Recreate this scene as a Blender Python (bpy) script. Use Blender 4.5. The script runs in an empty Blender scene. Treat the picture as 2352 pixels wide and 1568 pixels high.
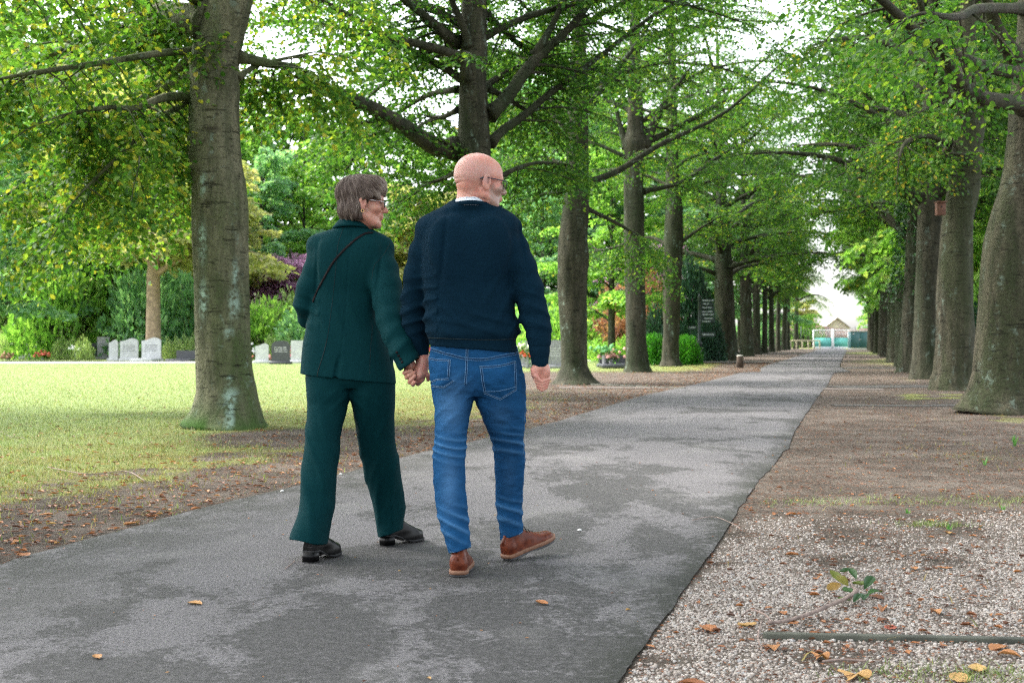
import bpy, math, os
import numpy as np
from mathutils import Vector, Matrix
from mathutils.bvhtree import BVHTree

SC = bpy.context.scene
rad = math.radians
# ------------------------------------------------------------------ camera, light, exposure
FPX = 2940.0            # focal length in units of the 2352-wide measuring grid (45 mm on 36 mm)
EYE = 1.02              # camera height in metres
HZ = 778.0              # horizon row of that grid
cam_data = bpy.data.cameras.new('camera')
cam = bpy.data.objects.new('camera', cam_data); SC.collection.objects.link(cam); SC.camera = cam
cam.location = (0, 0, EYE); cam.rotation_euler = (rad(90), 0, 0)
cam_data.sensor_width = 36.0; cam_data.lens = 45.0; cam_data.shift_y = -6.0/2352
cam_data.clip_start = 0.1; cam_data.clip_end = 2000
cam_data.dof.use_dof = True; cam_data.dof.focus_distance = 5.75; cam_data.dof.aperture_fstop = 5.6
SUN_ELEV, SUN_AZ = 48.0, 288.0      # azimuth clockwise from +Y (hazy sun to the left and a little ahead)
world = bpy.data.worlds.new('World'); SC.world = world; world.use_nodes = True
wn, wl = world.node_tree.nodes, world.node_tree.links
wn.clear()
w_out = wn.new('ShaderNodeOutputWorld'); w_bg = wn.new('ShaderNodeBackground')
w_sky = wn.new('ShaderNodeTexSky'); w_sky.sky_type = 'NISHITA'; w_sky.sun_disc = False
w_sky.sun_elevation = rad(SUN_ELEV); w_sky.sun_rotation = rad(SUN_AZ)
w_sky.air_density = 1.0; w_sky.dust_density = 3.0; w_sky.ozone_density = 1.0
w_hsv = wn.new('ShaderNodeHueSaturation'); w_hsv.inputs['Saturation'].default_value = 0.30
w_hsv.inputs['Value'].default_value = 2.3       # a bright overcast deck
w_bg.inputs['Strength'].default_value = 0.15
wl.new(w_sky.outputs[0], w_hsv.inputs['Color']); wl.new(w_hsv.outputs[0], w_bg.inputs['Color']); wl.new(w_bg.outputs[0], w_out.inputs['Surface'])
sun_data = bpy.data.lights.new('sun', 'SUN'); sun = bpy.data.objects.new('sun', sun_data); SC.collection.objects.link(sun)
sun_data.energy = 3.4; sun_data.angle = rad(10); sun_data.color = (1.0, 0.95, 0.88)
sd = Vector((math.sin(rad(SUN_AZ))*math.cos(rad(SUN_ELEV)), math.cos(rad(SUN_AZ))*math.cos(rad(SUN_ELEV)), math.sin(rad(SUN_ELEV))))
sun.rotation_euler = sd.to_track_quat('Z', 'Y').to_euler(); sun.location = (0, 0, 60)
SC.view_settings.view_transform = 'Standard'; SC.view_settings.look = 'None'
SC.view_settings.exposure = 1.36; SC.view_settings.gamma = 1.0; SC.view_settings.use_curve_mapping = False
SC.render.engine = 'CYCLES'
cy = SC.cycles
cy.max_bounces = 6; cy.diffuse_bounces = 3; cy.glossy_bounces = 2; cy.transmission_bounces = 4; cy.transparent_max_bounces = 6
cy.use_denoising = False; cy.pixel_filter_type = 'BLACKMAN_HARRIS'; cy.filter_width = 1.25; cy.caustics_reflective = False; cy.caustics_refractive = False
SC.render.film_transparent = False

# ------------------------------------------------------------------ helpers
RNG = np.random.default_rng(7)
def P(x, y, Y): return np.array([(x-1176.0)/FPX*Y, Y, EYE+(HZ-y)/FPX*Y])      # measured row/column at depth Y -> metres
def G(x, y): Y = FPX*EYE/(y-HZ); return np.array([(x-1176.0)/FPX*Y, Y])       # the same for a point on the ground
def link(o, parent=None):
    SC.collection.objects.link(o)
    if parent is not None: o.parent = parent
    return o
def tag(o, label=None, cat=None, group=None, kind=None):
    if label: o['label'] = label
    if cat: o['category'] = cat
    if group: o['group'] = group
    if kind: o['kind'] = kind
    return o
def empty(name, loc, label, cat, group=None, rz=0.0):
    o = bpy.data.objects.new(name, None); o.location = loc; o.rotation_euler = (0, 0, rz); o.empty_display_size = 0.2
    return tag(link(o), label, cat, group)
def mesh_from(name, V, quads=None, tris=None, ngons=None, mat=None, smooth=True, attrs=None):
    me = bpy.data.meshes.new(name)
    V = np.asarray(V, np.float32)
    parts = []
    for f in (quads, tris, ngons):
        if f is not None and len(f): parts.append(np.asarray(f, np.int32))
    li = np.concatenate([p.ravel() for p in parts]); tot = np.concatenate([np.full(len(p), p.shape[1], np.int32) for p in parts])
    st = np.concatenate([[0], np.cumsum(tot)[:-1]]).astype(np.int32)
    me.vertices.add(len(V)); me.vertices.foreach_set('co', V.ravel())
    me.loops.add(len(li)); me.loops.foreach_set('vertex_index', li)
    me.polygons.add(len(tot)); me.polygons.foreach_set('loop_start', st); me.polygons.foreach_set('loop_total', tot)
    me.polygons.foreach_set('use_smooth', np.full(len(tot), smooth, bool))
    for k, a in (attrs or {}).items():
        at = me.attributes.new(k, 'FLOAT', 'POINT'); at.data.foreach_set('value', np.asarray(a, np.float32))
    me.update(calc_edges=True)
    if mat is not None: me.materials.append(mat)
    return me
def obj(name, me, parent=None, loc=None, off=None):
    o = bpy.data.objects.new(name, me); link(o, parent)
    if loc is not None: o.location = loc
    return o
class Acc:                                   # collects shapes for ONE mesh
    def __init__(s): s.V = []; s.Q = []; s.T = []; s.n = 0; s.A = []
    def add(s, V, Q=None, T=None, a=0.0):
        V = np.asarray(V, float)
        if Q is not None and len(Q): s.Q.append(np.asarray(Q)+s.n)
        if T is not None and len(T): s.T.append(np.asarray(T)+s.n)
        s.V.append(V); s.n += len(V); s.A.append(np.broadcast_to(a, (len(V),)))
        return s
    def box(s, c, h, rz=0.0, bev=0.0, a=0.0, taper=1.0):
        c = np.asarray(c, float); h = np.asarray(h, float)
        b = min(bev, h.min()*0.9)
        if b <= 0:
            V = np.array([[sx*(taper if sz > 0 else 1), sy*(taper if sz > 0 else 1), sz] for sz in (-1, 1) for sx, sy in ((-1, -1), (1, -1), (1, 1), (-1, 1))])*h
            Q = [[3, 2, 1, 0], [4, 5, 6, 7], [0, 1, 5, 4], [1, 2, 6, 5], [2, 3, 7, 6], [3, 0, 4, 7]]
        else:
            rings = []
            for z, i in ((-h[2], b), (-h[2]+b, 0), (h[2]-b, 0), (h[2], b)):
                t = taper if z > 0 else 1
                x, y = h[0]*t, h[1]*t; j = max(b-i, 0)
                rings.append([[-x+i+j, -y+i, z], [x-i-j, -y+i, z], [x-i, -y+i+j, z], [x-i, y-i-j, z], [x-i-j, y-i, z], [-x+i+j, y-i, z], [-x+i, y-i-j, z], [-x+i, -y+i+j, z]])
            V = np.array(rings).reshape(-1, 3); Q = []
            for k in range(3):
                for i in range(8): Q.append([k*8+i, k*8+(i+1) % 8, (k+1)*8+(i+1) % 8, (k+1)*8+i])
            Q += [[7, 6, 5, 4], [7, 4, 3, 0], [0, 3, 2, 1]]; Q += [[24+4, 24+5, 24+6, 24+7], [24+3, 24+4, 24+7, 24+0], [24+0, 24+1, 24+2, 24+3]]
        cr, sr = math.cos(rz), math.sin(rz)
        V = V@np.array([[cr, sr, 0], [-sr, cr, 0], [0, 0, 1]])+c
        return s.add(V, Q, a=a)
    def tube(s, pts, r, n=8, cap=True, a=0.0, wob=None):
        V, Q, T = tube(pts, r, n, cap, wob); return s.add(V, Q, T, a=a)
    def mesh(s, name, mat, smooth=True):
        V = np.concatenate(s.V); Q = np.concatenate(s.Q) if s.Q else None; T = np.concatenate(s.T) if s.T else None
        return mesh_from(name, V, quads=Q, tris=T, mat=mat, smooth=smooth, attrs={'v': np.concatenate(s.A)})
    def build(s, name, mat, parent=None, smooth=True): return obj(name, s.mesh(name, mat, smooth), parent)
def norm(v):
    v = np.asarray(v, float); return v/np.maximum(np.linalg.norm(v, axis=-1, keepdims=True), 1e-9)
def tube(pts, r, n=8, cap=True, wob=None):
    pts = np.asarray(pts, float); m = len(pts); r = np.broadcast_to(np.asarray(r, float), (m,))
    t = norm(np.gradient(pts, axis=0)); ref = np.array([0, 0, 1.0]) if abs(t[0][2]) < 0.9 else np.array([0, 1.0, 0])
    u = np.zeros((m, 3)); cur = norm(np.cross(t[0], ref))
    for i in range(m): cur = norm(cur-t[i]*np.dot(cur, t[i])); u[i] = cur
    w = np.cross(t, u); th = np.linspace(0, 2*np.pi, n, endpoint=False)
    R = np.repeat(r[:, None], n, 1)
    if wob is not None: R = R*wob(th, pts)
    V = pts[:, None]+R[..., None]*(u[:, None]*np.cos(th)[None, :, None]+w[:, None]*np.sin(th)[None, :, None])
    V = V.reshape(-1, 3); i = np.arange(m-1)[:, None]*n; j = np.arange(n)[None]; k = (j+1) % n
    Q = np.stack([i+j, i+k, i+n+k, i+n+j], -1).reshape(-1, 4); T = None
    if cap:
        V = np.vstack([V, pts[0], pts[-1]]); a, b = m*n, m*n+1; jj = np.arange(n); kk = (jj+1) % n
        T = np.vstack([np.stack([np.full(n, a), kk, jj], -1), np.stack([np.full(n, b), (m-1)*n+jj, (m-1)*n+kk], -1)])
    return V, Q, T
def lathe(prof, n=16, c=(0, 0, 0)):            # profile [(r, z), ...] turned about z
    V = []; th = np.linspace(0, 2*np.pi, n, endpoint=False)
    for r, z in prof: V.append(np.stack([r*np.cos(th), r*np.sin(th), np.full(n, z)], -1))
    V = np.concatenate(V)+np.asarray(c, float); m = len(prof)
    i = np.arange(m-1)[:, None]*n; j = np.arange(n)[None]; k = (j+1) % n
    return V, np.stack([i+j, i+k, i+n+k, i+n+j], -1).reshape(-1, 4)
def smooth_path(pts, n):
    pts = np.asarray(pts, float)
    if len(pts) < 3:
        t = np.linspace(0, 1, n)[:, None]; return pts[0]*(1-t)+pts[-1]*t
    Pp = np.vstack([2*pts[0]-pts[1], pts, 2*pts[-1]-pts[-2]]); out = []; m = len(pts)-1
    for s in np.linspace(0, m-1e-6, n):
        i = int(s); t = s-i; a, b, c, d = Pp[i:i+4]
        out.append(0.5*((2*b)+(-a+c)*t+(2*a-5*b+4*c-d)*t*t+(-a+3*b-3*c+d)*t**3))
    return np.array(out)
def interp(t, xs, ys): return np.interp(t, xs, ys)

# ------------------------------------------------------------------ materials
class NT:
    def __init__(s, name):
        s.m = bpy.data.materials.new(name); s.m.use_nodes = True; s.t = s.m.node_tree; s.t.nodes.clear()
        s.out = s.t.nodes.new('ShaderNodeOutputMaterial')
    def n(s, typ, **kw):
        nd = s.t.nodes.new(typ)
        for k, v in kw.items():
            if k.startswith('i_'):
                key = k[2:]; key = int(key) if key.isdigit() else key.replace('_', ' ')
                s.set(nd.inputs[key], v)
            else: setattr(nd, k, v)
        return nd
    def set(s, sock, v):
        if isinstance(v, bpy.types.NodeSocket): s.t.links.new(v, sock)
        elif isinstance(v, tuple) and len(v) == 3 and sock.type == 'RGBA': sock.default_value = (*v, 1)
        else: sock.default_value = v
    def co(s, kind='Object', scale=(1, 1, 1)):
        t = s.n('ShaderNodeTexCoord'); mp = s.n('ShaderNodeMapping', i_Vector=t.outputs[kind]); mp.inputs['Scale'].default_value = scale
        return mp.outputs[0]
    def noise(s, vec, scale, detail=4, rough=0.55, dist=0.0):
        return s.n('ShaderNodeTexNoise', i_Vector=vec, i_Scale=scale, i_Detail=detail, i_Roughness=rough, i_Distortion=dist).outputs[0]
    def ramp(s, fac, stops, interp='LINEAR'):
        r = s.n('ShaderNodeValToRGB', i_Fac=fac); cr = r.color_ramp; cr.interpolation = interp
        while len(cr.elements) < len(stops): cr.elements.new(0.5)
        for e, (p, c) in zip(cr.elements, stops):
            e.position = p; e.color = (*c, 1) if isinstance(c, tuple) else (c, c, c, 1)
        return r.outputs[0]
    def mix(s, fac, a, b, mode='MIX'):
        m = s.n('ShaderNodeMix', data_type='RGBA', blend_type=mode)
        s.set(m.inputs[0], fac); s.set(m.inputs[6], a); s.set(m.inputs[7], b); return m.outputs[2]
    def math(s, op, a, b=0.0, clamp=False):
        m = s.n('ShaderNodeMath', operation=op, use_clamp=clamp); s.set(m.inputs[0], a); s.set(m.inputs[1], b); return m.outputs[0]
    def attr(s, name): return s.n('ShaderNodeAttribute', attribute_name=name).outputs['Fac']
    def bump(s, h, strength=0.5, dist=0.01, nrm=None):
        b = s.n('ShaderNodeBump', i_Height=h, i_Strength=strength, i_Distance=dist)
        if nrm is not None: s.set(b.inputs['Normal'], nrm)
        return b.outputs[0]
    def bsdf(s, col, rough=0.8, nrm=None, **kw):
        b = s.n('ShaderNodeBsdfPrincipled'); s.set(b.inputs['Base Color'], col); s.set(b.inputs['Roughness'], rough)
        if nrm is not None: s.set(b.inputs['Normal'], nrm)
        for k, v in kw.items(): s.set(b.inputs[k.replace('_', ' ')], v)
        s.t.links.new(b.outputs[0], s.out.inputs['Surface']); return s.m
def plain(name, col, rough=0.7, var=0.25, scale=8.0, bump=0.0, **kw):
    t = NT(name); c = t.co(); n = t.noise(c, scale, 5)
    col = tuple(col); dark = tuple(x*(1-var) for x in col); lite = tuple(min(x*(1+var), 0.95) for x in col)
    cc = t.ramp(n, [(0.3, dark), (0.7, lite)])
    nr = t.bump(t.noise(c, scale*8, 4), bump, 0.004) if bump else None
    return t.bsdf(cc, rough, nr, **kw)
def lump(x, y, z, s, seed=0):                 # smooth pseudo-noise, about -1..1
    r = np.random.default_rng(seed); v = 0
    for i in range(5):
        k = r.normal(size=3); k = k/np.linalg.norm(k)*s*r.uniform(0.6, 1.6)*2*np.pi; v = v+np.sin(k[0]*x+k[1]*y+k[2]*z+r.uniform(0, 6.3))
    return v/5
def gauss(v, c, w): return np.exp(-((v-c)/w)**2)
# ================================================================== ground, road, litter
LE = [(-420, 1455), (-200, 1370), (0, 1288), (227, 1225), (321, 1203), (434, 1169), (529, 1146), (691, 1110), (810, 1078), (930, 1045), (1080, 1012), (1263, 971), (1390, 932.6), (1485, 905), (1581, 885), (1660, 866), (1733, 846), (1803, 826), (1860, 809), (1884, 800)]
RE = [(1240, 1900), (1330, 1720), (1415, 1568), (1461, 1501), (1531, 1406), (1577, 1340), (1647, 1249), (1680, 1191), (1730, 1116), (1788, 1050), (1835, 974), (1866, 925), (1898, 886), (1914, 858), (1930, 834), (1941, 812), (1946, 800)]
LG = np.array([G(*p) for p in LE]); RG = np.array([G(*p) for p in RE])
LG = np.vstack([[-7.2, 2.0], [-5.8, 3.0], LG]) if LG[0, 1] > 3 else LG
RG = np.vstack([[-.35, 1.0], RG])
def dense(pl, n):
    s = np.concatenate([[0], np.cumsum(np.linalg.norm(np.diff(pl, axis=0), axis=1))]); t = np.concatenate([np.linspace(0, s[-1]*.25, n//2, endpoint=False), np.linspace(s[-1]*.25, s[-1], n-n//2)])
    return np.stack([np.interp(t, s, pl[:, k]) for k in (0, 1)], -1)
def smooth2(pl): 
    q = pl.copy(); q[1:-1] = (pl[:-2]+2*pl[1:-1]+pl[2:])/4; return q
yy = np.concatenate([np.linspace(1.2, 12, 220), np.linspace(12.1, 40, 160), np.linspace(40.5, 137, 60)])
lx = np.interp(yy, LG[:, 1], LG[:, 0]); rx_ = np.interp(yy, RG[:, 1], RG[:, 0]); k9 = np.ones(9)/9
for _ in range(2):
    lx = np.convolve(np.pad(lx, 4, 'edge'), k9, 'valid'); rx_ = np.convolve(np.pad(rx_, 4, 'edge'), k9, 'valid')
lx[:4] = lx[4]+(yy[:4]-yy[4])*(lx[5]-lx[4])/(yy[5]-yy[4]); 
rx_[:4] = rx_[4]+(yy[:4]-yy[4])*(rx_[5]-rx_[4])/(yy[5]-yy[4])
def dleft(X, Y): return np.interp(Y, yy, lx)-X           # >0 on the lawn side (measured along x)
def dright(X, Y): return X-np.interp(Y, yy, rx_)
edge_n = RNG.normal(size=(2, len(yy)))*.008; edge_n = np.array([np.convolve(e, np.ones(5)/5, 'same') for e in edge_n])
UU = np.array([0, .015, .035, .065, .11, .17, .25, .35, .45, .55, .65, .75, .83, .89, .93, .96, .98, .992, 1]); rv = []; cols = len(UU)
for i in range(len(yy)):
    a, b = lx[i]+edge_n[0, i]*(1+yy[i]*.05), rx_[i]+edge_n[1, i]*(1+yy[i]*.03)
    for j in range(cols): 
        u = UU[j]; rv.append((a*(1-u)+b*u, yy[i], -.006+.005*(1-(2*u-1)**4)-.004*((u == 0) or (u == 1))))
rv = np.array(rv); i = np.arange(len(yy)-1)[:, None]*cols; j = np.arange(cols-1)[None]
rq = np.stack([i+j, i+j+1, i+cols+j+1, i+cols+j], -1).reshape(-1, 4)
def asphalt():
    t = NT('asphalt'); c = t.co(); cs = t.co(scale=(1, .62, 1))
    sp = t.noise(c, 75, 4, .85); sp2 = t.n('ShaderNodeTexVoronoi', i_Vector=c, i_Scale=95.0).outputs['Distance']
    big = t.noise(cs, 1.1, 4, .55, .6); mid = t.noise(cs, 3.6, 7, .72, .5)
    base = t.ramp(t.noise(c, .35, 3), [(.3, (.090, .085, .090)), (.7, (.120, .114, .119))])
    base = t.mix(t.ramp(sp, [(.40, .85), (.49, 0.0)]), base, (.018, .017, .019)); base = t.mix(t.ramp(sp, [(.57, 0.0), (.70, .75)]), base, (.19, .185, .18))
    hf = t.noise(c, 26, 7, .8); rag = t.math('ADD', t.math('MULTIPLY', mid, .55), t.math('MULTIPLY', hf, .50)); wear = t.ramp(t.math('ADD', big, t.math('SUBTRACT', rag, t.math('SUBTRACT', .645, t.math('MULTIPLY', t.attr('wear'), .172)))), [(.485, 0.0), (.54, 1.0)])
    fine = t.ramp(hf, [(.35, .45), (.6, 1.0)])
    col = t.mix(t.math('MULTIPLY', t.math('MULTIPLY', wear, fine), .92), base, (.020, .020, .019))
    edge = t.math('MULTIPLY', t.attr('edge'), t.ramp(rag, [(.44, .1), (.54, 1.0)]))
    col = t.mix(t.math('MULTIPLY', edge, .95), col, (.017, .018, .014))
    col = t.mix(t.math('MULTIPLY', t.ramp(t.noise(cs, 1.7, 5, .6, .4), [(.54, 0.0), (.68, 1.0)]), .45), col, (.135, .130, .128))
    h = t.math('ADD', sp, t.math('MULTIPLY', sp2, .6))
    return t.bsdf(col, .82, t.bump(h, .55, .004), Specular_IOR_Level=.35)
M_ASPH = asphalt()
dl = np.abs(rv[:, 0]-np.repeat(lx, cols)); dr_ = np.abs(rv[:, 0]-np.repeat(rx_, cols)); ed_ = np.clip(1-dl/.85, 0, 1)**.6+np.clip(1.25-dr_/.16, 0, 1)
far_ = np.clip((rv[:, 1]-10)/10, 0, 1); ed_ = ed_*(1-.7*far_)
uu_ = np.tile(UU, len(yy)); wr_ = np.clip((uu_-.30)/.3, 0, 1)*np.clip((15-rv[:, 1])/6, .45, 1)
# finer road near the camera so the edge mask reads
road = mesh_from('road', rv, quads=rq, mat=M_ASPH, attrs={'edge': np.clip(ed_, 0, 1), 'wear': wr_}); tag(obj('road', road), kind='structure')

def zone(X, Y):
    """grass, moss, pebble, litter weights on the ground (what grows or lies there)"""
    L = dleft(X, Y); R_ = dright(X, Y); n1 = lump(X, Y, 0*X, .35, 1); n2 = lump(X, Y, 0*X, 1.3, 2); n3 = lump(X, Y, 0*X, 3.5, 4)
    onL = L > 0
    w = .75+.25*n1+.35*n2
    grassL = np.clip((L-w*.6-.7*n3-.6*n2)/2.2, 0, 1)*np.clip((X*-1+3.0-(Y-15)*-.16)/1.0, 0, 1)
    grass = np.where(onL, grassL, 0)
    # under the T1..T3 line beyond ~y 24 m bare soil on the left strip, grass resumes in patches
    bare = np.exp(-((Y-32)/9.0)**2)*(X > 0)+np.exp(-(((X+2.3)/1.0)**2+((Y-13.6)/1.2)**2))
    grass = grass*(1-np.clip(bare*1.3, 0, 1))
    gR = np.clip((n2*1.2+n1*.8+.25*n3-.28)/.35, 0, 1)*np.clip((Y-9)/2, 0, 1)*np.clip((R_-.8)/1.2, 0, 1); strip = np.exp(-((Y-8.1-.45*n1-.2*n3)/.28)**2)*np.clip((R_-.35)/.3, 0, 1)*np.clip(.15+1.6*n3+.6*n2, 0, 1)
    patch = np.exp(-(((X-4.1)/.7)**2+((Y-11.3)/1.2)**2)); band = np.exp(-((Y-23)/1.7)**2)*np.clip(R_-.8, 0, 1)+np.clip((Y-42)/8, 0, 1)
    gR = np.maximum.reduce([gR*.5, strip*.6, patch*.38, np.clip(band, 0, 1)*np.clip(.6+n2, 0, 1)])
    grass = np.where(R_ > 0, np.clip(gR, 0, 1), grass); grass = np.where((L < 0) & (R_ < 0), 0, grass)
    dry = np.clip(np.where(onL, 1-(L-1.2)/5.5+.5*n2, .75), 0, 1)
    near = np.clip((7.5-Y+.9*n2+.7*n1)/1.9, 0, 1); pe = np.where(R_ > -.04, np.clip(.45+R_/.08, .05, 1)*near*np.clip(.78+.55*n2+.6*n3-np.exp(-((Y-5.95-.3*n1)/.28)**2)*.35-np.exp(-((Y-4.05)/.22)**2)*.4, 0, 1), 0)
    return grass, dry, pe
gx = np.concatenate([-np.geomspace(400, 12, 14), np.arange(-11.8, 11.9, .13), np.geomspace(12, 400, 14)]); gy = np.concatenate([[-300, -60, -10, 0], np.arange(1, 14, .13), np.arange(14, 40, .3), np.geomspace(40, 700, 30)])
GX, GY = np.meshgrid(gx, gy); gr, dry, pe = zone(GX.ravel(), GY.ravel())
gz = .006*lump(GX.ravel()*1., GY.ravel(), 0*GX.ravel(), .8, 8)-.018; inroad = (dleft(GX, GY) < -.25) & (dright(GX, GY) < -.25) & (GY < 137); gz = np.where(inroad.ravel(), -.06, gz)
far_l = np.clip((dleft(GX, GY).ravel()-3)/3, 0, 1)
nx_, ny_ = len(gx), len(gy); i = np.arange(ny_-1)[:, None]*nx_; j = np.arange(nx_-1)[None]
def soil():
    t = NT('ground_cover'); c = t.co(); n = t.noise(c, 4, 8, .65); f = t.noise(c, 45, 5, .75); ff = t.noise(c, 160, 3, .7)
    dirt = t.ramp(f, [(.30, (.016, .012, .009)), (.45, (.055, .043, .034)), (.57, (.115, .094, .076)), (.70, (.23, .20, .165))])
    dirt = t.mix(t.ramp(t.noise(c, 1.6, 7, .7), [(.44, 0.0), (.60, .75)]), dirt, (.165, .14, .118)); dirt = t.mix(t.ramp(n, [(.34, .55), (.46, 0.0)]), dirt, (.030, .022, .017))
    leafy = t.ramp(t.noise(c, 22, 3, .6), [(.58, 0.0), (.66, .8)]); dirt = t.mix(leafy, dirt, (.150, .055, .024))
    g1 = t.ramp(ff, [(.25, (.09, .125, .035)), (.5, (.19, .25, .085)), (.8, (.33, .39, .18))]); g2 = t.ramp(ff, [(.25, (.075, .068, .018)), (.5, (.17, .155, .045)), (.8, (.27, .23, .085))])
    gcol = t.mix(t.math('MULTIPLY', t.attr('dry'), t.ramp(n, [(.3, .6), (.7, 1.0)])), g1, g2)
    fac = t.math('ADD', t.attr('grass'), t.math('MULTIPLY', t.math('SUBTRACT', f, .5), 1.1), True)
    fac = t.ramp(fac, [(.38, 0.0), (.60, 1.0)])
    col = t.mix(fac, dirt, gcol)
    v = t.n('ShaderNodeTexVoronoi', i_Vector=c, i_Scale=85.0); peb = t.ramp(v.outputs['Distance'], [(.05, (.31, .27, .235)), (.45, (.23, .195, .168)), (.62, (.145, .12, .10))])
    col = t.mix(t.ramp(t.attr('pebble'), [(.15, 0.0), (.55, .9)]), col, peb)
    return t.bsdf(col, .95, t.bump(t.math('ADD', f, ff), .9, .02), Specular_IOR_Level=.15)
M_SOIL = soil()
gm = mesh_from('ground', np.stack([GX.ravel(), GY.ravel(), gz], -1), quads=np.stack([i+j, i+j+1, i+nx_+j+1, i+nx_+j], -1).reshape(-1, 4), mat=M_SOIL, attrs={'grass': gr, 'dry': dry, 'pebble': pe})
tag(obj('ground', gm), kind='structure')
def gheight(X, Y): return .006*lump(X, Y, 0*X, .8, 8)-.018
def flat_path(name, pts, w, z, mat, label=None, th=.02):
    pts = np.array(pts, float); t_ = norm(np.gradient(pts, axis=0)); n_ = np.stack([-t_[:, 1], t_[:, 0]], -1)*w/2; m_ = len(pts)
    V = np.concatenate([np.column_stack([pts+n_, np.full(m_, z)]), np.column_stack([pts-n_, np.full(m_, z)]), np.column_stack([pts+n_*1.01, np.full(m_, z-th)]), np.column_stack([pts-n_*1.01, np.full(m_, z-th)])]); i_ = np.arange(m_-1)
    Q_ = np.vstack([np.stack([i_+m_, i_+m_+1, i_+1, i_], -1), np.stack([i_, i_+1, i_+2*m_+1, i_+2*m_], -1), np.stack([i_+3*m_, i_+3*m_+1, i_+m_+1, i_+m_], -1)])
    return obj(name, mesh_from(name, V, quads=Q_, mat=mat, smooth=False))
M_PALE = plain('pale_shell_path', (.66, .62, .55), .9, .15, 6, .3); M_KERB = plain('mossy_concrete', (.052, .055, .042), .9, .45, 7, .6); M_SLAB = plain('paving_slab', (.055, .050, .043), .9, .3, 5, .4)
tag(flat_path('path', [(-70, 52.6), (-30, 53.4), (-12, 55.3), (-2, 57.5), (6, 60.5)], 1.7, .03, M_PALE, th=.06), kind='structure')
tag(flat_path('path', [(1.0, 27.2), (4.5, 26.9), (7.6, 26.2)], .9, -.007, plain('trodden_soil', (.095, .076, .064), .95, .25, 12, .5)), kind='structure')
tag(flat_path('path', [(G(1600, 832)[0], 55.3), (G(1760, 831)[0], 55.8)], 2.2, .03, M_SLAB), kind='structure')
tag(flat_path('path', [(G(1915, 929)[0], 19.9), (G(2130, 930)[0], 19.8), (G(2240, 926)[0], 20.1)], .42, -.008, M_SLAB), kind='structure')
tag(flat_path('path', [(G(1905, 887)[0], 27.4), (G(2140, 885)[0], 28.0)], 1.2, -.006, M_SLAB), kind='structure')
tag(flat_path('path', [(G(1925, 844)[0], 45.5), (G(2060, 844)[0], 45.5)], 1.6, -.006, M_SLAB), kind='structure')
# concrete edging across the gravel
ka, kb = G(1752, 1452), G(2420, 1466); kb_m = Acc(); nseg = 1
for s_ in range(nseg):
    a = ka+(kb-ka)*(s_/nseg+.002); b = ka+(kb-ka)*((s_+1)/nseg-.002); c = (a+b)/2; L_ = np.linalg.norm(b-a)/2; kb_m.box((c[0], c[1], -.021), (L_, .019, .022), math.atan2(b[1]-a[1], b[0]-a[0]), .0035)
ko = kb_m.build('kerb', M_KERB); tag(ko, kind='structure')
la_, lb_ = G(1290, 879), G(1575, 891); e2 = Acc(); pts_ = np.linspace(la_, lb_, 9)
for a, b in zip(pts_[:-1], pts_[1:]):
    c = (a+b)/2; e2.box((c[0], c[1], -.01), (np.linalg.norm(b-a)/2-.01, .03, .022), math.atan2(b[1]-a[1], b[0]-a[0]), .01)
tag(e2.build('kerb', M_KERB), kind='structure')

# pebbles on the right-hand verge
N = 120000; Y = 3.2+(8.2-3.2)*RNG.random(N)**1.35; X = np.interp(Y, yy, rx_)+.006+RNG.random(N)*(Y*.52)
_, _, pw = zone(X, Y); keep = (RNG.random(N) < pw) & (X < Y*.43+.1); X, Y = X[keep], Y[keep]; N = len(X)
ico = np.array([[0, 0, 1], [.894, 0, .447], [.276, .851, .447], [-.724, .526, .447], [-.724, -.526, .447], [.276, -.851, .447], [.724, .526, -.447], [-.276, .851, -.447], [-.894, 0, -.447], [-.276, -.851, -.447], [.724, -.526, -.447], [0, 0, -1]])
it = np.array([[0, 1, 2], [0, 2, 3], [0, 3, 4], [0, 4, 5], [0, 5, 1], [1, 6, 2], [2, 7, 3], [3, 8, 4], [4, 9, 5], [5, 10, 1], [2, 6, 7], [3, 7, 8], [4, 8, 9], [5, 9, 10], [1, 10, 6]])
rs = RNG.uniform(.0026, .0064, N)*(1+.5*(RNG.random(N) < .06)); sc3 = np.stack([rs*RNG.uniform(.8, 1.35, N), rs*RNG.uniform(.8, 1.35, N), rs*RNG.uniform(.5, .85, N)], -1); an = RNG.random(N)*6.28
Vp = ico[None]*sc3[:, None]; ca, sa = np.cos(an)[:, None], np.sin(an)[:, None]; Vp = np.stack([Vp[..., 0]*ca-Vp[..., 1]*sa, Vp[..., 0]*sa+Vp[..., 1]*ca, Vp[..., 2]], -1)+np.stack([X, Y, np.where(dright(X, Y) < .0, -.003, gheight(X, Y))+rs*.35], -1)[:, None]
def pebble_mat():
    t = NT('pebbles'); v = t.attr('v'); col = t.ramp(v, [(0, (.16, .133, .115)), (.25, (.235, .20, .175)), (.6, (.305, .265, .235)), (.94, (.40, .365, .335)), (1, (.24, .245, .25))]); return t.bsdf(col, .75, t.bump(t.noise(t.co(), 300, 2), .2, .001))
tag(obj('gravel', mesh_from('gravel', Vp.reshape(-1, 3), tris=(it[None]+np.arange(N)[:, None, None]*12).reshape(-1, 3), mat=pebble_mat(), attrs={'v': np.repeat(RNG.random(N), 12)})), kind='stuff')

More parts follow.
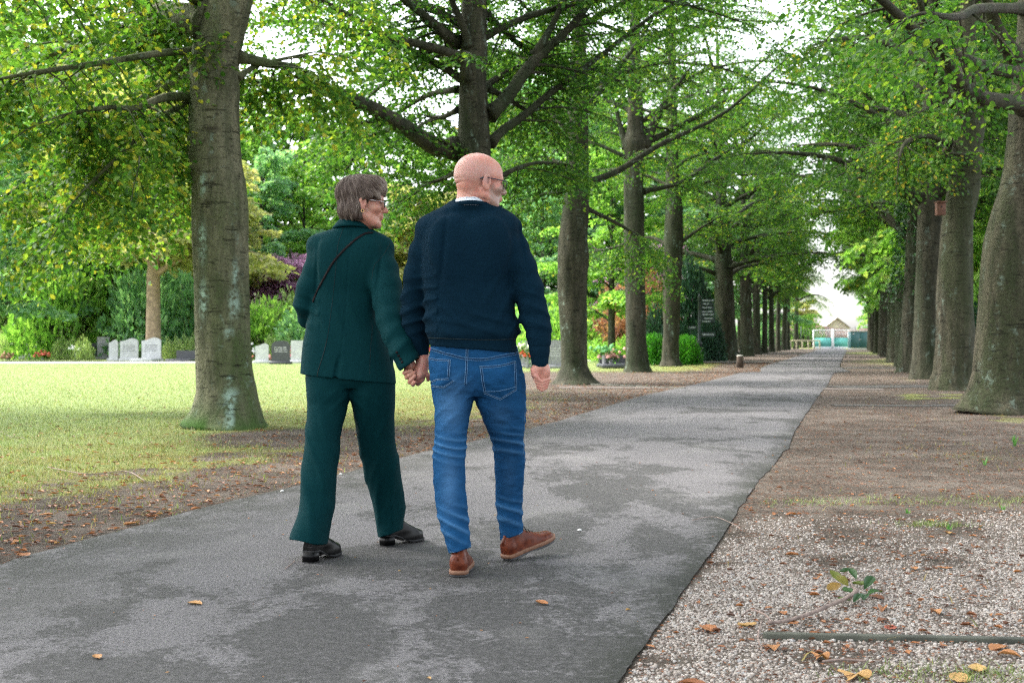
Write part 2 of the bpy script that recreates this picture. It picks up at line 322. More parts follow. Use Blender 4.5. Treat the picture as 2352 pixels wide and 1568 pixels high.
# grass blades
def blades(N, X, Y, hmin, hmax, wid, name, mat, lean=.5):
    a = RNG.random(N)*6.28; h = RNG.uniform(hmin, hmax, N); w = wid*RNG.uniform(.6, 1.3, N); l = RNG.normal(size=(N, 2))*lean*h[:, None]
    z = gheight(X, Y); b = np.stack([X, Y, z], -1); d = np.stack([np.cos(a)*w, np.sin(a)*w, 0*a], -1); mid = b+np.stack([l[:, 0]*.35, l[:, 1]*.35, h*.6], -1); tip = b+np.stack([l[:, 0], l[:, 1], h], -1)
    V = np.stack([b-d, b+d, mid+d*.7, mid-d*.7, tip], 1); k = np.arange(N)[:, None]*5
    me = mesh_from(name, V.reshape(-1, 3), quads=k+np.array([[0, 1, 2, 3]]), tris=k+np.array([[3, 2, 4]]), mat=mat, smooth=False, attrs={'v': np.repeat(RNG.random(N), 5)}); return tag(obj(name, me), kind='stuff')
def leafmat(name, stops, trans=.45, rough=.55, objvar=True, tint=(1.5, 1.6, .35)):
    t = NT(name); v = t.attr('v')
    if objvar:
        oi = t.n('ShaderNodeObjectInfo').outputs['Random']; v = t.math('ADD', t.math('MULTIPLY', v, .86), t.math('MULTIPLY', oi, .14))
    c = t.ramp(v, stops); b = t.n('ShaderNodeBsdfPrincipled'); t.set(b.inputs['Base Color'], c); b.inputs['Roughness'].default_value = rough; b.inputs['Specular IOR Level'].default_value = .3
    tr = t.n('ShaderNodeBsdfTranslucent'); t.set(tr.inputs[0], t.mix(.55, c, t.mix(1.0, c, tint, 'MULTIPLY'))); m = t.n('ShaderNodeMixShader'); m.inputs[0].default_value = trans
    t.t.links.new(b.outputs[0], m.inputs[1]); t.t.links.new(tr.outputs[0], m.inputs[2]); t.t.links.new(m.outputs[0], t.out.inputs[0]); return t.m
M_BLADE = leafmat('grass_blades', [(0, (.075, .115, .03)), (.4, (.16, .225, .07)), (.75, (.28, .33, .14)), (1, (.38, .37, .20))], .3)
M_BLADE_DRY = leafmat('dry_grass_blades', [(0, (.07, .09, .015)), (.4, (.15, .15, .035)), (.75, (.26, .21, .07)), (1, (.34, .26, .12))], .3)
N = 230000; Y = 6.5+(52-6.5)*RNG.random(N)**1.7; X = np.interp(Y, yy, lx)-RNG.random(N)**1.1*(Y*.75+4); gr_, dr2, _ = zone(X, Y)
k_ = (RNG.random(N) < gr_*.95+.02) & (X > -Y*.42-1); X, Y, dr2 = X[k_], Y[k_], dr2[k_]; dm = RNG.random(len(X)) < dr2*.8
blades(int((~dm).sum()), X[~dm], Y[~dm], .02, .05, .0035, 'grass', M_BLADE); blades(int(dm.sum()), X[dm], Y[dm], .012, .035, .003, 'grass', M_BLADE_DRY, .9)
N = 60000; Y = 3.6+(60-3.6)*RNG.random(N)**2.2; X = np.interp(Y, yy, rx_)+RNG.random(N)*(Y*.35+1); gr_, dr2, _ = zone(X, Y); cl = lump(X, Y, 0*X, 5, 77) > -.05
k_ = (RNG.random(N) < gr_*.8+.002) & cl; X, Y = X[k_], Y[k_]; blades(len(X), X, Y, .015, .05, .003, 'grass', M_BLADE_DRY, .7)
cs_ = [(2.45, 8.15, .35), (3.2, 8.2, .30), (1.9, 8.05, .22), (3.7, 8.05, .25), (1.35, 3.95, .16), (1.55, 3.9, .12), (2.35, 7.1, .1)]; XX = np.concatenate([c[0]+RNG.normal(size=240)*c[2]*1.2 for c in cs_]); YY = np.concatenate([c[1]+RNG.normal(size=240)*c[2]*.45 for c in cs_]); ok = dright(XX, YY) > .1; blades(int(ok.sum()), XX[ok], YY[ok], .012, .04, .0016, 'grass', M_BLADE, .8)

# fallen leaves
M_FALL = leafmat('fallen_leaves', [(0, (.055, .022, .014)), (.3, (.16, .06, .028)), (.55, (.27, .105, .040)), (.8, (.36, .17, .07)), (.93, (.42, .27, .10)), (1, (.30, .08, .05))], .12, .6, objvar=False)
def leaf_shape(n=9):
    t = np.linspace(0, 1, n); w = np.sin(np.pi*np.clip(t*.96+.02, 0, 1))**.75*(1-.25*t)*.36; return t, w
def curled_leaf(rng, L, v):
    t, w = leaf_shape(); cu = rng.uniform(-.5, .9); fold = rng.uniform(.1, .9); tw = rng.uniform(-.6, .6); V = []
    for ti, wi in zip(t, w):
        z0 = cu*.35*(ti-.5)**2*L*4*.35; a = fold+tw*(ti-.5)
        for s_ in (-1, -.5, 0, .5, 1): V.append(((ti-.5)*L, s_*wi*L*math.cos(a*abs(s_)), z0+abs(s_)*wi*L*math.sin(a)*.8+rng.normal()*.0012))
    V = np.array(V); V[:, 2] -= V[:, 2].min(); n = len(t); Q = [[i*5+j, i*5+j+1, (i+1)*5+j+1, (i+1)*5+j] for i in range(n-1) for j in range(4)]
    return V, Q
def rotz(V, a): c, s = math.cos(a), math.sin(a); return V@np.array([[c, s, 0], [-s, c, 0], [0, 0, 1]])
lit = Acc(); rg2 = np.random.default_rng(12)
def litter(X, Y, L, vv):
    """many small leaves at once: a folded lozenge each"""
    N = len(X); a = rg2.random(N)*6.28; f = rg2.uniform(.1, .6, N)*L; c, s = np.cos(a), np.sin(a)
    P8 = [(-.5, 0, 0), (-.2, .26, 1), (.2, .22, .9), (.5, 0, .15), (.2, -.22, .9), (-.2, -.26, 1)]; V = np.stack([np.stack([(px*c-py*s)*L, (px*s+py*c)*L, pz*f*.45+.003+gheight(X, Y)*0+.004], -1) for px, py, pz in P8], 1); V[..., 0] += X[:, None]; V[..., 1] += Y[:, None]; V[..., 2] += gheight(X, Y)[:, None]
    V[..., 2] += (.012*(dleft(X, Y) > 1.6))[:, None]
    inr = (dleft(X, Y) < 0) & (dright(X, Y) < 0); V[inr, :, 2] += .012
    k = np.arange(N)[:, None]*6; return V.reshape(-1, 3), np.vstack([k+np.array([[0, 1, 2, 3]]), k+np.array([[0, 3, 4, 5]])]), np.repeat(vv, 6)
N = 11000; Y = 5.5+(60-5.5)*rg2.random(N)**1.6; X = np.interp(Y, yy, lx)-.05-rg2.exponential(1, N)*np.where(rg2.random(N) < .45, 1.2, 6.0); V, Q, a_ = litter(X, Y, rg2.uniform(.02, .058, N), rg2.beta(1.4, 2.2, N)); lit.add(V, Q, a=a_)
N = 6500; Y = 4.2+(45-4.2)*rg2.random(N)**1.2; X = np.interp(Y, yy, rx_)+rg2.random(N)**.8*(Y*.35); V, Q, a_ = litter(X, Y, rg2.uniform(.02, .05, N)*(.5+.5*rg2.random(N)), rg2.random(N)*.7); lit.add(V, Q, a=a_)
N = 26000; Y = 3.8+(30-3.8)*rg2.random(N)**1.3; sd_ = rg2.random(N) < .72; u_ = rg2.random(N); X = np.where(sd_, np.interp(Y, yy, rx_)+u_*(Y*.34), np.interp(Y, yy, lx)-u_*3.0); V, Q, a_ = litter(X, Y, rg2.uniform(.005, .018, N), rg2.random(N)**2*.5); lit.add(V, Q, a=a_)
N = 700; Y = 3.6+(40-3.6)*rg2.random(N)**1.3; u_ = rg2.random(N); X = np.interp(Y, yy, lx)*(1-u_)+np.interp(Y, yy, rx_)*u_; V, Q, a_ = litter(X, Y, rg2.uniform(.005, .028, N)*(.4+.6*rg2.random(N)), rg2.random(N)); lit.add(V, Q, a=a_)
tag(lit.build('leaf_litter', M_FALL, smooth=False), kind='stuff')
# single leaves that show as such
LV = [(447, 1386, .060, .85, 'orange leaf lying alone on the asphalt at the lower left of the road'), (1244, 1386, .058, .62, 'orange-brown leaf on the asphalt between the man\'s shoe and the gravel'), (223, 1510, .045, .8, 'small tan leaf on the asphalt near the bottom left corner'), (1625, 1433, .085, .58, 'broad brown leaf on the pale gravel beside the road edge'), (1716, 1427, .075, .88, 'yellow-tan leaf leaning on the end of the stick'), (1797, 1400, .05, .6, 'small brown leaf beside the middle of the stick'), (2028, 1418, .05, .35, 'dark red-brown leaf right of the leafy twig'), (1873, 1449, .05, .5, 'leaf curled on the gravel just above the concrete edging'),
      (2027, 1392, .075, .65, 'long orange leaf on gravel below the leafy twig'), (2010, 1365, .07, .3, 'brown leaf touching the lower side of the leafy twig'), (2045, 1435, .06, 1.0, 'red leaf on the gravel above the concrete edging'), (1775, 1477, .07, .75, 'pale pink-brown curled leaf below the concrete edging'), (1885, 1500, .065, .8, 'tan crumpled leaf below the edging, left of the maple leaf'), (2294, 1480, .08, .7, 'orange leaf at the far right below the edging'), (2318, 1497, .06, .75, 'pale orange leaf behind the stem at the lower right'), (2205, 1548, .085, .9, 'yellowish green-veined leaf in the bottom right corner'), (2245, 1530, .08, .92, 'second yellow leaf in the bottom right corner, larger'),
      (1820, 1268, .055, .55, 'orange leaf on the upper edge of the gravel'), (2136, 1190, .06, .66, 'red-orange leaf on dirt beside the grass strip'), (1817, 1178, .06, .5, 'brown curled leaf left of the grass strip'), (1780, 1177, .06, .6, 'small leaf at the road edge beside the grass strip'), (2180, 1220, .06, .9, 'yellow-brown leaf standing on the dirt right of centre'), (2075, 1272, .05, .6, 'orange leaf on dirt just above the gravel'), (2170, 1298, .055, .65, 'orange leaf in the middle of the gravel patch'), (2100, 1300, .05, .75, 'small orange leaf in the upper gravel patch'), (2150, 1398, .06, .8, 'tan leaf lying flat in the gravel right of the twig'),
      (1590, 1560, .07, .4, 'torn brown leaf at the bottom edge next to the road'), (1965, 1544, .11, .88, 'large yellow-tan maple leaf at the bottom edge'), (57, 1275, .07, .6, 'pinkish brown leaf on the road edge at the far left'), (300, 1197, .08, .75, 'curled tan leaf where the lawn meets the road'), (450, 1163, .06, .6, 'brown leaf pair at the road edge left of the woman'), (105, 1177, .07, .7, 'upright orange leaf in the litter left of the woman'), (40, 1238, .06, .75, 'pale leaf standing in the litter at the far left edge'), (155, 1200, .06, .4, 'dark pink leaf in the litter beside the left road edge'), (206, 1018, .07, .35, 'red-brown leaf on the open lawn left of the big trunk')]
for x_, y_, L_, v_, lb_t in LV:
    g_ = G(x_, y_); A = Acc()
    if 'maple' in lb_t:
        th = np.linspace(0, 2*np.pi, 40, endpoint=False); r_ = L_*.5*(.45+.55*np.abs(np.cos(2.5*(th-.3)))**.7)*(1-.3*(np.abs(th-np.pi*1.0) < .3)); V = np.vstack([[0, 0, .012], np.stack([r_*np.cos(th), r_*np.sin(th), .008+.012*np.sin(3*th)], -1)]); A.add(V, T=[[0, 1+k, 1+(k+1) % 40] for k in range(40)], a=v_)
        A.tube([(0, 0, .012), (-L_*.4, -.01, .006), (-L_*.8, -.02, .004)], .0012, 5, a=.2)
    else:
        V, Q = curled_leaf(rg2, L_*1.2, v_); A.add(rotz(V, rg2.random()*6.28), Q, a=v_+rg2.normal()*.02); 
    o = A.build('fallen_leaf', M_FALL); onr = dleft(g_[0], g_[1]) < 0 and dright(g_[0], g_[1]) < 0
    o.location = (g_[0], g_[1], (.001 if onr else float(gheight(g_[0], g_[1]))+.005)); tag(o, lb_t, 'fallen leaf', 'single fallen leaves')
# pale stones / droppings on the road
for x_, y_, lb_t in ((1331, 1218, 'white pebble on the asphalt right of the man\'s shoe'), (783, 1089, 'white pebble on the road edge between the woman\'s legs and the lawn'), (648, 1128, 'small white pebble on the road left of the woman\'s trousers')):
    g_ = G(x_, y_); A = Acc(); A.add(ico*np.array([.014, .010, .006]), T=np.vstack([it, [[11, 7, 6], [11, 8, 7], [11, 9, 8], [11, 10, 9], [11, 6, 10]]])); o = A.build('pebble', plain('white_stone', (.7, .7, .68), .6)); o.location = (g_[0], g_[1], .004); tag(o, lb_t, 'pebble', 'white pebbles on the road')
# the stick, its side twigs and the leafy twig
M_STICK = plain('grey_twig_bark', (.19, .14, .12), .85, .4, 30, .4)
A = Acc(); w3 = lambda x, y, z: np.array([*G(x, y), z]); A.tube(smooth_path([w3(1765, 1452, .035), w3(1800, 1440, .022), w3(1860, 1418, .016), w3(1910, 1398, .018), w3(1950, 1384, .025), w3(1968, 1375, .035)], 20), np.linspace(.0065, .009, 20)*(1+.12*np.sin(np.arange(20)*2.1)), 8)
A.tube(smooth_path([w3(1772, 1450, .034), w3(1758, 1430, .03), w3(1725, 1412, .02), w3(1705, 1420, .012)], 10), .0035, 6); A.tube(smooth_path([w3(1750, 1445, .03), w3(1741, 1470, .012), w3(1752, 1500, .008)], 8), .003, 6); A.tube(smooth_path([w3(1725, 1411, .02), w3(1760, 1413, .015), w3(1772, 1408, .012)], 6), .003, 5)
tag(A.build('stick', M_STICK), 'grey forked stick lying across the gravel onto the concrete edging', 'stick')
tw = empty('leafy_twig', (*G(1960, 1360), .0), 'broken twig with green and yellow beech leaves lying on the gravel', 'twig'); base_ = np.array([*G(1960, 1360), 0])
A = Acc(); A.tube(smooth_path([w3(1950, 1345, .05)-base_, w3(1957, 1362, .035)-base_, w3(1966, 1374, .025)-base_, w3(1990, 1384, .012)-base_], 10), .003, 6); A.build('stem', M_STICK, tw)
M_TWL = leafmat('twig_leaves', [(0, (.16, .04, .03)), (.2, (.22, .13, .03)), (.35, (.12, .15, .03)), (.6, (.030, .080, .018)), (1, (.015, .05, .02))], .25, .4, objvar=False)
for k, (x_, y_, z_, L_, v_) in enumerate([(1920, 1336, .05, .07, .34), (1942, 1320, .07, .06, .72), (1915, 1350, .03, .07, .2), (1958, 1332, .06, .065, .7), (1950, 1362, .05, .075, .6), (1975, 1345, .05, .065, .4), (1995, 1352, .05, .085, .75), (2010, 1362, .04, .075, .62), (1985, 1372, .03, .07, .85), (1968, 1378, .03, .06, .8), (2005, 1335, .03, .075, .05), (1938, 1372, .02, .06, .5), (1935, 1345, .05, .06, .3)]):
    V, Q = curled_leaf(rg2, L_, v_); V = rotz(V*1.05, rg2.random()*6.28)@np.array(Matrix.Rotation(rg2.uniform(.0, .7), 3, 'X')).T; V[:, 2] -= V[:, 2].min(); A = Acc().add(V+w3(x_, y_+10, z_*.45)-base_, Q, a=v_); A.build('leaf', M_TWL, tw)
for sx_, pts in (('short brown twig lying on dirt below the concrete edging', [(1890, 1518), (1935, 1514), (1990, 1517)]), ('thin curved twig on the asphalt at the gravel edge', [(1590, 1196), (1640, 1188), (1690, 1208), (1700, 1218)]), ('thin dark twig left of the woman\'s heel', [(655, 1308), (668, 1298), (677, 1290)]), ('long dead twig lying on the litter left of the woman', [(110, 1072), (200, 1088), (290, 1082), (333, 1104)]), ('slim twig on the lawn edge at the far left', [(0, 990), (25, 1002), (60, 1006)])):
    A = Acc(); zz_ = .005 if 'asphalt' in sx_ or 'heel' in sx_ else .0; A.tube(smooth_path([w3(x_, y_, zz_) for x_, y_ in pts], 12), .004 if 'long' in sx_ or 'short' in sx_ else .0022, 6); tag(A.build('twig', M_STICK), sx_, 'twig', 'dead twigs on the ground')
# sprout of broad blades at the right
def sprout(name, x_, y_, n, h, label, w=.008):
    g_ = G(x_, y_); A = Acc()
    for k in range(n):
        a = rg2.random()*6.28; l = rg2.uniform(.1, .5)*h; hh = h*rg2.uniform(.6, 1); d = np.array([math.cos(a), math.sin(a), 0]); s_ = np.array([-d[1], d[0], 0])*w; V = []
        for t_ in (0, .35, .7, 1): c_ = d*(.01+l*t_*t_)+np.array([0, 0, hh*(t_-.15*t_*t_)]); V += [c_-s_*(1-t_*.95), c_+s_*(1-t_*.95)]
        A.add(V, [[0, 1, 3, 2], [2, 3, 5, 4], [4, 5, 7, 6]], a=rg2.uniform(.3, .8))
    o = A.build(name, leafmat(name+'_leaf', [(0, (.03, .12, .02)), (.5, (.09, .26, .06)), (1, (.20, .38, .12))], .35)); o.location = (g_[0], g_[1], .0); return tag(o, label, 'plant')
sprout('sprout', 2331, 1024, 16, .14, 'bright green tuft of broad blades in front of the nearest right-hand trunk'); sprout('sprout', 2262, 1068, 12, .10, 'thin green tuft in the mossy patch at the right edge', .003)
for x_, y_, lb_t in ((2085, 1178, 'small weed with rounded leaves in the grass strip'), (2305, 1170, 'pale green seedling near the right edge'), (2180, 1215, 'tiny seedling beside the yellow-brown standing leaf')): sprout('seedling', x_, y_, 8, .035, lb_t, .006)
# ================================================================== trees
def bark(name, a, b, c_, lich=.5, green=.5):
    t = NT(name); c = t.co(); oi = t.n('ShaderNodeObjectInfo').outputs['Random']
    off = t.n('ShaderNodeVectorMath', operation='ADD'); t.set(off.inputs[0], c); cmb = t.n('ShaderNodeCombineXYZ', i_X=t.math('MULTIPLY', oi, 37.0)); t.set(off.inputs[1], cmb.outputs[0]); c = off.outputs[0]
    st = t.n('ShaderNodeMapping', i_Vector=c); st.inputs['Scale'].default_value = (1, 1, .22); hz_ = t.n('ShaderNodeMapping', i_Vector=c); hz_.inputs['Scale'].default_value = (1, 1, 5.5)
    n = t.noise(st.outputs[0], 6.5, 7, .72); f = t.noise(c, 26, 6, .7); hw = t.noise(hz_.outputs[0], 4.2, 5, .65, .4)
    col = t.mix(t.ramp(n, [(.42, 0.0), (.58, 1.0)]), a, b); col = t.mix(t.math('MULTIPLY', t.ramp(t.noise(st.outputs[0], 1.7, 4), [(.42, 0.0), (.60, 1.0)]), green), col, c_)
    col = t.mix(t.ramp(f, [(.36, .85), (.50, 0.0)]), col, tuple(x*.35 for x in a))
    col = t.mix(t.math('MULTIPLY', t.ramp(hw, [(.31, 1.0), (.37, 0.0)]), .5), col, tuple(x*.3 for x in b))
    li = t.math('MULTIPLY', t.ramp(t.noise(st.outputs[0], 5.0, 5, .6, .3), [(.55, 0.0), (.62, 1.0)]), t.ramp(t.noise(c, 9, 7, .75, .5), [(.52, 0.0), (.60, 1.0)]))
    col = t.mix(t.math('MULTIPLY', li, lich), col, (.22, .30, .25))
    sp = t.n('ShaderNodeTexVoronoi', i_Vector=c, i_Scale=24.0, i_Randomness=1.0); col = t.mix(t.math('MULTIPLY', t.math('MULTIPLY', t.ramp(sp.outputs['Distance'], [(.10, 1.0), (.22, 0.0)]), t.ramp(t.noise(c, 5, 4), [(.5, 0.0), (.6, 1.0)])), lich*.7), col, (.20, .26, .22))
    col = t.mix(t.attr('moss'), col, (.035, .085, .012))
    col = t.mix(t.math('MULTIPLY', t.attr('lichen'), t.ramp(t.noise(c, 13, 7, .75), [(.44, .05), (.52, 1.0)])), col, (.26, .36, .30)); col = t.mix(t.attr('scar'), col, (.022, .016, .011))
    h = t.math('ADD', t.math('MULTIPLY', f, .5), t.ramp(hw, [(.26, 0.0), (.40, 1.0)]))
    return t.bsdf(col, .88, t.bump(h, 1.0, .045), Specular_IOR_Level=.2)
M_BARK = bark('beech_bark', (.150, .145, .092), (.066, .070, .040), (.045, .075, .020), .45, .8)
M_BARK_D = bark('dark_beech_bark', (.058, .054, .036), (.024, .025, .015), (.018, .030, .010), .50, .7)
M_BARK_R = bark('rough_beech_bark', (.080, .071, .048), (.032, .031, .019), (.026, .040, .013), .35, .6)
M_BARK_P = plain('pale_bark', (.30, .22, .15), .9, .35, 5, .5)
GREEN1 = [(0, (.018, .060, .014)), (.3, (.040, .118, .022)), (.6, (.080, .178, .028)), (.85, (.17, .265, .038)), (.96, (.38, .33, .05)), (1, (.46, .24, .06))]
GREEN2 = [(0, (.016, .052, .014)), (.4, (.036, .105, .022)), (.75, (.070, .155, .028)), (.95, (.14, .22, .045)), (1, (.32, .18, .05))]
M_LEAF = leafmat('beech_leaves', GREEN1, .55); M_LEAF2 = leafmat('dark_beech_leaves', GREEN2, .5)
M_LEAFY = leafmat('yellowing_leaves', [(0, (.04, .10, .015)), (.35, (.11, .20, .025)), (.7, (.25, .32, .04)), (.9, (.45, .38, .05)), (1, (.5, .26, .05))], .5)
def leafgeo(Pp, D, U, L, W, v, hexa=True, fold=.25):
    """Pp base point, D direction, U leaf normal, per leaf -> verts, faces"""
    S = norm(np.cross(D, U)); U = np.cross(S, D); L = L[:, None]; W = W[:, None]
    if hexa:
        pr = [(0, 0, 0), (.30, .46, fold*.5), (.68, .42, fold*.5), (1, 0, -.05), (.68, -.42, fold*.5), (.30, -.46, fold*.5)]
        V = np.stack([Pp+D*L*a+S*W*b+U*W*c for a, b, c in pr], 1); n = 6; F = np.arange(len(Pp))[:, None]*6+np.arange(6)[None]
    else:
        pr = [(0, 0, 0), (.5, .5, fold*.5), (1, 0, -.05), (.5, -.5, fold*.5)]; V = np.stack([Pp+D*L*a+S*W*b+U*W*c for a, b, c in pr], 1); F = np.arange(len(Pp))[:, None]*4+np.arange(4)[None]; n = 4
    return V.reshape(-1, 3), F, np.repeat(v, n)
class Tree:
    def __init__(s, seed): s.away = False; s.r = np.random.default_rng(seed); s.wood = Acc(); s.tw = []; s.fine = Acc()
    def trunk(s, pts, rr, n=20, flare=1.0, seed=0, knobs=0.05):
        pts = np.array(pts, float); m = max(int(np.linalg.norm(pts[-1]-pts[0])/.12), 20); zz = np.linspace(pts[0, 2], pts[-1, 2], m)
        zs = np.concatenate([np.linspace(pts[0, 2], pts[0, 2]+1.0, 16, endpoint=False), np.linspace(pts[0, 2]+1.0, pts[-1, 2], m)]); C_ = np.stack([np.interp(zs, pts[:, 2], pts[:, k]) for k in range(3)], -1); R_ = np.interp(zs, pts[:, 2], rr)
        C_[1:-1, :2] = (C_[:-2, :2]+C_[1:-1, :2]*2+C_[2:, :2])/4
        ph = s.r.uniform(0, 6.28, 6); k = s.r.normal(size=(8, 3))
        def wob(th, p):
            z = p[:, 2][:, None]-pts[0, 2]; T = th[None]; w = 1+.035*np.sin(2*T+ph[0]+z*.4)+.03*np.sin(3*T+ph[1]-z*.7)+knobs*.5*np.sin(5*T+ph[2]+z*2.1)*np.sin(z*1.9+ph[3])
            for i in range(5): w = w+knobs*np.exp(-((np.angle(np.exp(1j*(T-ph[i]*1.7)))/.35)**2))*np.exp(-((z-(1.2+i*1.15+k[i, 0]*.3))/.22)**2)
            w = w+flare*.55*np.exp(-z/.33)*(.55+.45*np.cos(5*T+ph[4])+.25*np.cos(3*T+ph[5]))+flare*.10*np.exp(-z/1.1); return w
        s.wood.tube(C_, R_, n, cap=True, wob=lambda th, p: wob(th, p)); s.tC, s.tz, s.tR = C_, zs, R_
    def limb(s, pts, r0, r1, lvl2=14, leaf=1.0, n=10, l2len=2.2, droop=.25, start=.2, tube_n=7, up=.15):
        p = smooth_path(pts, n); m = len(p); rr = np.linspace(0, 1, m); rad_ = r0*(1-rr)**.8+r1; rad_[0] *= 1.35
        s.wood.tube(p, rad_, tube_n); L = np.linalg.norm(np.diff(p, axis=0), axis=1).sum(); d_ = norm(np.gradient(p, axis=0)); side = 1
        lvl2 = int(lvl2*1.35)
        for k in range(lvl2):
            t = start+(1-start)*(k+s.r.uniform(0, .8))/lvl2; i = t*(m-1); j = min(int(i), m-2); q = p[j]+(p[j+1]-p[j])*(i-j); d = d_[j]; side = -side
            h = norm(np.cross(d, [0, 0, 1.0])); dr = norm(d*.55+h*side*s.r.uniform(.6, 1.0)+np.array([0, 0, s.r.uniform(-.25, up)])); dr[1] = abs(dr[1]) if (s.away and s.r.random() < .85) else dr[1]; l = l2len*(1-.55*t)*s.r.uniform(.65, 1.2); s.branch(q, dr, l, max(.012, .35*np.interp(t, rr, rad_)), leaf, droop)
        s.branch(p[-1], d_[-1], l2len*.6, r1, leaf, droop)
    def branch(s, q, d, l, r, leaf, droop):
        n = 5; pts = [q]; dd = d.copy()
        for i in range(n): dd = norm(dd+np.array([0, 0, -droop*.35])+s.r.normal(size=3)*.10); pts.append(pts[-1]+dd*l/n)
        pts = np.array(pts); s.wood.tube(pts, np.linspace(r, .005, n+1), 4, cap=False)
        m = max(int(l/.080*leaf), 3); h0 = norm(np.cross(d, [0, 0, 1.0])); sd = 1
        for k in range(m):
            t = .12+.88*(k+s.r.random())/m; i = t*n; j = min(int(i), n-1); p = pts[j]+(pts[j+1]-pts[j])*(i-j); ax = norm(pts[j+1]-pts[j]); sd = -sd
            td = norm(ax*.6+h0*sd*s.r.uniform(.5, 1)+np.array([0, 0, s.r.uniform(-.55, .15)-droop*.5])); s.tw.append((p, td, s.r.uniform(.35, .8)*(1.15-.4*t)))
    def leaves(s, size=.085, step=.055, hexa=True, frac=1.0, shift=0.0, twigs=False):
        r = s.r; Pt = np.array([t[0] for t in s.tw]); Dt = np.array([t[1] for t in s.tw]); Lt = np.array([t[2] for t in s.tw])
        if twigs:
            for p, d, l in s.tw: s.wood.add([p-[.003, 0, 0], p+[.003, 0, 0], p+d*l], T=[[0, 1, 2]])
        m = int(.75/step); k = np.tile(np.arange(m), len(Pt)); I = np.repeat(np.arange(len(Pt)), m); t = (k+.5)/m; ok = (r.random(len(I)) < frac*np.clip(Lt[I]/.75, .3, 1)); I, k, t = I[ok], k[ok], t[ok]; N = len(I)
        D = Dt[I]; up = norm(np.array([0, 0, 1.0])+r.normal(size=(len(Pt), 3))*.25)[I]; S = norm(np.cross(D, up)); sg = np.where(k % 2, 1, -1)[:, None]
        base = Pt[I]+D*(t*Lt[I])[:, None]+np.array([0, 0, -.10])*(t**2)[:, None]*Lt[I][:, None]+r.normal(size=(N, 3))*.02
        ld = norm(D*.55+S*sg*.9+np.array([0, 0, -.25])+r.normal(size=(N, 3))*.25); un = norm(up+r.normal(size=(N, 3))*.45); L = size*r.uniform(.65, 1.2, N)
        v = np.clip(r.beta(2.2, 2.6, N)+.10*np.repeat(r.normal(size=len(Pt)), 1)[I]+shift, 0, .94); v = np.where(r.random(N) < .028, r.uniform(.94, 1, N), v)
        return leafgeo(base, ld, un, L, L*.66, v, hexa)
    def meshes(s, name, bark_m, leaf_m, size=.085, step=.055, hexa=True, frac=1.0, shift=0.0, twigs=False, attrs=None):
        wm = s.wood.mesh(name+'_trunk', bark_m); V, F, v = s.leaves(size, step, hexa, frac, shift, twigs)
        lm = mesh_from(name+'_crown', V, ngons=F, mat=leaf_m, smooth=False, attrs={'v': v}); return wm, lm
def arc(p0, az, el0, L, droop, n=6, r=None):
    """a limb path from p0: azimuth, starting elevation, length, total downward turn"""
    pts = [np.array(p0, float)]; el = el0
    for i in range(n):
        a = az+(r.normal()*.12 if r is not None else 0); pts.append(pts[-1]+np.array([math.cos(a)*math.cos(el), math.sin(a)*math.cos(el), math.sin(el)])*L/n); el -= droop/n*(1+.3*i/n)
    return pts
def avenue_tree(seed, H=15, r0=.34, low=3.4, nl=26, spread=5.6, leaf=1.0, lvl2=13, lowdroop=.9):
    T = Tree(seed); r = T.r; lean = r.normal(size=2)*.018; zs = np.array([-.1, .6, 2, 4, 6, 9, H]); fork = 7.5
    T.trunk([(lean[0]*z, lean[1]*z, z) for z in zs], r0*np.array([1.10, 1.0, .93, .86, .70, .42, .10]), 18, .6, knobs=.06)
    for i in range(nl):
        z = low+(H*.86-low)*(i/nl)**1.15+r.uniform(-.2, .2); az = i*2.399+r.normal()*.3; t = (z-low)/(H-low); c = np.array([lean[0]*z, lean[1]*z, z])
        el = rad(r.uniform(22, 48)+20*t); L = spread*(1-.32*t)*r.uniform(.75, 1.15); dr = rad(r.uniform(30, 55))*(1.25 if z < 6 else 1)*lowdroop
        T.limb(arc(c, az, el, L, dr, r=r), max(.035, r0*.36*(1-.6*t)*r.uniform(.6, 1.1)), .012, lvl2, leaf, l2len=2.0*(1-.3*t), droop=.3)
    return T
def place(name, meshes, loc, rz, sc, label, cat='tree', group=None, srnd=None):
    o = bpy.data.objects.new(name, None); o.location = loc; o.rotation_euler = (0, 0, rz); o.scale = (sc[0], sc[0], sc[1]) if isinstance(sc, tuple) else (sc, sc, sc); tag(link(o), label, cat, group)
    for nm, me in zip(('trunk', 'crown'), meshes): obj(nm, me, o)
    return o
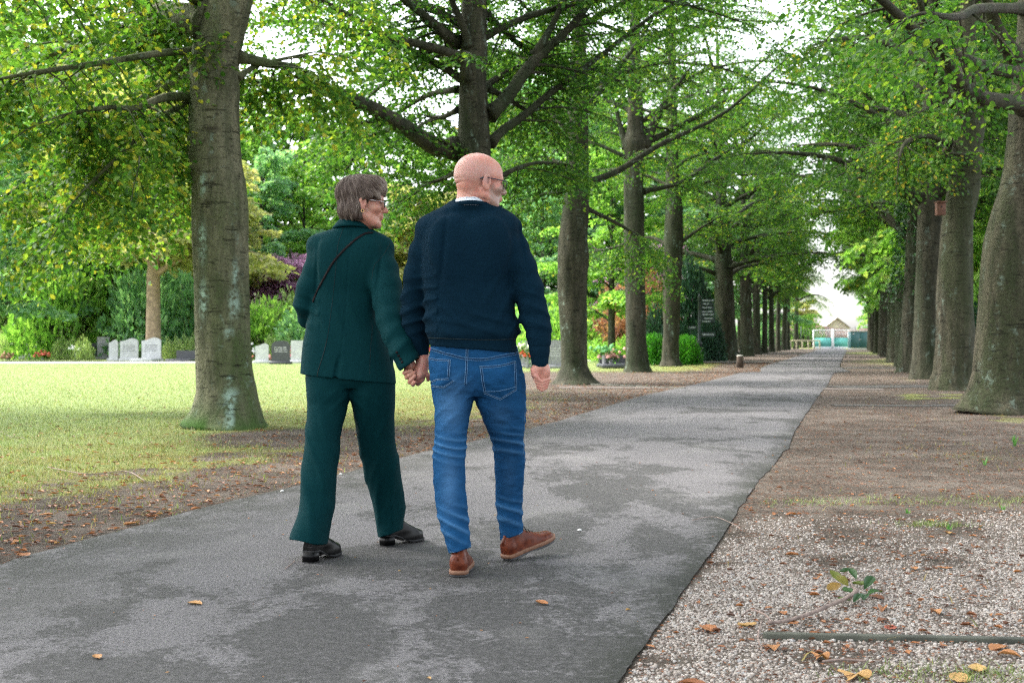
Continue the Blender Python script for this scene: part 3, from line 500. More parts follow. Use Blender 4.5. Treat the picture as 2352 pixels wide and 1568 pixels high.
# ---- first trunk on the left, measured from the photograph, base at 15 m
def first_tree():
    Y = 15.0; rows = [(978, 432, 606), (950, 441, 602), (900, 452, 591), (850, 451, 580), (760, 448, 575), (640, 446, 572), (560, 441, 571), (480, 440, 571), (430, 441, 566), (380, 434, 556), (330, 430, 552), (250, 434, 549), (200, 436, 550), (150, 434, 548), (120, 440, 552), (80, 455, 560), (40, 466, 570), (0, 468, 580), (-60, 480, 590), (-200, 490, 580), (-600, 500, 560), (-1300, 500, 540)]
    q = [(P((l+r)/2, y, Y), (r-l)/2/FPX*Y) for y, l, r in rows]; base = np.array([q[0][0][0], Y, 0]); T = Tree(101); T.away = True; C_ = np.array([a-base for a, _ in q]); R_ = np.array([b for _, b in q]); C_[0, 2] = -.02
    zz = np.concatenate([np.arange(-.03, 5.4, .045), np.linspace(5.5, C_[-1, 2], 20)]); o_ = np.argsort(C_[:, 2]); cx = np.interp(zz, C_[o_, 2], C_[o_, 0]); rr = np.interp(zz, C_[o_, 2], R_[o_])*.985; n = 56
    ks = np.ones(5)/5; rr[2:-2] = np.convolve(rr, ks, 'valid'); kn = [(2.05, 4.9, .03, .20), (2.45, 5.4, .045, .13), (3.0, 5.5, .05, .13), (1.55, 5.2, .025, .1), (3.35, 4.6, .03, .12), (1.0, 5.0, .02, .09), (.75, 3.9, .025, .1)]
    def wob(th, p):
        T_ = th[None]; z = p[:, 2][:, None]; w = 1+.012*np.sin(3*T_+z)+.010*np.sin(7*T_+2*z)+0*z
        for kz, ka, am, wz in kn: w = w+am*np.exp(-(np.angle(np.exp(1j*(T_-ka)))/.45)**2)*np.exp(-((z-kz)/wz)**2)
        w = w+.32*np.exp(-np.maximum(z, 0)/.12)*(.4+.6*np.maximum(0, np.cos(3.0*T_+.8)))*(np.abs(np.sin(T_)) > -1); w = w-.006*(np.sin(z*38+2*np.sin(T_*2)) > .93)
        return w
    th0 = T.wood.tube(np.stack([cx, 0*zz, zz], -1), rr, n, wob=wob)
    V = T.wood.V[0]; ang = np.arctan2(V[:, 1], V[:, 0]-np.interp(V[:, 2], zz, cx)); z = V[:, 2]
    def blob(x_, y_, sx, sz): p = P(x_, y_, Y)-base; return np.exp(-(((V[:, 0]-p[0])/sx)**2+((z-p[2])/sz)**2)**1.5)*(V[:, 1] < 0)
    li = np.clip(blob(545, 905, .075, .075)+blob(545, 935, .045, .12)+blob(538, 765, .045, .05)+blob(548, 700, .05, .16)+blob(478, 560, .05, .22)+blob(480, 690, .05, .20)+blob(540, 870, .03, .04)+blob(480, 430, .04, .13)+blob(550, 630, .03, .14)+blob(548, 965, .04, .07), 0, 1)
    mo = np.clip(np.exp(-np.maximum(z, 0)/.13)*(ang < -1.9)*1.0+np.exp(-np.maximum(z, 0)/.10)*.6, 0, 1)
    sc_ = np.zeros(len(V))
    for x_, y_, a_, b_ in ((483, 333, .022, .028), (548, 562, .05, .012), (468, 397, .02, .02), (545, 540, .06, .010), (500, 305, .10, .010), (545, 450, .06, .010), (555, 520, .02, .03), (448, 780, .02, .03), (545, 655, .07, .007), (560, 600, .05, .007), (520, 720, .08, .006), (530, 800, .07, .006)): sc_ = np.maximum(sc_, blob(x_, y_, a_, b_)*.85)
    nv = len(V)
    b = lambda x, y, dY: P(x, y, Y+dY)-base
    lim = [([(478, 55, 0), (430, 42, .1), (390, 30, .3), (330, 5, .6), (270, -60, 1.0)], .20, .03, 14), ([(445, 118, 0), (370, 122, -.4), (257, 141, -.9), (147, 157, -1.4), (60, 170, -1.7), (-40, 190, -1.8)], .036, .010, 16), ([(445, 222, 0), (377, 224, -.3), (310, 250, -.6), (255, 246, -.9), (150, 262, -1.3)], .05, .010, 14), ([(445, 228, .1), (366, 272, -.2), (318, 316, -.4), (240, 390, -.7), (180, 450, -.9)], .03, .008, 12),
           ([(545, 130, 0), (622, 147, .4), (690, 160, .9), (760, 215, 1.3)], .06, .012, 8), ([(545, 180, 0), (590, 150, .3), (640, 138, .5), (720, 120, .8)], .03, .01, 7), ([(470, 160, .1), (380, 200, .8), (250, 270, 1.6), (120, 370, 2.2), (0, 460, 2.6)], .05, .010, 18), ([(455, 60, .2), (300, 60, 1.2), (150, 110, 2.2), (-20, 200, 3.2), (-120, 290, 3.6)], .07, .012, 20), ([(450, 120, .2), (330, 240, 1.4), (240, 380, 2.2), (150, 500, 2.8), (80, 560, 3.0)], .04, .008, 16),
           ([(500, -40, .2), (620, -60, 1.0), (760, -20, 2), (860, 60, 2.6)], .08, .014, 10), ([(470, 90, .2), (400, 330, 2.6), (330, 430, 3.4), (260, 520, 3.9)], .04, .008, 14), ([(470, 0, 0), (250, -120, -1), (60, -60, -2), (-150, 40, -2.5)], .09, .014, 18)]
    for pts, r0, r1, k in lim: T.limb([b(*p) for p in pts], r0, r1, k, 1.15, n=14, l2len=1.5, droop=.45, start=.22, tube_n=8, up=.1)
    T.away = False
    for i in range(16):
        z_ = 6+i*.55; c = np.array([np.interp(z_, zz, cx), 0, z_]); az = i*2.399; 
        if math.sin(az) < -.35 and z_ < 9: continue
        T.limb(arc(c, az, rad(35), 4.2*(1-.02*i), rad(50), r=T.r), .07, .012, 9, .8)
    for k in range(26): T.tw.append((b(470+T.r.uniform(-25, 25), 130+T.r.uniform(-30, 25), -.28), norm(T.r.normal(size=3)*[1, .5, .6]+[0, -.3, -.2]), .35))
    wm, lm = T.meshes('beech', M_BARK, M_LEAF, .088, .055, True, 1.0, .12, True)
    for nm, a in (('lichen', li), ('moss', mo), ('scar', sc_)):
        at = wm.attributes.new(nm, 'FLOAT', 'POINT'); full = np.zeros(len(wm.vertices), np.float32); full[:nv] = a; at.data.foreach_set('value', full)
    return place('beech_tree', (wm, lm), base, 0, 1.0, 'beech with thick pale lichen-spotted trunk and moss at its foot, beside the woman', 'tree', 'beeches of the avenue')
first_tree()
def measured_tree(seed, Y, rows, limbs, label, low_extra=6, H=15, size=.085, extra_side=None, leaf_m=None, bark_m=None, spread=5.8, moss=True, flare=.12, l2=1.6, skip_front=True, ex_n=22, frac=1.0):
    q = [(P((l+r)/2, y, Y), (r-l)/2/FPX*Y) for y, l, r in rows]; base = np.array([q[0][0][0], Y, 0]); T = Tree(seed); T.away = True; C_ = np.array([a-base for a, _ in q]); C_[0, 2] = -.05; R_ = np.array([b_ for _, b_ in q])
    top = np.array([C_[-1, 0]*1.05, 0, H]); C2 = np.vstack([C_, top]); R2 = np.append(R_, R_[-1]*.35); T.trunk(C2, R2, 30, flare, knobs=.085)
    b = lambda x, y, dY: P(x, y, Y+dY)-base
    for pts, r0, r1, k in limbs: T.limb([b(*p) for p in pts], r0, r1, k, 1.0, n=14, l2len=l2, droop=.35, start=.25, tube_n=9)
    T.away = False
    for i in range(ex_n):
        z_ = low_extra+i*(H*.85-low_extra)/ex_n; c = np.array([np.interp(z_, C2[:, 2], C2[:, 0]), 0, z_]); az = i*2.399+seed
        if math.sin(az) < -.25 and z_ < 10: continue
        T.limb(arc(c, az, rad(30), spread*(1-.012*i)*T.r.uniform(.8, 1.1), rad(48), r=T.r), .06, .012, 9, .8)
    ms = T.meshes('beech', bark_m or M_BARK_D, leaf_m or M_LEAF, size, .06, True, frac, 0.0, False); return place('beech_tree', ms, base, 0, 1.0, label, 'tree', 'beeches of the avenue')
E5 = lambda x, y, d: (689+x*.3662, y*.3662, d)
measured_tree(202, 22.2, [(913, 1040, 1130), (880, 1047, 1122), (800, 1050, 1120), (600, 1050, 1122), (400, 1049, 1127), (330, 1050, 1128), (250, 1051, 1122), (180, 1053, 1116), (100, 1056, 1119), (0, 1058, 1118), (-100, 1062, 1114)],
    [([E5(975, 930, 0), E5(850, 925, -.3), E5(700, 830, -.9), E5(600, 760, -1.3), E5(400, 650, -2.0), E5(200, 570, -2.6), E5(0, 540, -3.2), (620, 190, -3.8), (555, 186, -4.4)], .135, .03, 18), ([E5(1045, 500, -.2), E5(1030, 400, -.3), E5(1000, 355, -.4), E5(800, 290, -.8), E5(550, 230, -1.3), E5(400, 150, -1.8), E5(150, 10, -2.4), E5(0, -80, -2.8)], .085, .02, 16), ([E5(985, 270, 0), E5(900, 210, -.3), E5(830, 140, -.5), E5(650, 0, -1), E5(500, -120, -1.4)], .10, .02, 12),
     ([E5(1060, 290, -.2), E5(1030, 190, -.3), E5(950, 0, -.5), E5(900, -100, -.7)], .07, .02, 8), ([E5(1185, 720, 0), E5(1300, 610, .2), E5(1420, 440, .4), E5(1500, 350, .6), E5(1700, 170, 1.0), E5(1830, 0, 1.4), E5(1900, -120, 1.6)], .105, .03, 14), ([E5(1470, 350, .6), E5(1560, 200, .6), E5(1660, 0, .7), E5(1700, -90, .8)], .06, .02, 8), ([E5(1195, 900, 0), E5(1280, 810, .3), E5(1400, 730, .6), E5(1600, 560, 1.0), E5(1900, 340, 1.7), E5(2195, 110, 2.4), E5(2400, 0, 2.8)], .07, .02, 18),
     ([E5(1170, 90, .3), E5(1260, 180, .8), E5(1360, 270, 1.4), E5(1450, 350, 2.0), E5(1600, 480, 2.6)], .06, .015, 12), ([E5(990, 690, 0), E5(900, 735, .3), E5(820, 750, .6), E5(600, 900, 1.4), E5(480, 1050, 2)], .04, .012, 14), ([E5(990, 400, .2), E5(850, 410, .8), E5(640, 460, 1.6), E5(440, 600, 2.4), E5(330, 760, 3.0), E5(230, 900, 3.4)], .05, .012, 16), ([E5(990, 560, .3), E5(800, 600, 1.4), E5(600, 720, 2.6), E5(400, 900, 3.4), E5(300, 1050, 3.9)], .045, .012, 16), ([E5(1190, 560, .4), E5(1350, 650, 1.2), E5(1560, 800, 2.4), E5(1650, 950, 3.0)], .045, .012, 14), ([E5(1180, 1150, -.2), E5(1350, 1060, .2), E5(1500, 1020, .4), E5(1680, 1030, .8)], .04, .012, 10), ([E5(985, 1080, -.1), E5(900, 1120, .2), E5(760, 1180, .6), E5(620, 1320, 1.2)], .035, .012, 12)],
    'dark beech directly behind the bald man\'s head, with a long limb reaching left', H=15, low_extra=5.2, ex_n=40, frac=1.0)
measured_tree(203, 29.4, [(880, 1262, 1384), (868, 1278, 1366), (840, 1290, 1352), (780, 1288, 1350), (700, 1284, 1350), (640, 1280, 1350), (590, 1282, 1354), (560, 1283, 1350), (500, 1290, 1352), (400, 1300, 1352), (300, 1304, 1350), (200, 1310, 1348), (100, 1314, 1346), (0, 1318, 1344)],
    [([(1350, 420, 0), (1420, 392, .5), (1520, 330, 1.2), (1660, 262, 2.4), (1790, 150, 3.6)], .07, .02, 14), ([(1305, 300, 0), (1240, 240, .6), (1150, 210, 1.4)], .05, .015, 10), ([(1350, 250, 0), (1400, 180, .6), (1470, 90, 1.4), (1520, 0, 2)], .07, .02, 12), ([(1290, 440, 0), (1240, 450, .5), (1180, 500, 1.0), (1130, 560, 1.6)], .04, .012, 12), ([(1350, 480, 0), (1430, 520, .8), (1480, 560, 1.4), (1510, 620, 1.8)], .04, .012, 12), ([(1300, 380, 0), (1230, 360, 1.0), (1160, 400, 2.2)], .04, .012, 12)],
    'grey-brown beech right of the man\'s arm, trunk bulging at mid height', H=15, low_extra=6)
measured_tree(204, 40.0, [(853, 1430, 1498), (840, 1436, 1490), (780, 1438, 1484), (700, 1436, 1483), (560, 1433, 1482), (480, 1432, 1480), (420, 1434, 1478), (370, 1438, 1482), (330, 1430, 1486), (300, 1440, 1478), (200, 1443, 1474), (80, 1446, 1470)],
    [([(1480, 340, 0), (1500, 290, .2), (1530, 230, .5), (1590, 150, 1.2)], .15, .03, 10), ([(1440, 340, 0), (1425, 290, .2), (1410, 230, .5)], .10, .03, 8), ([(1480, 330, 0), (1560, 290, 1.0), (1680, 225, 2.4), (1800, 170, 4)], .09, .02, 14), ([(1440, 560, 0), (1380, 575, .6), (1355, 560, 1)], .05, .012, 8), ([(1478, 440, 0), (1560, 420, 1), (1640, 370, 2)], .07, .02, 12)],
    'dark beech forking low, behind the second gap right of the man', H=16, low_extra=6.5, ex_n=24)
measured_tree(205, 48.4, [(840, 1512, 1568), (825, 1520, 1560), (760, 1524, 1560), (650, 1522, 1563), (560, 1524, 1568), (480, 1530, 1568), (400, 1530, 1560), (300, 1530, 1556), (200, 1532, 1554)],
    [([(1560, 560, 0), (1600, 530, .4), (1650, 500, 1)], .06, .02, 8), ([(1560, 430, 0), (1620, 380, 1), (1700, 330, 2.4)], .10, .02, 12), ([(1530, 560, 0), (1490, 545, .5), (1440, 560, 1.2)], .06, .02, 8)],
    'dark beech standing in front of the laurel bush', H=16, low_extra=6, ex_n=24)
# ---- right-hand row: two nearest measured
C7 = lambda x, y, d: (1493+x*.3662, y*.3662, d)
measured_tree(301, 18.0, [(948, 2196, 2400), (935, 2210, 2390), (905, 2228, 2380), (860, 2240, 2376), (780, 2246, 2372), (700, 2250, 2372), (650, 2252, 2374), (560, 2262, 2378), (500, 2278, 2384), (440, 2296, 2394), (380, 2308, 2404), (300, 2318, 2406), (240, 2322, 2410), (150, 2330, 2410), (60, 2340, 2412)],
    [([(2352, 245, -.3), C7(2300, 640, -1.0), C7(2110, 630, -1.6), C7(2000, 570, -2.0), C7(1900, 470, -2.4), C7(1850, 350, -2.8), C7(1810, 260, -3.1), C7(1660, 190, -3.6), C7(1530, 70, -4.2), C7(1440, -10, -4.6), C7(1300, -120, -5)], .085, .03, 2), ([(2355, 170, -.3), C7(2200, 440, -1.2), C7(2050, 400, -1.8), C7(1930, 340, -2.4), C7(1850, 290, -2.8)], .07, .03, 2), ([(2360, 150, 0), C7(2260, 320, -.4), C7(2170, 180, -.6), C7(2110, 0, -.8), C7(2090, -100, -1)], .11, .04, 2), ([(2350, 20, 0), (2250, 20, -3), (2200, 40, -5), (2130, 30, -6.5)], .06, .015, 6)],
    'nearest beech on the right edge, broad trunk with spreading roots', H=14, low_extra=7.2, ex_n=18, leaf_m=M_LEAF, bark_m=M_BARK_R, flare=.12)
measured_tree(302, 26.0, [(895, 2126, 2262), (885, 2136, 2244), (860, 2146, 2240), (800, 2150, 2240), (700, 2152, 2236), (600, 2156, 2234), (500, 2166, 2236), (430, 2178, 2250), (400, 2180, 2252), (340, 2192, 2254), (280, 2192, 2262), (240, 2188, 2268), (200, 2196, 2252), (130, 2202, 2244), (50, 2206, 2238)],
    [([C7(1920, 650, 0), C7(1860, 560, -.2), C7(1800, 420, -.4), C7(1740, 200, -.8), C7(1690, 0, -1.2), C7(1660, -100, -1.4)], .10, .03, 4), ([C7(2080, 640, 0), C7(2010, 400, .2), C7(1960, 200, .4), C7(2080, 60, .6), C7(2140, -60, .8)], .13, .04, 3), ([C7(1900, 640, 0), C7(1780, 670, -.3), C7(1700, 700, -.8)], .04, .02, 8), ([C7(1900, 540, 0), C7(1650, 350, -1.6), C7(1350, 240, -3), C7(1100, 260, -4)], .07, .02, 10), ([C7(1880, 900, 0), C7(1720, 850, -.8), C7(1600, 900, -1.6), C7(1560, 1000, -2)], .05, .015, 18), ([C7(2080, 950, -.1), C7(1960, 965, -.9), C7(1890, 960, -1.2)], .03, .015, 8)],
    'tall straight beech with the nest box, second on the right', H=15, low_extra=7.8, ex_n=22, leaf_m=M_LEAF, bark_m=M_BARK_R, flare=.12)
# ---- the rest of the avenue: four sculpted kinds, copied
KIND = [avenue_tree(s_, H=h_, r0=r_, low=l_, spread=sp_).meshes('beech', bk, lf, .130, .085, False, .85, sh_) for s_, h_, r_, l_, sp_, bk, lf, sh_ in ((11, 16, .36, 4.0, 5.6, M_BARK_D, M_LEAF, .0), (12, 15, .33, 4.4, 5.2, M_BARK_D, M_LEAF2, .03), (13, 17, .40, 3.8, 5.8, M_BARK_D, M_LEAF, -.05), (14, 15, .30, 4.6, 5.0, M_BARK_D, M_LEAF, .10))]
ORD = ['sixth', 'seventh', 'eighth', 'ninth', 'tenth', 'eleventh', 'twelfth', 'thirteenth', 'fourteenth', 'fifteenth', 'sixteenth']
rt = np.random.default_rng(44)
for k, (px, Yd, s_) in enumerate([(1668, 62, 1.45), (1716, 76, 1.2), (1738, 85, 1.0), (1756, 93, 1.05), (1773, 101, .95), (1787, 109, .95), (1800, 116, .9), (1811, 123, .9), (1828, 130, .95)]):
    place('beech_tree', KIND[k % 4], ((px-1176)/FPX*Yd, Yd, 0), rt.random()*6.28, (s_*(1.0 if k < 2 else .66), 1.0), ORD[k]+' beech of the left-hand avenue row, counted away from the camera', 'tree', 'beeches of the avenue')
for k, (px, Yd, s_) in enumerate([(2128, 33, 1.1), (2096, 40, 1.05), (2076, 48, 1.1), (2062, 56, 1.1), (2048, 64, 1.0), (2034, 73, 1.0), (2024, 82, 1.0), (2014, 92, 1.0), (2007, 102, .95), (2001, 112, .9), (1996, 122, .9)]):
    place('beech_tree', KIND[(k+1) % 4], ((px-1176)/FPX*Yd, Yd, 0), rt.random()*6.28, (s_*(.95 if k < 4 else .64), 1.0), (['third', 'fourth', 'fifth']+ORD)[k]+' beech of the right-hand avenue row, counted away from the camera', 'tree', 'beeches of the avenue')
SHADE_TREE = avenue_tree(15, H=14, r0=.34, low=5.2, nl=22, spread=5.2).meshes('beech', M_BARK, M_LEAF, .085, .06, True, .75, .12)
place('beech_tree', SHADE_TREE, (-6.3, 7.6, 0), 1.0, 1.0, 'beech added left of the frame for shade, branches over the lawn', 'tree', 'beeches of the avenue')  # added out of frame so its crown shades people and road
place('beech_tree', SHADE_TREE, (5.6, 9.2, 0), 2.6, 1.0, 'beech added right of the frame for shade, branches over the gravel', 'tree', 'beeches of the avenue')  # added out of frame, serves only to shade the foreground
for x_, y_, lb in ((-13.5, 9, 'unseen beech added beyond the left edge to shade the lawn'), (-16, 18, 'second unseen beech added beyond the left edge to shade the lawn'), (-9.2, -1.2, 'unseen beech added behind the camera on the lawn side for shade'), (3.6, 1.4, 'unseen beech added behind the camera on the gravel side for shade'), (.9, -7.5, 'second unseen beech added behind the camera on the gravel side for shade')): place('beech_tree', SHADE_TREE, (x_, y_, 0), x_, 1.0, lb, 'tree', 'beeches of the avenue')  # unseen trees added to shade the near lawn and cut sky light
# ---- trees outside the avenue
def woodland_tree(seed, H, spread, low, leaf_m, bark_m, size=.36, r0=.3, step=.12, nl=26, shift=0.):
    T = avenue_tree(seed, H=H, r0=r0, low=low, nl=nl, spread=spread, lvl2=10, leaf=.9); return T.meshes('woodland', bark_m, leaf_m, size, step, False, .95, shift)
M_WL = [leafmat('fresh_green_leaves', [(0, (.08, .20, .04)), (.4, (.18, .36, .08)), (.8, (.34, .52, .14)), (1, (.52, .52, .2))], .6), leafmat('bluish_green_leaves', [(0, (.07, .18, .09)), (.5, (.18, .36, .20)), (.9, (.34, .52, .32)), (1, (.45, .56, .30))], .58), leafmat('golden_leaves', [(0, (.20, .24, .09)), (.4, (.34, .37, .16)), (.8, (.48, .46, .24)), (1, (.55, .42, .26))], .6), leafmat('purple_leaves', [(0, (.28, .13, .22)), (.5, (.46, .28, .40)), (.9, (.60, .44, .54)), (1, (.5, .5, .3))], .6, tint=(1.3, 1.05, 1.35))]
WK = [woodland_tree(31, 20, 6.5, 3.0, M_WL[0], M_BARK_D), woodland_tree(32, 17, 6, 2.2, M_WL[1], M_BARK_D), woodland_tree(33, 12, 4.6, 3.6, M_WL[2], M_BARK_P), woodland_tree(34, 8, 3.2, 1.4, M_WL[3], M_BARK_D, .22, .16), woodland_tree(35, 22, 7, 4.5, M_LEAF, M_BARK_D)]
KN = ['fresh-green tree', 'bluish-green tree', 'golden tree', 'purple-leaved tree', 'mid-green tree']
lay = [(-20, 84, 0, 1.3), (20, 100, 4, 1.25), (100, 104, 0, 1.4), (180, 98, 4, 1.2), (270, 102, 4, 1.3), (360, 106, 0, 1.4), (500, 100, 1, 1.1), (560, 92, 0, 1.0), (600, 80, 1, .8), (650, 106, 4, 1.0), (700, 84, 0, .75), (740, 110, 0, 1.05), (820, 104, 4, .9), (960, 96, 0, .9), (920, 108, 4, .6), (1000, 112, 0, .7), (1100, 105, 4, .9), (1200, 100, 4, 1.2), (1290, 90, 1, 1.2), (1380, 95, 0, 1.2), (60, 70, 1, .95), (130, 88, 0, 1.0), (205, 84, 2, 1.3), (262, 72, 0, .8), (330, 90, 0, 1.0), (352, 62, 2, 1.15), (420, 86, 0, 1.0), (470, 74, 2, .9), (585, 96, 4, .5), (612, 76, 3, .72), (672, 76, 3, .8), (700, 100, 0, .6), (760, 88, 2, .7), (860, 92, 0, .55), (960, 82, 2, .9), (1050, 95, 1, .8), (1150, 88, 0, .8), (1250, 76, 1, .7), (1330, 98, 4, .9), (1405, 55, 0, .55), (1440, 100, 3, 1.0), (1480, 78, 3, .9), (1560, 90, 1, 1.0), (1640, 105, 4, 1.0), (1700, 120, 1, 1.0), (1790, 150, 0, .7), (1845, 158, 2, .5), (2020, 160, 1, .55), (2080, 150, 0, .8), (2270, 45, 0, .9), (2350, 52, 0, 1.0), (2210, 70, 4, 1.0), (2440, 40, 0, .9), (2120, 95, 0, 1.0), (2300, 80, 1, 1.1), (-120, 75, 0, 1.0), (-90, 60, 1, .8)]
cnt = {}
WHERE = ['nearest the left edge', 'a little further from the left edge', 'in the left quarter', 'left of the big lichen-spotted trunk', 'just left of the big lichen-spotted trunk', 'just right of the big lichen-spotted trunk', 'left of the woman', 'above the woman', 'between the two people', 'behind the man\'s back', 'right of the man', 'behind the bulging trunk', 'behind the laurel bush', 'behind the signpost', 'behind the far left row', 'left of the gate', 'right of the gate', 'behind the far right row', 'behind the nest box tree', 'between the two nearest right trunks', 'at the right edge']
for px, Yd, kd, s_ in lay:
    f_ = 'in the wood '+WHERE[int(np.clip((px+120)/2560*len(WHERE), 0, len(WHERE)-1))]; lb = f'{KN[kd]} {f_}'; cnt[lb] = cnt.get(lb, 0)+1
    if cnt[lb] > 1: lb = f'{KN[kd]} '+('further back ' if cnt[lb] == 2 else 'deepest ')+f_
    place('woodland_tree', WK[kd], ((px-1176)/FPX*Yd, Yd, 0), rt.random()*6.28, s_, lb, 'tree', 'trees of the surrounding wood')
# shrubs: short stems under a mound of leaves
def shrub_mesh(seed, R_, H, leaf_m, size=.10, n=2600, stems=7, holes=.35):
    r = np.random.default_rng(seed); d = norm(r.normal(size=(n, 3))); d[:, 2] = np.abs(d[:, 2]); rr = r.random(n)**.35; bump_ = 1+.22*lump(d[:, 0], d[:, 1], d[:, 2], .9, seed)+.12*lump(d[:, 0], d[:, 1], d[:, 2], 2.5, seed+1)
    p = d*np.array([R_, R_, H])*(rr*bump_)[:, None]; ok = lump(p[:, 0], p[:, 1], p[:, 2], 1.2, seed+3) > -holes; p = p[ok]; p[:, 2] = np.maximum(p[:, 2], .04); N = len(p); ld = norm(d[ok]+r.normal(size=(N, 3))*.5); L = size*r.uniform(.6, 1.2, N)
    V, F, v = leafgeo(p, ld, norm(np.array([0, 0, 1.0])+r.normal(size=(N, 3))*.5), L, L*.5, np.clip(r.beta(2, 2.5, N)+.2*(p[:, 2]/H-.5)*0, 0, 1), False); st = Acc()
    for i in range(stems): a = r.random()*6.28; e = r.uniform(.3, .8)*R_; st.tube([(0.05*math.cos(a), .05*math.sin(a), -.03), (e*.4*math.cos(a), e*.4*math.sin(a), H*.4), (e*math.cos(a), e*math.sin(a), H*.8)], [.025, .018, .008], 5)
    return st.mesh('shrub_stems', M_BARK_D), mesh_from('shrub_leaves', V, quads=F, mat=leaf_m, smooth=False, attrs={'v': v})
M_LAUREL = leafmat('laurel_leaves', [(0, (.015, .09, .01)), (.5, (.05, .22, .02)), (1, (.16, .42, .05))], .4, .35); M_HOLLY = leafmat('dark_holly_leaves', [(0, (.010, .036, .022)), (.6, (.026, .075, .045)), (1, (.10, .17, .11))], .25, .4)
M_PINK = leafmat('pink_red_foliage', [(0, (.12, .13, .05)), (.5, (.34, .15, .12)), (1, (.46, .30, .24))], .4); M_PALEG = leafmat('pale_shrub_leaves', [(0, (.18, .28, .10)), (.5, (.36, .48, .22)), (1, (.60, .64, .40))], .45)
SK = {'laurel': shrub_mesh(1, 1.0, 1.0, M_LAUREL, .13, 5200, holes=.6), 'dark': shrub_mesh(2, 1.0, 1.0, M_HOLLY, .12, 6000, holes=.7), 'pale': shrub_mesh(3, 1.0, 1.0, M_PALEG, .10, 2600), 'mid': shrub_mesh(4, 1.0, 1.0, M_WL[1], .15, 2600, holes=.25), 'fresh': shrub_mesh(5, 1.0, 1.0, M_WL[0], .15, 2600, holes=.25), 'pink': shrub_mesh(6, 1.0, 1.0, M_PINK, .14, 3000)}
def shrub(kind, px, Yd, R_, H, label, group=None):
    o = bpy.data.objects.new('shrub', None); o.location = ((px-1176)/FPX*Yd, Yd, 0); o.scale = (R_, R_*.8, H); o.rotation_euler = (0, 0, rt.random()*6.28); tag(link(o), label, 'shrub', group)
    for nm, me in zip(('stem', 'foliage'), SK[kind]): obj(nm, me, o)
shrub('laurel', 1500, 50.5, .75, 1.15, 'bright green laurel bush left of the dark trunk'); shrub('laurel', 1580, 50.8, .72, 1.1, 'bright green laurel bush between the dark trunk and the signpost')
shrub('dark', 1512, 58, 1.0, 2.35, 'dark evergreen bush behind the left laurel'); shrub('dark', 1592, 60, 1.35, 4.3, 'tall dark holly left of the signpost'); shrub('dark', 1628, 57, .8, 2.0, 'dark evergreen bush behind the signpost base')
for k, (px, Yd, r_, h_) in enumerate([(-10, 69, 2.4, 3.2), (60, 72, 2.6, 4.6), (118, 70, 2.2, 3.4), (175, 71, 2.4, 4.2), (230, 70, 2.2, 3.0), (290, 72, 2.4, 4.4), (400, 70, 2.3, 3.6), (440, 72, 2.2, 4.8), (595, 70, 2.2, 3.0), (660, 72, 2.2, 3.4)]):  # pale foliage added to lighten the dark edge of the wood
    shrub('pale', px, Yd, r_, h_, ['broad', 'tall', 'rounded', 'loose', 'low'][k % 5]+' pale shrub added for brightness '+['at the left edge behind the graves', 'behind the heart-shaped stone', 'behind the bushes left of the dark stone', 'behind the dark stone', 'behind the lantern slab', 'behind the inscribed pale stones', 'left of the big trunk', 'touching the big trunk', 'right of the big trunk', 'left of the jacket'][k], 'pale shrubs behind the graves')
hd = [(-60, 'mid', 4.4), (40, 'mid', 4.4), (120, 'fresh', 5.0), (200, 'fresh', 6.2), (262, 'fresh', 4.6), (330, 'mid', 5.0), (395, 'fresh', 5.4), (450, 'mid', 4.8), (600, 'fresh', 3.0), (660, 'fresh', 3.4), (720, 'mid', 3.0), (930, 'mid', 3.0), (1220, 'mid', 3.2), (1290, 'fresh', 2.6), (1375, 'mid', 3.0), (1420, 'pink', 3.6), (1490, 'pink', 4.4), (1640, 'mid', 4), (1740, 'mid', 4), (1850, 'fresh', 3.4), (2070, 'fresh', 4), (2150, 'mid', 3.5), (2270, 'fresh', 3), (2345, 'dark', 2.4)]
for k, (px, kd, h_) in enumerate(hd):
    Yd = (70+4*math.sin(k*2.3)) if px < 1600 else ([128, 132, 150, 110, 80, 40, 38][min(k-17, 6)]); nm = {'mid': 'bluish-green', 'dark': 'dark evergreen', 'fresh': 'fresh green', 'pink': 'pinkish-red'}[kd]
    shrub(kd, px, Yd, 2.6 if px < 1600 else 2.4, h_, f'{nm} shrub {WHERE[int(np.clip((px+120)/2560*len(WHERE), 0, len(WHERE)-1))]}, {["low", "bushy", "tall", "round"][k % 4]} and {["dense", "loose", "wide"][k % 3]}', 'shrubs of the surrounding wood')
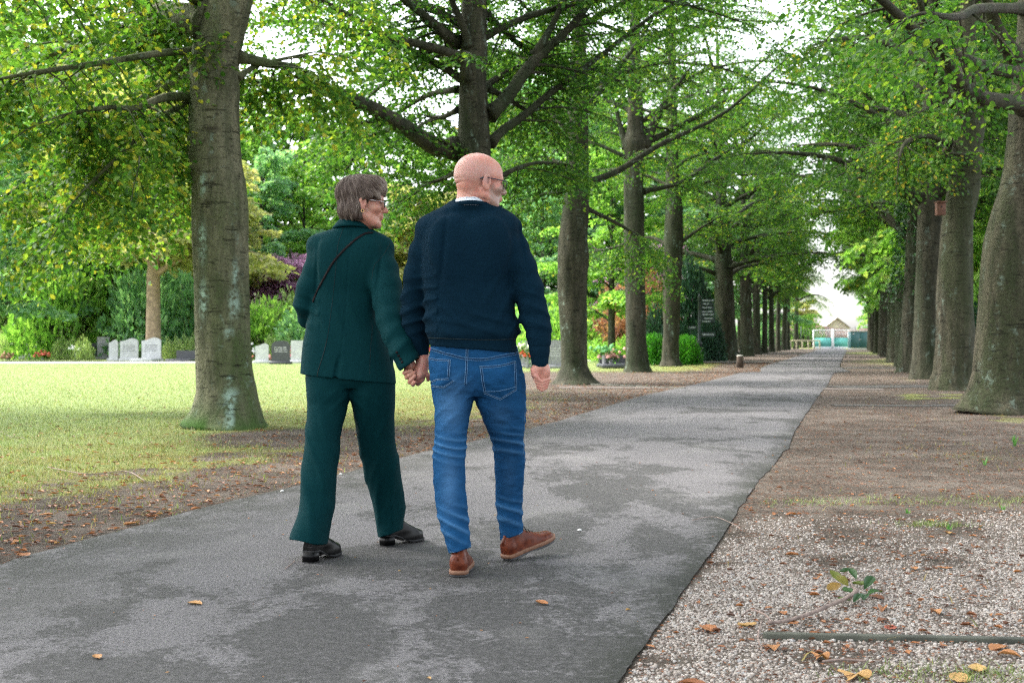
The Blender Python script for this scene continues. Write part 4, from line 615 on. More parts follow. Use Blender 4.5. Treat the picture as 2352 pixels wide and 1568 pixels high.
# ================================================================== graves, signs, gate, small things
M_STONE_L = plain('pale_granite', (.46, .47, .47), .7, .2, 12, .2); M_STONE_D = plain('dark_granite', (.045, .048, .056), .35, .25, 14); M_STONE_G = plain('grey_granite', (.26, .26, .28), .5, .3, 14)
M_LETTER = plain('engraved_letters', (.55, .55, .56), .7); M_LETD = plain('dark_letters', (.10, .10, .11), .7); M_SIGN = plain('dark_green_enamel', (.010, .020, .020), .4, .1); M_SIGNTXT = plain('white_lettering', (.42, .47, .48), .6, .1)
def stone(px, py, w, h, mat, label, top='arch', Yd=None, grave=False, lines=0, rz=0.):
    g_ = G(px, py) if Yd is None else np.array([(px-1176)/FPX*Yd, Yd]); t = empty('gravestone', (g_[0], g_[1], 0), label, 'gravestone', 'gravestones', rz)
    n = 17; x = np.linspace(-w/2, w/2, n); u = x/(w/2)
    z = {'arch': h*(.80+.20*np.sqrt(np.clip(1-u**2, 0, 1))), 'flat': h+0*u, 'wave': h*(.88+.12*np.cos(u*1.4)+.05*np.sin(u*3)), 'heart': h*(.80+.20*np.sqrt(np.clip(1-(np.abs(u)*2-1)**2, 0, 1))), 'slant': h*(.85+.15*u)}[top]
    wd = np.where(top == 'heart', 1, 1); A = Acc(); fr = np.concatenate([np.stack([x*(.72 if top == 'heart' else 1), 0*x-.05, 0*x+.08], -1), np.stack([x, 0*x-.05, z], -1)]); bk = fr+[0, .10, 0]
    V = np.vstack([fr, bk]); Q = [[i, i+1, n+i+1, n+i] for i in range(n-1)]+[[2*n+i+1, 2*n+i, 3*n+i, 3*n+i+1] for i in range(n-1)]+[[n+i, n+i+1, 3*n+i+1, 3*n+i] for i in range(n-1)]+[[0, n, 3*n, 2*n], [n-1, 3*n-1, 4*n-1, 2*n-1]]
    A.add(V, Q).build('slab', mat, t, smooth=False); Acc().box((0, 0, .04), (w/2+.08, .14, .06), bev=.015).build('plinth', mat, t)
    if lines:
        L = Acc(); r = np.random.default_rng(int(px))
        for k in range(lines):
            zz = h*.70-k*.085; xx = -w*.33
            while xx < w*.3:
                l = r.uniform(.02, .045); L.box((xx+l/2, -.052, zz), (l/2, .003, .014)); xx += l+.012+(.03 if r.random() < .2 else 0)
        L.build('inscription', M_LETD if mat is M_STONE_L else M_LETTER, t, smooth=False)
    if grave: Acc().box((0, -.95, .07), (w/2+.04, .85, .07), bev=.02).build('ledger', mat, t)
    return t
stone(63, 823, 1.10, 1.14, M_STONE_L, 'pale heart-shaped headstone at the far left', 'heart', lines=4); stone(238, 824, .62, 1.12, M_STONE_G, 'bluish-grey narrow slab headstone with a lantern niche', 'flat'); stone(212, 826, .5, .8, M_STONE_D, 'low dark headstone left of the lantern slab', 'flat', Yd=66); stone(261, 828, .42, .95, M_STONE_L, 'narrow pale headstone touching the lantern slab', 'wave'); stone(297, 828, .85, 1.02, M_STONE_L, 'pale headstone left of the round-shouldered one', 'wave', lines=4); stone(348, 829, .88, 1.05, M_STONE_L, 'pale headstone with rounded shoulders, nearest the big trunk', 'wave', grave=True, lines=4)
stone(183, 820, .9, 1.25, M_STONE_D, 'dark headstone with a curved top behind the clipped bushes', 'slant', Yd=70); stone(430, 830, .95, .5, M_STONE_D, 'low dark stone just left of the big trunk', 'flat', grave=True); stone(645, 835, .75, .95, M_STONE_D, 'black rounded headstone right of the big trunk', 'arch', lines=3); stone(690, 833, .8, .95, M_STONE_L, 'pale grey headstone half hidden by the woman\'s jacket', 'flat'); stone(602, 833, .55, .8, M_STONE_L, 'white headstone with white flowers right of the big trunk', 'wave')
stone(1205, 835, .62, .95, M_STONE_G, 'dark grey arched headstone between the man\'s hip and his right hand', 'arch', Yd=46, lines=4); stone(1278, 833, .72, .98, M_STONE_G, 'glossy grey arched headstone left of the bulging trunk', 'arch', Yd=45, lines=4); stone(1388, 835, .42, .5, M_STONE_D, 'small black headstone between the bulging and the forked trunk', 'flat', Yd=47, lines=2, grave=True); stone(1412, 832, 1.1, .42, M_STONE_D, 'low black grave border beside the small black headstone', 'flat', Yd=46.5, grave=True); stone(1418, 808, .5, .85, M_STONE_L, 'distant pale headstone behind the slim tree', 'arch', Yd=70)
# flowers
def bouquet(px, Yd, z, col, label, n=20, s=.085, vase=True):
    t = empty('flowers', ((px-1176)/FPX*Yd, Yd, 0), label, 'flowers', 'flowers on the graves'); r = np.random.default_rng(int(px*7+Yd)); A = Acc(); L = Acc()
    for k in range(n):
        c = np.array([r.normal()*s*2.2, r.normal()*s*1.4, z+abs(r.normal())*s*1.6]); A.add(ico*s*r.uniform(.6, 1.1)+c, T=it, a=r.random()); L.tube([(0, 0, max(z-.2, .02)), c], .006, 4)
        for q_ in range(3): p_ = c+r.normal(size=3)*s*1.2; V, F, v = leafgeo(p_[None], norm(r.normal(size=(1, 3))), np.array([[0, 0, 1.0]]), np.array([s*1.6]), np.array([s]), np.array([.5]), False); L.add(V, F)
    A.build('blossom', plain('petal_'+label[:8], col, .7, .3, 30), t); L.build('stem', M_WL[0], t)
    if vase: V, Q = lathe([(.0, 0), (.07, 0), (.06, .05), (.08, z*.6), (.09, z*.8)], 12); Acc().add(V, Q).build('vase', M_STONE_G, t)
for a in ((98, 62, .16, (.7, .12, .08), 'red flowers low at the foot of the heart-shaped stone'), (18, 62, .10, (.45, .22, .15), 'brownish red flowers left of the heart-shaped stone'), (590, 61, .35, (.85, .82, .80), 'white flowers beside the trunk of the big beech'), (601, 59, .10, (.85, .25, .18), 'orange-red flowers low beside the trunk of the big beech'), (625, 58.5, .08, (.9, .30, .28), 'salmon flowers in front of the black rounded headstone'), (642, 58, .08, (.85, .35, .35), 'pale red flowers right of the salmon ones'), (655, 60, .55, (.85, .28, .22), 'tall pink and orange bouquet right of the black headstone'), (668, 60, .30, (.80, .55, .12), 'yellow flowers under the tall bouquet'), (675, 60, .35, (.75, .35, .55), 'pink-purple flowers left of the jacket'), (687, 58.5, .15, (.80, .08, .16), 'bright crimson flowers touching the jacket edge'), (984, 50, .55, (.80, .10, .08), 'red flowers between the man\'s left sleeve and his waist'), (1192, 44.5, .62, (.70, .72, .50), 'cream flowers on the arched headstone'), (1212, 44.5, .40, (.75, .12, .06), 'red flower beside the man\'s right cuff'), (1404, 45.5, .36, (.62, .30, .28), 'dusty pink flowers on the black grave'), (1388, 45.4, .55, (.10, .30, .10), 'small green plant on the small black headstone'), (175, 63.5, .45, (.85, .85, .85), 'white flowers between the clipped bushes')): bouquet(*a)
# clipped bushes between the graves
for k, (px, Yd, R_, H) in enumerate([(5, 64, .5, 1.25), (35, 69, .5, 1.2), (82, 69, .45, 1.2), (140, 64, .5, 1.0), (165, 64, .5, .95), (192, 63, .55, 1.05), (212, 67.5, .5, 1.0), (228, 68, .35, .9), (272, 65, .4, 1.05), (320, 65, .3, 1.0), (368, 65, .3, 1.15), (385, 63, .45, 1.0), (405, 63, .45, 1.05), (425, 63.5, .45, 1.1), (445, 64, .4, 1.2), (622, 63.5, .45, 1.2), (662, 64.5, .4, 1.2), (700, 66, .5, 1.2), (1200, 60, .8, 1.2), (1370, 60, 1.0, 1.0), (1400, 58, .9, .8), (1440, 62, 1.0, 1.1), (1345, 66, .9, 1.4)]):
    shrub('pale' if k < 18 else 'fresh', px, Yd, R_, H, f'clipped light bush {["with gaps", "rounded", "thin", "broad", "square"][k % 5]} among the graves {WHERE[int(np.clip((px+120)/2560*len(WHERE), 0, len(WHERE)-1))]}, {["short", "medium-high", "taller"][k % 3]}', 'clipped bushes among the graves')
# fingerpost
Ys = 55.0; fp = empty('fingerpost', ((1606-1176)/FPX*Ys, Ys, 0), 'dark green fingerpost with seven arms stacked right and two left', 'signpost'); X0 = 0
sz = lambda y: EYE+(HZ-y)/FPX*Ys; sx = lambda x: (x-1606)/FPX*Ys
V, Q = lathe([(0.0, 0), (.13, 0), (.13, .10), (.10, .16), (.10, .75), (.13, .80), (.13, .86), (.06, .92), (.055, sz(684)), (.075, sz(682)), (.03, sz(678)), (.0, sz(672))], 14); Acc().add(V, Q).build('post', M_SIGN, fp)
def arm(x0, x1, y, h=.13, txt=((0, .8),)):
    A = Acc(); a, b = sx(x0), sx(x1); z_ = sz(y); dirn = 1 if b > a else -1; ln = abs(b-a)
    pr = [(0, -h/2), (ln-.07, -h/2), (ln, 0), (ln-.07, h/2), (0, h/2)]; V = [(a+dirn*p[0], -.06+d, z_+p[1]) for d in (-.02, .02) for p in pr]; c_ = [(a+ln*.4*dirn, -.08, z_), (a+ln*.4*dirn, -.04, z_)]
    A.add(np.array(V+c_), [[i, (i+1) % 5, 5+(i+1) % 5, 5+i] for i in range(5)], [[10, i, (i+1) % 5] for i in range(5)]+[[11, 5+(i+1) % 5, 5+i] for i in range(5)]); o = A.build('arm', M_SIGN, fp, smooth=False); T = Acc(); r = np.random.default_rng(int(y))
    for f0, f1 in txt:
        xx = .05+f0*(ln-.15)
        while xx < .05+f1*(ln-.15): l = r.uniform(.018, .04); T.box((a+dirn*(xx+l/2), -.083, z_+r.uniform(-.004, .004)), (l/2, .003, .022)); xx += l+.010+(.02 if r.random() < .2 else 0)
    T.build('lettering', M_SIGNTXT, o, smooth=False)
for y_, tx in ((690, ((0, .78), (.88, 1))), (698, ((.1, .6),)), (706.5, ((0, .85),)), (715.5, ((0, .3), (.45, 1))), (722.5, ((0, .6), (.7, 1))), (731, ((.2, 1),)), (738, ((0, .7),))): arm(1610, 1642, y_, .112, tx)
arm(1610, 1643, 768, .19, ((0, 1),)); arm(1600, 1577, 752, .13, ((.1, .9),)); arm(1600, 1577, 780.5, .13, ((.1, .9),))
# bollard
g_ = G(1700, 844); bo = empty('bollard', (g_[0], g_[1], 0), 'short round wooden bollard with a pale top beside the road', 'bollard'); V, Q = lathe([(0, 0), (.125, 0), (.12, .40), (.115, .42)], 16); Acc().add(V, Q).build('shaft', plain('wet_wood', (.07, .05, .035), .9, .4, 9, .5), bo); V, Q = lathe([(.0, .45), (.10, .448), (.118, .43), (.118, .415)], 16); Acc().add(V, Q).build('cap', plain('grey_cap', (.35, .34, .30), .8), bo)
# nest box on the second right trunk
nbx = P(2160, 480, 25.55); nb = empty('nest_box', nbx, 'brown wooden nest box hanging on a tall trunk', 'nest box'); Mb = plain('brown_board', (.13, .06, .04), .85, .3, 12, .3); Acc().box((0, 0, 0), (.085, .075, .125), bev=.006).build('case', Mb, nb); Acc().box((0, -.02, .135), (.10, .11, .012), bev=.004).build('roof', Mb, nb)
A = Acc(); A.tube([(0.0, -.078, .04), (0, -.072, .04)], .018, 12); A.build('entrance_dark_disc', plain('hole', (.01, .01, .01)), nb)  # black disc paints the shade inside the entrance
# utility cabinet and gate at the far end
Yg = 134.0; gx_ = lambda x, Y=Yg: (x-1176)/FPX*Y; gz_ = lambda y, Y=Yg: EYE+(HZ-y)/FPX*Y
cb = empty('utility_cabinet', (gx_(1972, 128), 128, 0), 'dark green utility cabinet with double doors right of the gate', 'cabinet'); Mc = plain('petrol_green_paint', (.020, .090, .095), .5, .15); w_ = (1993-1951)/2/FPX*128; h_ = gz_(761, 128)
Acc().box((0, 0, h_/2+.05), (w_, .5, h_/2-.06), bev=.02).build('case', Mc, cb); Acc().box((0, -.02, h_+.04), (w_+.06, .56, .05), bev=.02).build('roof', plain('pale_grey_roof', (.45, .42, .38)), cb); Acc().box((0, 0, .0), (w_+.02, .52, .08)).build('plinth', M_STONE_G, cb)
for s_ in (-1, 1):
    d = Acc().box((s_*w_*.48, -.51, h_/2+.05), (w_*.45, .015, h_/2-.16), bev=.006).build('door', Mc, cb); Acc().box((s_*.08, -.535, h_/2+.05), (.02, .015, .08), bev=.004).build('handle', M_STONE_L, d)
Acc().box((-w_*.72, -.53, h_*.86), (.09, .006, .05)).build('sticker', M_STONE_L, cb)
M_WHITE = plain('white_paint', (.75, .76, .78), .5, .06); M_TEAL = plain('turquoise_panel', (.11, .42, .38), .6, .12, 4)
gt = empty('gate', (gx_(1910), Yg, 0), 'white-framed double gate with turquoise lower panels closing the avenue', 'gate'); x0, xm, x1 = gx_(1867)-gx_(1910), gx_(1912.5)-gx_(1910), gx_(1950)-gx_(1910); zt, zm = gz_(757), gz_(775.5)
for nm, a, b in (('leaf', x0, xm-.02), ('leaf', xm+.02, x1)):
    c = (a+b)/2; hw_ = (b-a)/2; F = Acc(); F.box((a+.06, 0, zt/2), (.055, .05, zt/2), bev=.01).box((b-.06, 0, zt/2), (.055, .05, zt/2-.004), bev=.01).box((c, 0, zt-.05), (hw_-.12, .045, .05), bev=.01).box((c, 0, .10), (hw_-.12, .045, .09), bev=.01); f = F.build('frame', M_WHITE, gt)
    Acc().box((c, .0, (.19+zm)/2), (hw_-.115, .012, (zm-.19)/2)).build('panel', M_TEAL, gt)
    Bm = Acc(); nb_ = 14
    for k in range(nb_): Bm.tube([(a+.12+(b-a-.24)*(k+.5)/nb_, 0, zm), (a+.12+(b-a-.24)*(k+.5)/nb_, 0, zt-.10)], .009, 5)
    Bm.build('bars', M_WHITE, gt)
Acc().box((xm, -.02, gz_(757)/2+.05), (.10, .08, gz_(757)/2+.05), bev=.01).build('post', M_WHITE, gt)
# low rail fence left of the gate
fe = empty('rail_fence', (gx_(1850, 126), 126, 0), 'low pale rail fence on the grass left of the gate', 'fence'); ww = gx_(1882, 126)-gx_(1815, 126); Acc().box((0, 0, gz_(782, 126)), (ww/2, .04, .07), bev=.01).build('rail', plain('pale_wood', (.48, .44, .30), .8), fe)
for k in range(6): Acc().box((-ww/2+ww*k/5, .06, gz_(782, 126)/2), (.05, .05, gz_(782, 126)/2), bev=.01).build('post', plain('pale_wood_post', (.48, .44, .30), .8) if k == 0 else bpy.data.materials['pale_wood_post'], fe)
# mesh fence with posts behind, brown bank and the cream hut with a pitched roof beyond
mf = empty('mesh_fence', (gx_(1840, 142), 142, 0), 'green wire mesh fence with thin posts beyond the gate', 'fence'); A = Acc()
for k in range(60): x_ = -6+k*.3; A.tube([(x_, 0, 0), (x_, 0, 2.2)], .012, 4)
for k in range(8): A.tube([(-6, 0, .1+k*.3), (12, 0, .1+k*.3)], .010, 4)
A.build('wire_panel', M_SIGN, mf)
for k in range(7): Acc().tube([(-6+k*3, .03, 0), (-6+k*3, .03, 2.4)], .04, 6).build('post', M_SIGN, mf)
hb = lambda x, Y: (x-1176)/FPX*Y
sh = empty('hut', (hb(1912, 165), 165, 0), 'cream hut with a steep pitched roof beyond the gate', 'hut'); Mh = plain('cream_wall', (.72, .62, .48), .8, .15, 3); W_ = (1940-1884)/2/FPX*165; He = EYE+(778-752)/FPX*165; Hr = EYE+(778-729)/FPX*165
Acc().box((0, 0, He/2), (W_, 2.2, He/2)).build('wall', Mh, sh, smooth=False); Acc().add([(-W_, -2.2, He), (W_, -2.2, He), (0, -2.2, Hr-.1), (-W_, 2.2, He), (W_, 2.2, He), (0, 2.2, Hr-.1)], [], [[0, 1, 2], [4, 3, 5]]).build('gable', Mh, sh, smooth=False)
Acc().add([(-W_-.25, -2.5, He-.12), (0, -2.5, Hr), (0, 2.5, Hr), (-W_-.25, 2.5, He-.12), (W_+.25, -2.5, He-.12), (W_+.25, 2.5, He-.12), (-W_-.25, -2.5, He-.22), (0, -2.5, Hr-.1), (W_+.25, -2.5, He-.22)], [[0, 1, 2, 3], [1, 4, 5, 2], [0, 6, 7, 1], [1, 7, 8, 4]]).build('roof', plain('pale_roof', (.55, .48, .36), .8, .2, 2), sh, smooth=False)
Acc().box((0, -2.22, He*.45), (.7, .03, He*.42)).build('door', M_STONE_G, sh)
bk = Acc(); xs_ = np.linspace(-26, 40, 60); V = []; 
for x_ in xs_: 
    for (y_, z_) in ((0, 0), (1.6, 1.5), (3, 2.3+.3*math.sin(x_*.7)), (8, 2.2)): V.append((x_+hb(1850, 150), 150+y_, z_+.12*math.sin(x_*2.1+y_)))
bk.add(V, [[i*4+j, (i+1)*4+j, (i+1)*4+j+1, i*4+j+1] for i in range(59) for j in range(3)]); tag(bk.build('earth_bank', plain('brown_bank', (.10, .06, .045), .95, .5, 1.5, .6)), kind='structure')
# blue and yellow bin at the right edge
bb_ = empty('litter_bin', (hb(2352, 21.5), 21.5, 0), 'blue bin with a yellow band behind the nearest right trunk', 'litter bin'); Acc().box((0, 0, .45), (.19, .19, .45), bev=.03).build('body', plain('blue_plastic', (.03, .06, .32), .4), bb_); Acc().box((0, -.0, 1.0), (.20, .20, .09), bev=.03).build('lid', plain('yellow_plastic', (.75, .55, .03), .4), bb_)
# ivy round the dark trunks of the right row
M_IVY = leafmat('ivy_leaves', [(0, (.008, .035, .010)), (.6, (.02, .075, .018)), (1, (.07, .15, .04))], .2, .35)
for px, Yd, z1, r_, lb in ((2096, 40, 7.5, .36, 'ivy climbing the fourth trunk of the right row'), (2062, 56, 9, .40, 'ivy climbing the sixth trunk of the right row')):
    r = np.random.default_rng(int(px)); n = 2600; a = r.random(n)*6.28; z_ = 2.2+(z1-2.2)*r.random(n)**.8; rr_ = r_*(1+.35*np.sin(a*2+z_))+np.abs(r.normal(size=n))*.16; p = np.stack([rr_*np.cos(a), rr_*np.sin(a), z_], -1); D = norm(np.stack([np.cos(a), np.sin(a), 0*a-.9], -1)+r.normal(size=(n, 3))*.4)
    V, F, v = leafgeo(p, D, norm(np.stack([np.cos(a), np.sin(a), 0*a+.3], -1)+r.normal(size=(n, 3))*.4), r.uniform(.07, .13, n), r.uniform(.07, .12, n), r.random(n), False); o = obj('ivy', mesh_from('ivy', V, quads=F, mat=M_IVY, smooth=False, attrs={'v': v})); o.location = ((px-1176)/FPX*Yd, Yd, 0); tag(o, lb, 'ivy', 'ivy on the right row')
# ------------------------------------------------------------------ signed-distance sculpting for the two figures
class Grid:
    def __init__(s, lo, hi, h):
        s.lo = np.array(lo, float); s.h = h; s.n = np.ceil((np.array(hi)-s.lo)/h).astype(int)+1
        s.F = np.full(tuple(s.n), 1.0, np.float32)
    def block(s, lo, hi):
        i0 = np.clip(np.floor((np.array(lo)-s.lo)/s.h).astype(int), 0, s.n-1); i1 = np.clip(np.ceil((np.array(hi)-s.lo)/s.h).astype(int)+1, 1, s.n)
        sl = tuple(slice(a, b) for a, b in zip(i0, i1))
        ax = [(s.lo[k]+s.h*np.arange(i0[k], i1[k])).astype(np.float32) for k in range(3)]
        return sl, (ax[0][:, None, None], ax[1][None, :, None], ax[2][None, None, :])
    def add(s, prim, k=0.015, sub=False):
        f, lo, hi = prim; m = k+4*s.h
        sl, X = s.block(np.array(lo)-m, np.array(hi)+m)
        if min(s.F[sl].shape) == 0: return s
        d = f(*X); a = s.F[sl]
        if sub: a = -a
        if k > 0:
            h = np.clip(0.5+0.5*(d-a)/k, 0, 1); r = d*(1-h)+a*h-k*h*(1-h)
        else: r = np.minimum(a, d)
        if sub:
            d2 = d; h = np.clip(0.5+0.5*(d2-a)/max(k, 1e-4), 0, 1); r = -(d2*(1-h)+a*h-k*h*(1-h))
        s.F[sl] = r; return s
    def disp(s, fn, lo=None, hi=None, band=0.03):
        sl, X = s.block(s.lo if lo is None else lo, s.lo+s.h*s.n if hi is None else hi)
        B = s.F[sl]; idx = np.nonzero(np.abs(B) < band)
        x = X[0][:, 0, 0][idx[0]]; y = X[1][0, :, 0][idx[1]]; z = X[2][0, 0, :][idx[2]]
        B[idx] -= fn(x, y, z).astype(np.float32); s.F[sl] = B; return s
    def clip(s, fn, lo=None, hi=None):          # keep only where fn <= 0
        sl, X = s.block(s.lo if lo is None else lo, s.lo+s.h*s.n if hi is None else hi)
        s.F[sl] = np.maximum(s.F[sl], fn(*X)); return s
    def polys(s):
        F = s.F; F[0] = F[-1] = 1; F[:, 0] = F[:, -1] = 1; F[:, :, 0] = F[:, :, -1] = 1
        S = F < 0; c = np.zeros(tuple(s.n-1), np.int8)
        for dx in (0, 1):
            for dy in (0, 1):
                for dz in (0, 1): c += S[dx:S.shape[0]-1+dx, dy:S.shape[1]-1+dy, dz:S.shape[2]-1+dz]
        act = np.nonzero((c > 0) & (c < 8)); ids = np.full(c.shape, -1, np.int32); ids[act] = np.arange(len(act[0])); del c
        acc = np.zeros((len(act[0]), 3)); cnt = np.zeros(len(act[0]))
        corner = [(a, b, d) for a in (0, 1) for b in (0, 1) for d in (0, 1)]
        for p in corner:
            for ax in range(3):
                if p[ax]: continue
                q = list(p); q[ax] = 1
                fa = F[act[0]+p[0], act[1]+p[1], act[2]+p[2]]; fb = F[act[0]+q[0], act[1]+q[1], act[2]+q[2]]
                m = (fa < 0) != (fb < 0); t = np.where(m, fa/np.where(m, fa-fb, 1), 0)
                for k in range(3): acc[:, k] += np.where(m, p[k]+(t if k == ax else 0), 0)
                cnt += m
        V = (np.stack(act, -1)+acc/cnt[:, None])*s.h+s.lo
        Q = []
        for ax in range(3):
            a = [slice(None)]*3; b = [slice(None)]*3; a[ax] = slice(0, -1); b[ax] = slice(1, None)
            A = S[tuple(a)]; B = S[tuple(b)]; e = np.nonzero(A != B); o = [k for k in range(3) if k != ax]
            ok = (e[o[0]] > 0) & (e[o[1]] > 0); e = [v[ok] for v in e]; ins = A[tuple(e)]
            def cid(du, dv):
                v = [x.copy() for x in e]; v[o[0]] -= du; v[o[1]] -= dv; return ids[tuple(v)]
            q = np.stack([cid(1, 1), cid(0, 1), cid(0, 0), cid(1, 0)], -1)
            flip = ins if ax != 1 else ~ins
            q[~flip] = q[~flip][:, ::-1]; Q.append(q)
        return V, np.concatenate(Q)
def bb(pts, r): p = np.array(pts); return p.min(0)-r, p.max(0)+r
def rcone(a, b, ra, rb):
    a = np.array(a, float); b = np.array(b, float); d = b-a; L2 = max(d@d, 1e-9)
    def f(x, y, z):
        t = np.clip(((x-a[0])*d[0]+(y-a[1])*d[1]+(z-a[2])*d[2])/L2, 0, 1)
        return np.sqrt((x-a[0]-t*d[0])**2+(y-a[1]-t*d[1])**2+(z-a[2]-t*d[2])**2)-(ra+(rb-ra)*t)
    lo, hi = bb([a, b], max(ra, rb)); return f, lo, hi
def ell(c, r, M=None):
    c = np.array(c, float); r = np.array(r, float); M = np.eye(3) if M is None else np.array(M)[:3, :3]
    def f(x, y, z):
        X = x-c[0]; Y = y-c[1]; Z = z-c[2]
        u = M[0, 0]*X+M[1, 0]*Y+M[2, 0]*Z; v = M[0, 1]*X+M[1, 1]*Y+M[2, 1]*Z; w = M[0, 2]*X+M[1, 2]*Y+M[2, 2]*Z
        k0 = np.sqrt((u/r[0])**2+(v/r[1])**2+(w/r[2])**2); k1 = np.sqrt((u/r[0]**2)**2+(v/r[1]**2)**2+(w/r[2]**2)**2)
        return k0*(k0-1)/np.maximum(k1, 1e-6)
    return f, c-r.max(), c+r.max()
def column(rows, ex=2.3, shrink=0.0, round_ends=0.0):   # rows: (row, left, right, depth, half-depth) measured silhouette
    R = np.array(rows, float); Yc = R[:, 3]; z = EYE+(HZ-R[:, 0])/FPX*Yc; cx = ((R[:, 1]+R[:, 2])/2-1176)/FPX*Yc; a = (R[:, 2]-R[:, 1])/2/FPX*Yc-shrink; b = R[:, 4]-shrink
    o = np.argsort(z); z, cx, a, b, yc = z[o], cx[o], a[o], b[o], Yc[o]
    zz = np.linspace(z[0], z[-1], 160); ker = np.array([1, 2, 3, 2, 1])/9
    def sm(v):
        w = np.interp(zz, z, v); return np.convolve(np.pad(w, 2, 'edge'), ker, 'valid')
    cx, a, b, yc = map(sm, (cx, a, b, yc))
    def f(x, y, Z):
        i = lambda v: np.interp(Z, zz, v)
        A = i(a); B = i(b)
        k = (np.abs((x-i(cx))/A)**ex+np.abs((y-i(yc))/B)**ex)**(1/ex)
        d = (k-1)*np.minimum(A, B)
        return np.maximum(d, np.maximum(zz[0]-Z, Z-zz[-1]))
    lo = (np.min(cx-a), np.min(yc-b), zz[0]); hi = (np.max(cx+a), np.max(yc+b), zz[-1])
    return f, lo, hi
def chain(g, pts, k=0.02, shrink=0.0):       # pts: (x, y, radius px, depth)
    q = [(P(x, y, Y), r/FPX*Y-shrink) for x, y, r, Y in pts]
    for (a, ra), (b, rb) in zip(q[:-1], q[1:]): g.add(rcone(a, b, ra, rb), k)
def folds(x, y, z, fz, fx=0.0, fy=0.0, ph=0.0, warp=1.2, sharp=2.0):
    p = 2*np.pi*(fz*z+fx*x+fy*y)+ph+warp*np.sin(11*x+7*z+ph)+0.7*warp*np.sin(23*z-17*y+2*ph)
    return (0.5+0.5*np.sin(p))**sharp
def lump(x, y, z, s, seed=0):
    r = np.random.default_rng(seed); v = 0
    for i in range(5):
        k = r.normal(size=3); k = k/np.linalg.norm(k)*s*r.uniform(0.6, 1.6)*2*np.pi; v = v+np.sin(k[0]*x+k[1]*y+k[2]*z+r.uniform(0, 6.3))
    return v/5
def gauss(v, c, w): return np.exp(-((v-c)/w)**2)
def trot(yaw):                                 # head frame -> world; +y is the face
    c, s = math.cos(rad(yaw)), math.sin(rad(yaw)); return np.array([[c, s, 0], [-s, c, 0], [0, 0, 1.0]])
def roty(M, a, ax): return M@np.array(Matrix.Rotation(rad(a), 3, ax))
class Head:
    def __init__(s, org, yaw, pitch, sc): s.o = np.array(org); s.M = roty(trot(yaw), pitch, 'X'); s.s = sc
    def w(s, p): return s.o+s.M@(np.array(p, float)*s.s)
    def loc(s, p): return ((np.asarray(p)-s.o)@s.M)/s.s
    def E(s, c, r, rx=0, ry=0, rz=0):
        M = s.M@np.array(Matrix.Rotation(rad(rz), 3, 'Z')@Matrix.Rotation(rad(ry), 3, 'Y')@Matrix.Rotation(rad(rx), 3, 'X'))
        return ell(s.w(c), np.array(r)*s.s, M)
    def C(s, a, b, ra, rb): return rcone(s.w(a), s.w(b), ra*s.s, rb*s.s)
def sculpt_head(g, H, male):
    E, C = H.E, H.C
    g.add(E((0, -.012, .05), (.080, .106, .088)), 0)
    g.add(E((0, -.045, .03), (.074, .072, .075)), .02)
    g.add(E((0, .045, .045), (.066, .056, .066)), .02)              # forehead
    g.add(E((0, .038, -.03), (.060, .058, .075)), .03)
    g.add(E((0, .040, -.075), (.054 if male else .048, .052, .036)), .02)
    g.add(E((0, .078, -.098), (.024, .022, .018)), .02)              # chin
    for sx in (-1, 1):
        g.add(C((sx*.056, .0, -.05), (sx*.040, .06, -.09), .020, .018), .02)   # jaw line
        g.add(E((sx*.045, .064, -.018), (.022, .024, .018)), .02)     # cheekbone
        g.add(C((sx*.012, .096, .030), (sx*.045, .082, .028), .011, .009), .012)
        g.add(E((sx*.032, .098, .008), (.017, .014, .012)), .012, sub=True)
        g.add(E((sx*.031, .080, .008), (.0125, .0125, .0125)), .002)
        g.add(C((sx*.020, .090, .0165), (sx*.044, .084, .0150), .0035, .0035), .004)
    g.add(C((0, .092, .018), (0, .119, -.022), .0085, .0115), .014)  # nose
    g.add(E((0, .119, -.026), (.0135, .012, .010)), .008)
    for sx in (-1, 1): g.add(E((sx*.012, .106, -.030), (.008, .011, .008)), .006)
    g.add(E((0, .096, -.055), (.026, .014, .014)), .012)
    g.add(C((-.020, .099, -.0555), (.020, .099, -.0555), .0050, .0050), .006)
    g.add(C((-.017, .098, -.066), (.017, .098, -.066), .0060, .0060), .006)
    g.add(C((-.024, .107, -.0605), (.024, .107, -.0605), .0022, .0022), .003, sub=True)
    for sx in (-1, 1):                                               # ears
        g.add(E((sx*.0850, -.004, .004), (.0070, .0205, .034), rx=-12, rz=sx*(4 if male else 8)), .004)
        g.add(E((sx*.083, .000, -.024), (.007, .011, .014), rz=sx*5), .005)
        g.add(E((sx*.0920, .002, .008), (.0085, .0125, .021), rx=-12, rz=sx*4), .001, sub=True)
        g.add(C((sx*.088, -.006, .014), (sx*.088, -.004, -.010), .003, .003), .003); g.add(E((sx*.087, .011, -.004), (.004, .006, .009)), .003)
def finger(g, pts, r, k=.003):
    for i in range(len(pts)-1): g.add(rcone(pts[i], pts[i+1], r[i], r[i+1]), k)

